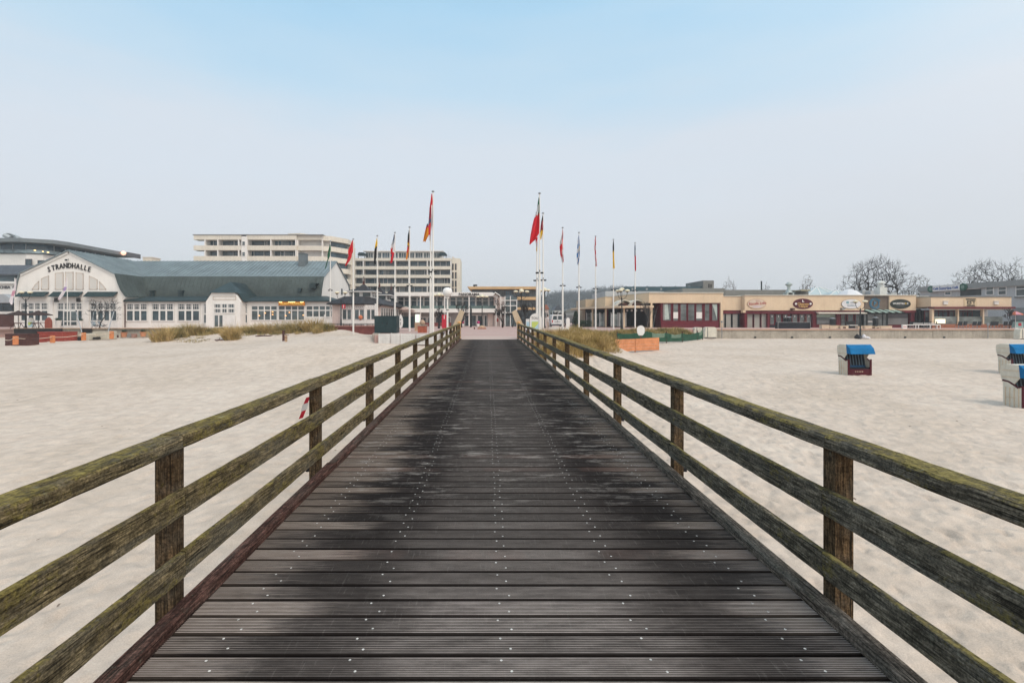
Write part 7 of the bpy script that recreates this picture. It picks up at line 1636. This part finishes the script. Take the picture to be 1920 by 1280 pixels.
# ------------------------------------------------------------------ hooded beach chairs
M_WICKER = paint('white_wicker', (.62, .58, .49), .6, .12, 2, .25)
M_HOODB = paint('blue_canvas', (.012, .135, .32), .9, .2, 1.5, spec=.05)
M_CHRED = paint('chair_wine_red', (.070, .010, .016), .6, .2, 2, .1, spec=.15)
M_INNER = paint('dark_striped_lining', (.010, .012, .018), .8, .3, 2)
def beach_chair(label, loc, rz=0):
    t = thing('hooded_beach_chair', label, 'beach chair', loc, 'hooded beach chairs on the right sand', rz)
    W, D = .68, .31       # half width, half depth; opens towards -Y
    for s in (-1, 1):
        x0, x1 = (s*W, s*(W-.05)) if s < 0 else (s*(W-.05), s*W)
        pr = [(-D, 0), (D, 0), (D+.02, 1.02), (D-.18, .99), (D-.40, .86), (-D+.12, .78), (-D, .86)]
        MB().prism(pr, x0, x1, 'x').build('side_panel', M_WICKER, t, local=True)
        m = MB()
        for k in range(4): yy = -D+.09+k*.15; m.box(min(s*W, s*(W+.018)), max(s*W, s*(W+.018)), yy-.012, yy+.012, .03, .80)
        m.box(min(s*W, s*(W+.018)), max(s*W, s*(W+.018)), -D+.2, D-.1, .40, .425); m.build('side_slat', M_CREAMBOX, t, local=True)
        MB().tube([(s*(W-.02), D+.03, 1.05), (s*(W-.02), D-.18, 1.01), (s*(W-.02), D-.40, .88), (s*(W-.02), -D+.12, .80), (s*(W-.02), -D-.02, .87)], .036, 6).build('armrest', M_CHRED, t, local=True)
        MB().box(min(s*W, s*(W-.11)), max(s*W, s*(W-.11)), -D-.03, -D, 0, .88).build('front_stile', M_CHRED, t, local=True)
    MB().box(-W+.11, W-.11, -D-.02, -D+.03, .02, .36).build('front_drawer', M_CHRED, t, local=True)
    m = MB()
    for k in range(5): m.box(-.26+k*.1, -.22+k*.1, -D-.026, -D-.02, .20, .25)
    m.build('drawer_letters', M_CREAMBOX, t, local=True)
    MB().box(-W+.05, W-.05, -D+.03, D-.06, .34, .44).build('seat', M_INNER, t, local=True)
    MB().box(-W+.05, W-.05, D-.03, D, .0, 1.0).build('back_panel', M_WICKER, t, local=True)
    bk = MB().prism([(.04, .44), (.12, .44), (.26, 1.52), (.20, 1.52)], -W+.05, W-.05, 'x').build('backrest', M_INNER, t, local=True)
    m = MB()
    for k in range(8):
        x = -W+.14+k*.165; m.prism([(.032, .50), (.045, .50), (.152, 1.18), (.138, 1.18)], x, x+.05, 'x')
    m.build('stripe', paint('lining_stripe', (.09, .13, .16), .8, .2, 4), bk, local=True)
    MB().prism([(-.06, .44), (.04, .44), (.06, .54), (-.04, .54)], -W+.1, W-.1, 'x').build('cushion', paint('blue_cushion', (.015, .06, .13), .8, .3, 8), t, local=True)
    # hood shell
    hs = [(D+.03, .98), (D+.11, 1.35), (D+.09, 1.58), (D-.08, 1.66), (-D+.06, 1.66), (-D+.02, 1.50), (-D+.04, 1.25), (-.02, .90)]
    for s in (-1, 1):
        x0, x1 = (-W+.02, -W+.06) if s < 0 else (W-.06, W-.02)
        MB().prism(hs, x0, x1, 'x').build('hood_side', M_WICKER, t, local=True)
    MB().prism([(D+.03, .98), (D+.11, 1.35), (D+.09, 1.58), (D-.08, 1.66), (-D+.06, 1.66), (-D+.06, 1.69), (D-.07, 1.69), (D+.12, 1.60), (D+.14, 1.35), (D+.06, .98)], -W+.02, W-.02, 'x').build('hood_back', M_WICKER, t, local=True)
    for s in (-1, 1):
        for z in (1.20, 1.46): MB().box(min(s*(W-.02), s*(W-.005)), max(s*(W-.02), s*(W-.005)), -D+.1, D+.06, z-.012, z+.012).build('hood_slat', M_CREAMBOX, t, local=True)
    # blue awning over the opening
    aw = [(-D+.08, 1.70), (-D-.14, 1.50), (-D-.25, 1.19), (-D-.23, 1.18), (-D-.12, 1.47), (-D+.09, 1.67)]
    MB().prism(aw, -W-.01, W+.01, 'x').build('awning', M_HOODB, t, local=True)
    for s in (-1, 1):
        x0, x1 = (-W-.012, -W+.0) if s < 0 else (W-.0, W+.012)
        MB().prism([(-D+.08, 1.69), (-D-.14, 1.50), (-D-.25, 1.19), (-D+.04, 1.20)], x0, x1, 'x').build('awning_cheek', M_HOODB, t, local=True)
    return t
def bc(label, px_fl, Z, rz):
    """px_fl: pixel of the left front edge"""
    x = PX(px_fl, Z)+.68; return beach_chair(label, (x, Z+.31, sand_z(x, Z)-.04), rz)
bc('hooded beach chair with blue awning standing alone on the right sand', 1587.5, 26.1, R(3))
bc('hooded beach chair with blue awning, rear one at the right frame edge', 1893, 26.4, R(4))
bc('nearest hooded beach chair, its white side cut by the right frame edge', 1912.5, 18.45, R(3))
def covered_chair(label, px0, px1, y0, y1, Z, group='white covered beach chairs by the seawall'):
    w = PX(px1, Z)-PX(px0, Z); h = PH(y0, Z)-PH(y1, Z); t = thing('covered_chair', label, 'covered chair', (PX((px0+px1)/2, Z), Z, PH(y1, Z)), group)
    MB().prism([(-w/2, 0), (w/2, 0), (w/2, h*.80), (w/2-.10, h*.96), (w/2-.25, h), (-w/2+.35, h), (-w/2+.12, h*.93), (-w/2+.02, h*.5)], -.35, .35, 'y').build('cover', M_WICKER, t, local=True)
    MB().box(-w/2+.05, w/2-.05, -.38, .38, -.02, .07).build('base_frame', M_LAMPDARK, t, local=True)
    MB().box(-w/2+.30, -w/2+.36, -.37, -.351, .1, h*.95).build('strap', M_LOGO, t, local=True)
covered_chair('white covered beach chair at the left end of the seawall', 1319, 1341, 613, 633, 56.6)
covered_chair('white covered beach chair half hidden behind the green net', 1299, 1317, 613.5, 631, 58.0)
covered_chair('white covered beach chair in front of the seawall at the right edge', 1906, 1942, 616, 635.5, 56.4)

# ------------------------------------------------------------------ orange boarding, green net fence, stakes in the left sand
ob_ = thing('board_barrier', 'fresh orange plank barrier on the sand right of the boardwalk', 'barrier', (11, 38, -1))
M_PLANK = paint('fresh_orange_planks', (.58, .235, .105), .7, .22, 1.6, .1)
for (a, ta, ba, Za), (b, tb_, bb, Zb_) in (((1143.5, 636.5, 661, 36.6), (1191.5, 635.0, 657.5, 38.6)), ((1192, 634.8, 657.5, 38.6), (1236, 632.5, 656, 40.4))):
    m = MB()
    for k in range(4):
        u0, u1 = k/4+.006, (k+1)/4-.006
        A = P(a, ba+(ta-ba)*u0, Za); B = P(b, bb+(tb_-bb)*u0, Zb_); C = P(b, bb+(tb_-bb)*u1, Zb_); D_ = P(a, ba+(ta-ba)*u1, Za); off = Vector((.015, .05, 0))
        m.add([A, B, C, D_, A+off, B+off, C+off, D_+off], [(0, 1, 2, 3), (7, 6, 5, 4), (0, 4, 5, 1), (1, 5, 6, 2), (2, 6, 7, 3), (3, 7, 4, 0)])
    m.build('plank_panel', M_PLANK, ob_)
for a, Za, y0, y1 in ((1144.5, 36.75, 638, 664), (1191.5, 38.75, 637, 660), (1235, 40.5, 634, 659)):
    p0, p1 = P(a, y1, Za), P(a, y0, Za); MB().box(p0.x-.04, p0.x+.04, Za+.06, Za+.14, p0.z, p1.z).build('stake', M_PLANK, ob_)
nf = thing('net_fence', 'dark green net fence on wooden stakes behind the orange plank barrier', 'fence', (17, 51, -.6))
M_NET = paint('green_net', (.020, .075, .045), .8, .25, 1.2, .3)
M_NETP = paint('faded_green_net', (.13, .19, .14), .8, .25, 1.2)
nps = [(1157, 621.5, 640, 47), (1210.5, 617, 641, 48), (1249.5, 620.5, 641, 49.5), (1279.5, 621.5, 640, 51), (1307.5, 619.5, 637, 53.5), (1317.5, 612.5, 635, 54.5)]
for a, y0, y1, Z in nps:
    p0, p1 = P(a, y1, Z), P(a, y0, Z); MB().tube([p0-Vector((0, 0, .3)), p1], .05, 6).build('stake', M_BROWNWOOD if a != 1210.5 else M_TAN, nf)
for (a, y0, y1, Z), (b, c0, c1, Z2) in zip(nps, nps[1:]):
    m = MB(); n = 10; q = random.Random(int(a))
    for i in range(n+1):
        u = i/n; Zu = Z+(Z2-Z)*u; top = (y0+3)+(c0+3-y0-3)*u+6.0*4*u*(1-u)*q.uniform(.8, 1.1)*.55; bot = y1+(c1-y1)*u-.5
        for j in range(5): w = j/4; p = P(a+(b-a)*u, bot+(top-bot)*w, Zu); m.v.append((p.x, p.y-.06+.05*math.sin(i*2+j*1.7), p.z))
    for i in range(n):
        for j in range(4): m.f.append((i*5+j, (i+1)*5+j, (i+1)*5+j+1, i*5+j+1)); m.m.append(1 if (j >= 2 and 2 < i < 9 and a in (1210.5, 1249.5, 1307.5)) else 0)
    m.build('net_panel', [M_NET, M_NETP], nf, True)
for k, (px_, y0, y1, Z, lb) in enumerate(((536.3, 628.5, 653, 42, 'nearest and brightest of the short stakes in the left sand'), (531.5, 619.5, 643, 46.5, 'thin dark short stake in the left sand'))):
    t = thing('stake', lb, 'stake', P(px_, y1, Z), 'short stakes in the left sand'); h = PH(y0, Z)-PH(y1, Z)
    MB().prism([(-.09, -.2), (.09, -.2), (.09, h-.05), (.0, h), (-.09, h-.02)], -.07, .07, 'y').build('shaft', (M_TAN, M_BROWNWOOD)[k], t, local=True); MB().box(-.1, .1, -.08, .08, h*.8, h*.83).build('groove', M_BROWNWOOD, t, local=True)
tag(MB().tube(rope([P(536, 631, 41.9), P(531.5, 624, 46.4), P(541, 628, 47)], .1, .02), .03, 5).build('stake_rope', M_BROWNWOOD), 'dark slack rope linking the short stakes in the left sand', 'rope')
for k, (a, b, y, Z, lb) in enumerate(((479, 512, 629.5, 49.5, 'long driftwood stick below the left dune grass'), (403, 419, 637.5, 47.5, 'dark driftwood below the round grass tuft'))):
    q = random.Random(k); pts = [P(a+(b-a)*i/6, y+q.uniform(-.7, .7)-(i == 6)*1.5, Z) for i in range(7)]
    tag(MB().tube(pts, [.05, .07, .07, .06, .06, .05, .02], 5).tube([pts[3], pts[3]+Vector((.3, -.4, .25))], .03, 4).build('driftwood', M_BROWNWOOD), lb, 'driftwood', 'driftwood on the left dune')
# ------------------------------------------------------------------ dune grass
def mat_grass(name, cols):
    m, n, l, bs = nmat(name)
    t = n.new('ShaderNodeTexCoord').outputs['Object']
    a = _noise(n, l, t, 1.1, 3); b = _noise(n, l, _map(n, l, t, (1, 1, .25)), 16, 2)
    f = _math(n, l, 'ADD', _math(n, l, 'MULTIPLY', a, .55), _math(n, l, 'MULTIPLY', b, .45))
    l.new(_ramp(n, l, f, (.34, cols[0]), (.48, cols[1]), (.60, cols[2])), bs.inputs['Base Color'])
    bs.inputs['Roughness'].default_value = .75; bs.inputs['Specular IOR Level'].default_value = .2
    return m
M_GRASS = mat_grass('dune_grass_straw', ((.12, .10, .025), (.36, .25, .085), (.58, .42, .20)))
M_GRASSG = mat_grass('dune_grass_green', ((.075, .085, .022), (.25, .195, .065), (.52, .38, .17)))
def blades(m, q, cx, cy, zf, n, rad, h, lean=.45, wind=(-.12, 0), w=.016):
    for k in range(n):
        a = q.uniform(0, 6.283); r = rad*math.sqrt(q.random()); x, y = cx+r*math.cos(a), cy+r*math.sin(a); L = h*q.uniform(.55, 1.1)*(1-.25*r/rad)
        d = Vector((math.cos(a)*lean*(.25+r/rad)+wind[0]+q.gauss(0, .14), math.sin(a)*lean*(.25+r/rad)+wind[1]+q.gauss(0, .14), 1)).normalized()
        b = Vector((x, y, zf(x, y)-.03)); mid = b+d*L*.55; d2 = (d+Vector((d.x*.8, d.y*.8, -.25))).normalized(); tip = mid+d2*L*.5
        s = Vector((math.cos(q.uniform(0, 6.283)), math.sin(q.uniform(0, 6.283)), 0)).normalized()*w
        m.add([b-s, b+s, mid+s*.8, tip, mid-s*.8], [(0, 1, 2, 4), (4, 2, 3)])
q = random.Random(77)
# right: the grass mass beside the boardwalk and behind the barrier
m = MB()
def zf(x, y): return sand_z(x, y)
cl = []
for k in range(150):
    x = q.uniform(3.0, 8.6); y = q.uniform(28.6+max(0, (3.6-x))*1.5, 41)
    if x < 2.6+.4 or (x > 6.3 and y < 29.5+(x-6.3)*.8): continue
    cl.append((x, y))
for x, y in cl: blades(m, q, x, y, zf, 110, q.uniform(.28, .6), q.uniform(.65, 1.1), .36, (q.uniform(-.15, .15), -.1))
tag(m.build('dune_grass', M_GRASS), kind='stuff')
m = MB()
for k in range(420):
    x = q.uniform(8.0, 24); y = q.uniform(44, 58)
    if y < 47.4+(x-12.7)*.64 or y > 51.5+(x-12.7)*.66 or x > 23.5: continue
    blades(m, q, x, y, zf, 90, q.uniform(.35, .75), q.uniform(.5, .9), .42, (q.uniform(-.15, .15), -.1), .02)
tag(m.build('dune_grass', M_GRASSG), kind='stuff')
m = MB()
for k in range(46): blades(m, q, q.uniform(5.4, 8.2), q.uniform(29.5, 33.5), zf, 70, .4, q.uniform(.4, .7), .6, (0, -.15))
tag(m.build('dune_grass', M_GRASS), kind='stuff')
# left: tufts one can tell apart along the dune
tufts = [(305, 634, 50, 1.5, 1.15, 'big straw tuft at the left end of the left dune'), (326, 630, 52, 1.3, .9, 'straw tuft second from the left end of the left dune'), (352, 622, 54, 1.5, 1.05, 'tall dark straw tuft before the third hall window'), (371, 623, 54.5, 1.3, .85, 'straw tuft left of the hall porch'),
         (392, 623, 55.5, 1.1, .6, 'low straw tuft before the porch door'), (414, 622, 55, 1.2, .65, 'low green tuft before the white porch hoarding'), (433.5, 630, 51, 1.1, 1.25, 'round isolated green tuft standing forward on the left dune'), (456, 621, 55.5, 1.2, .65, 'low tuft right of the porch'), (477, 619, 55, 1.3, .8, 'bushy tuft below the white sill board of the hall'),
         (499, 619, 55, 1.4, .95, 'bushy green tuft left of the amber sign'), (528, 618, 55, 1.4, 1.0, 'tall tuft under the amber sign'), (551, 620, 54.5, 1.5, 1.05, 'dense green tuft right of the amber sign'), (585, 617, 54.5, 1.6, 1.1, 'tallest rounded tuft near the right end of the left dune'), (612, 622, 54, 1.2, .7, 'low tuft at the right end of the left dune'), (598, 624, 53, 1.0, .6, 'thin tuft in front of the tallest rounded one')]
for k, (px_, yb, Z, rw, h, lb) in enumerate(tufts):
    x = PX(px_, Z); m = MB()
    blades(m, q, x, Z, zf, 420, rw*.62, h*1.75, .36, (-.1, -.05), .022)
    blades(m, q, x+q.uniform(-.9, .9), Z+q.uniform(-.5, .5), zf, 170, .6, h*.9, .5, (-.1, -.05), .022)
    tag(m.build('grass_tuft', M_GRASSG if k % 3 else M_GRASS), lb, 'grass tuft', 'grass tufts on the left dune')
m = MB()
for k in range(95): blades(m, q, q.uniform(PX(300, 53), PX(622, 53)), q.uniform(53.2, 56.5), zf, 45, .5, q.uniform(.4, .75), .6, (-.1, -.1), .022)
for k in range(26): blades(m, q, q.uniform(PX(296, 50), PX(385, 50)), q.uniform(49.2, 52), zf, 30, .45, q.uniform(.18, .4), 1.2, (.3, -.3), .02)
tag(m.build('dune_grass', M_GRASSG), kind='stuff')

# ------------------------------------------------------------------ trees behind the right-hand buildings
def crown_tree(label, px_, ytop, Z, half_px, ybot, n, seed, mat, tw=.011, upright=0.0, r0=.05, skew=0):
    """bare tree grown towards points spread through a dome-shaped crown"""
    q = random.Random(seed); h = PH(ytop, Z)-.2; hw = half_px/FOC*Z; zb = max(1.2, PH(ybot, Z)-.2)
    t = thing('bare_tree', label, 'tree', (PX(px_, Z), Z, .2), 'bare trees behind the right-hand buildings')
    pts = []
    while len(pts) < n:
        u, v, w = q.uniform(-1, 1), q.uniform(-1, 1), q.random()
        rad = (u*u+v*v)**.5
        lim = (1-w**2.2)**.5 if not upright else (1-w**1.2)*(.55+.45*min(1, w*4))
        if rad > lim: continue
        if rad < lim*.55 and w < .75 and q.random() < .55: continue
        k = .82+.18*math.sin(5*math.atan2(v, u)+seed)
        pts.append(Vector((u*hw*k+skew*w, v*hw*k, zb+w*(h-zb))))
    base = Vector((0, 0, zb*.75)); pts.sort(key=lambda p: (p-base).length)
    nodes = [Vector((0, 0, -.2)), Vector((q.uniform(-.15, .15), 0, zb*.4)), base]; par = [-1, 0, 1]; dirs = [Vector((0, 0, 1))]*3
    for p in pts:
        best, bd = 2, 1e9
        for i in range(2, len(nodes)):
            e = p-nodes[i]; d = e.length
            if d < bd*1.01: d *= 1+.75*(1-dirs[i].dot(e)/max(d, 1e-6))
            if d < bd: bd, best = d, i
        a = nodes[best]; k = max(1, int((p-a).length/(hw*.16)))
        for s_ in range(1, k+1):
            c = a.lerp(p, s_/k)
            if s_ < k: c = c+Vector((q.gauss(0, .04), q.gauss(0, .04), q.gauss(-.01, .03)))*hw*.35
            dd = c-nodes[best]; nodes.append(c); par.append(best); dirs.append(dd.normalized() if dd.length > 1e-6 else dirs[best]); best = len(nodes)-1
    wgt = [1]*len(nodes)
    for i in range(len(nodes)-1, 0, -1): wgt[par[i]] += wgt[i]
    rad = [tw*(w_**.47) for w_ in wgt]
    tr, cr_ = MB(), MB()
    for i in range(1, len(nodes)):
        (tr if i <= 2 else cr_).tube([nodes[par[i]], nodes[i]], [min(rad[par[i]], rad[i]*1.6), rad[i]], 6 if rad[i] > .08 else 3, False)
        if wgt[i] <= 2:
            d0 = (nodes[i]-nodes[par[i]]).normalized()
            for e in range(5):
                d = (d0+Vector((q.gauss(0, .45), q.gauss(0, .45), q.gauss(.12, .35)))).normalized(); L = hw*q.uniform(.07, .17)
                cr_.tube([nodes[i], nodes[i]+d*L*.5, nodes[i]+(d+Vector((0, 0, .25)))*L], [tw*.9, tw*.75, tw*.55], 3, False)
    tr.build('trunk', mat, t, local=True); cr_.build('crown', mat, t, local=True)
crown_tree('big wide bare tree rising behind the shop row', 1643, 484, 100, 65, 575, 1000, 51, M_BARK, .019)
crown_tree('broad bare tree rising behind the grey building', 1851, 488, 112, 58, 570, 800, 52, M_BARK, .019)
crown_tree('grey bare tree right of the big wide one', 1724, 515, 120, 25, 570, 380, 53, M_BARKP, .017)
crown_tree('tall pale bare tree at the right edge', 1907, 473, 125, 26, 570, 420, 54, M_BARKP, .017, 1)
crown_tree('pale bare tree left of the broad one behind the grey building', 1797, 508, 128, 18, 570, 260, 55, M_BARKP, .017, 1)
crown_tree('small bare tree above the pale glass roof', 1514, 514, 125, 19, 570, 280, 56, M_BARKP, .017)
crown_tree('slim bare tree behind the roof flue', 1438, 521, 125, 13, 570, 190, 57, M_BARKP, .017, 1)
crown_tree('small bare tree above the grey roof step', 1368, 520, 125, 17, 570, 240, 58, M_BARKP, .017)
t = thing('conifer', 'dark evergreen crown showing left of the broad bare tree', 'tree', (PX(1768, 105), 105, .2))
MB().tube([(0, 0, 0), (.1, 0, 7.4)], [.25, .08], 7).build('trunk', M_BARK, t, local=True)
m = MB(); qq = random.Random(3)
for c in range(26):
    a = qq.uniform(0, 6.28); r = qq.uniform(.3, 1.9); cz = qq.uniform(5.2, 8.9)-r*.5; c0 = Vector((r*math.cos(a), r*math.sin(a), cz))
    for k in range(70):
        p = c0+Vector((qq.gauss(0, .42), qq.gauss(0, .42), qq.gauss(0, .22))); u = Vector((qq.gauss(0, 1), qq.gauss(0, 1), qq.gauss(0, .4))).normalized()*.16; v = u.orthogonal().normalized()*.05
        m.add([p-u, p+v, p+u, p-v], [(0, 1, 2, 3)])
m.build('crown', paint('evergreen', (.022, .038, .022), .8, .3, 2), t, local=True)

# far hillside wood (reads as one mass)
def wood(seed, spots):
    q = random.Random(seed); base = []
    for v in range(3):
        mm = MB(); qq = random.Random(seed+v)
        def grow(p, d, L, r, lv):
            pts = [p]; dd = d
            for i in range(2): dd = (dd+Vector((qq.gauss(0, .18), qq.gauss(0, .18), .06))).normalized(); pts.append(pts[-1]+dd*L/2)
            mm.tube(pts, [r, r*.8, r*.6], 3, False)
            if lv >= 4: return
            for j in range(4):
                nd = (dd*.8+Vector((qq.gauss(0, .75), qq.gauss(0, .75), qq.gauss(.15, .5)))).normalized(); grow(pts[qq.choice((1, 2, 2))], nd, L*.68, max(.0028, r*.55), lv+1)
        grow(Vector((0, 0, 0)), Vector((0, 0, 1)), .38, .018, 0); zm = max(v_[2] for v_ in mm.v); base.append([(x/zm, y/zm, z/zm) for x, y, z in mm.v]+[mm.f])
    out = MB()
    for x, y, h in spots:
        b = base[q.randrange(3)]; a = q.uniform(0, 6.28); ca, sa = math.cos(a), math.sin(a); z0 = hill_z(x, y)-.5; hh = h*q.uniform(.8, 1.15)
        out.add([((u*ca-w*sa)*hh*1.1+x, (u*sa+w*ca)*hh*1.1+y, z*hh+z0) for u, w, z in b[:-1]], b[-1])
    return out
sp_ = []
q = random.Random(12)
for k in range(190):
    px_ = q.uniform(1018, 1178); Z = q.uniform(470, 640); top = 545-8*sstep(1095, 1140, px_)+(6 if px_ < 1040 else 0)
    x = PX(px_, Z); h = max(7, PH(top, Z)-hill_z(x, Z)); sp_.append((x, Z, min(h, 24)))
for k in range(60):
    px_ = q.choice((q.uniform(860, 900), q.uniform(1355, 1480), q.uniform(930, 1010), q.uniform(1480, 1920))); Z = q.uniform(520, 660); sp_.append((PX(px_, Z), Z, q.uniform(10, 15)))
wm = wood(90, sp_)
tag(wm.build('hillside_wood', paint('far_twigs', (.085, .085, .08), .9, .3, .05)), kind='stuff')
# small town roofs at the foot of the wood
q = random.Random(31)
for k, (px_, w, yt, yb, Z, lb) in enumerate(((1067, 17, 579, 597, 150, 'pale low house with flat roof behind the van'), (1024, 9, 571, 600, 140, 'narrow orange-roofed house behind the flagpole pair'), (1046, 12, 573, 598, 160, 'white gabled house between the plaza trees'))):
    x0, x1 = PX(px_-w/2, Z), PX(px_+w/2, Z); t = thing('town_house', lb, 'house', ((x0+x1)/2, Z, .2), 'small houses beyond the plaza'); W = (x1-x0)/2; H = PH(yt, Z)-.2
    MB().box(-W, W, 0, 7, 0, H*.74).build('wall', (M_GREYWALL, M_PINKW, M_WHITE)[k], t, local=True)
    MB().prism([(-W-.3, H*.74), (W+.3, H*.74), (W*.3, H), (-W*.3, H)], -.3, 7.3, 'y').build('roof', (M_GREYROOF, M_TERRA2, M_SLATE)[k], t, local=True)
    f = MB().box(-W*.6, -W*.15, -.06, .01, H*.3, H*.58).box(W*.15, W*.6, -.06, .01, H*.3, H*.58).build('window', M_GL, t, local=True)
for k, (px_, y0, y1, Z, lb) in enumerate(((1071, 593, 604, 90, 'grey delivery trailer behind the white stele'),)):
    t = thing('parked_trailer', lb, 'trailer', (PX(px_, Z), Z, PLAZA)); MB().box(-.95, .95, 0, 3, .45, 2.0).build('body', M_GREYWALL, t, local=True)
    for s in (-1, 1): w = MB(); w.prism([(1.4+.3*math.cos(i*math.pi/8), .3+.3*math.sin(i*math.pi/8)) for i in range(16)], s*.9-.08, s*.9+.08, 'x'); w.build('wheel', M_LAMPDARK, t, local=True)
t = thing('clipped_hedge', 'dark clipped evergreen hedge beside the beige canopy', 'hedge', (PX(1096, 70), 70, PLAZA)); m = MB(); qq = random.Random(8)
for k in range(1500):
    p = Vector((qq.uniform(-1.1, 1.1), qq.uniform(0, 1.2), qq.uniform(.05, .95+.08*qq.random()))); u = Vector((qq.gauss(0, 1), qq.gauss(0, 1), qq.gauss(0, 1))).normalized()*.07; v = u.orthogonal().normalized()*.05; m.add([p-u, p+v, p+u, p-v], [(0, 1, 2, 3)])
m.build('foliage', paint('evergreen', (.022, .038, .022)), t, local=True)
t = thing('dark_tree', 'narrow dark evergreen shrub at the left end of the beige canopy', 'shrub', (PX(1080, 72), 72, PLAZA)); m = MB()
for k in range(1400):
    z = qq.uniform(.1, 2.4); r = .55*(1-(z/2.5)**2)+.1; a = qq.uniform(0, 6.28); p = Vector((r*math.cos(a)*qq.random()**.5, r*math.sin(a)*qq.random()**.5, z)); u = Vector((qq.gauss(0, 1), qq.gauss(0, 1), qq.gauss(0, 1))).normalized()*.09; v = u.orthogonal().normalized()*.05; m.add([p-u, p+v, p+u, p-v], [(0, 1, 2, 3)])
m.build('foliage', paint('evergreen', (.022, .038, .022)), t, local=True); MB().tube([(0, 0, 0), (0, 0, 1.5)], .06, 6).build('stem', M_BARK, t, local=True)

# ------------------------------------------------------------------ the hazy air
hz_m = bpy.data.materials.new('haze_air'); hz_m.use_nodes = True; hn = hz_m.node_tree.nodes; hn.remove(hn['Principled BSDF'])
pv = hn.new('ShaderNodeVolumePrincipled'); pv.inputs['Color'].default_value = (.80, .86, .92, 1); pv.inputs['Density'].default_value = .00062; pv.inputs['Anisotropy'].default_value = 0.2
hz_m.node_tree.links.new(pv.outputs[0], hn['Material Output'].inputs['Volume'])
tag(MB().box(-1450, 1450, -16, 1300, -5, 48).build('haze', hz_m), kind='stuff')
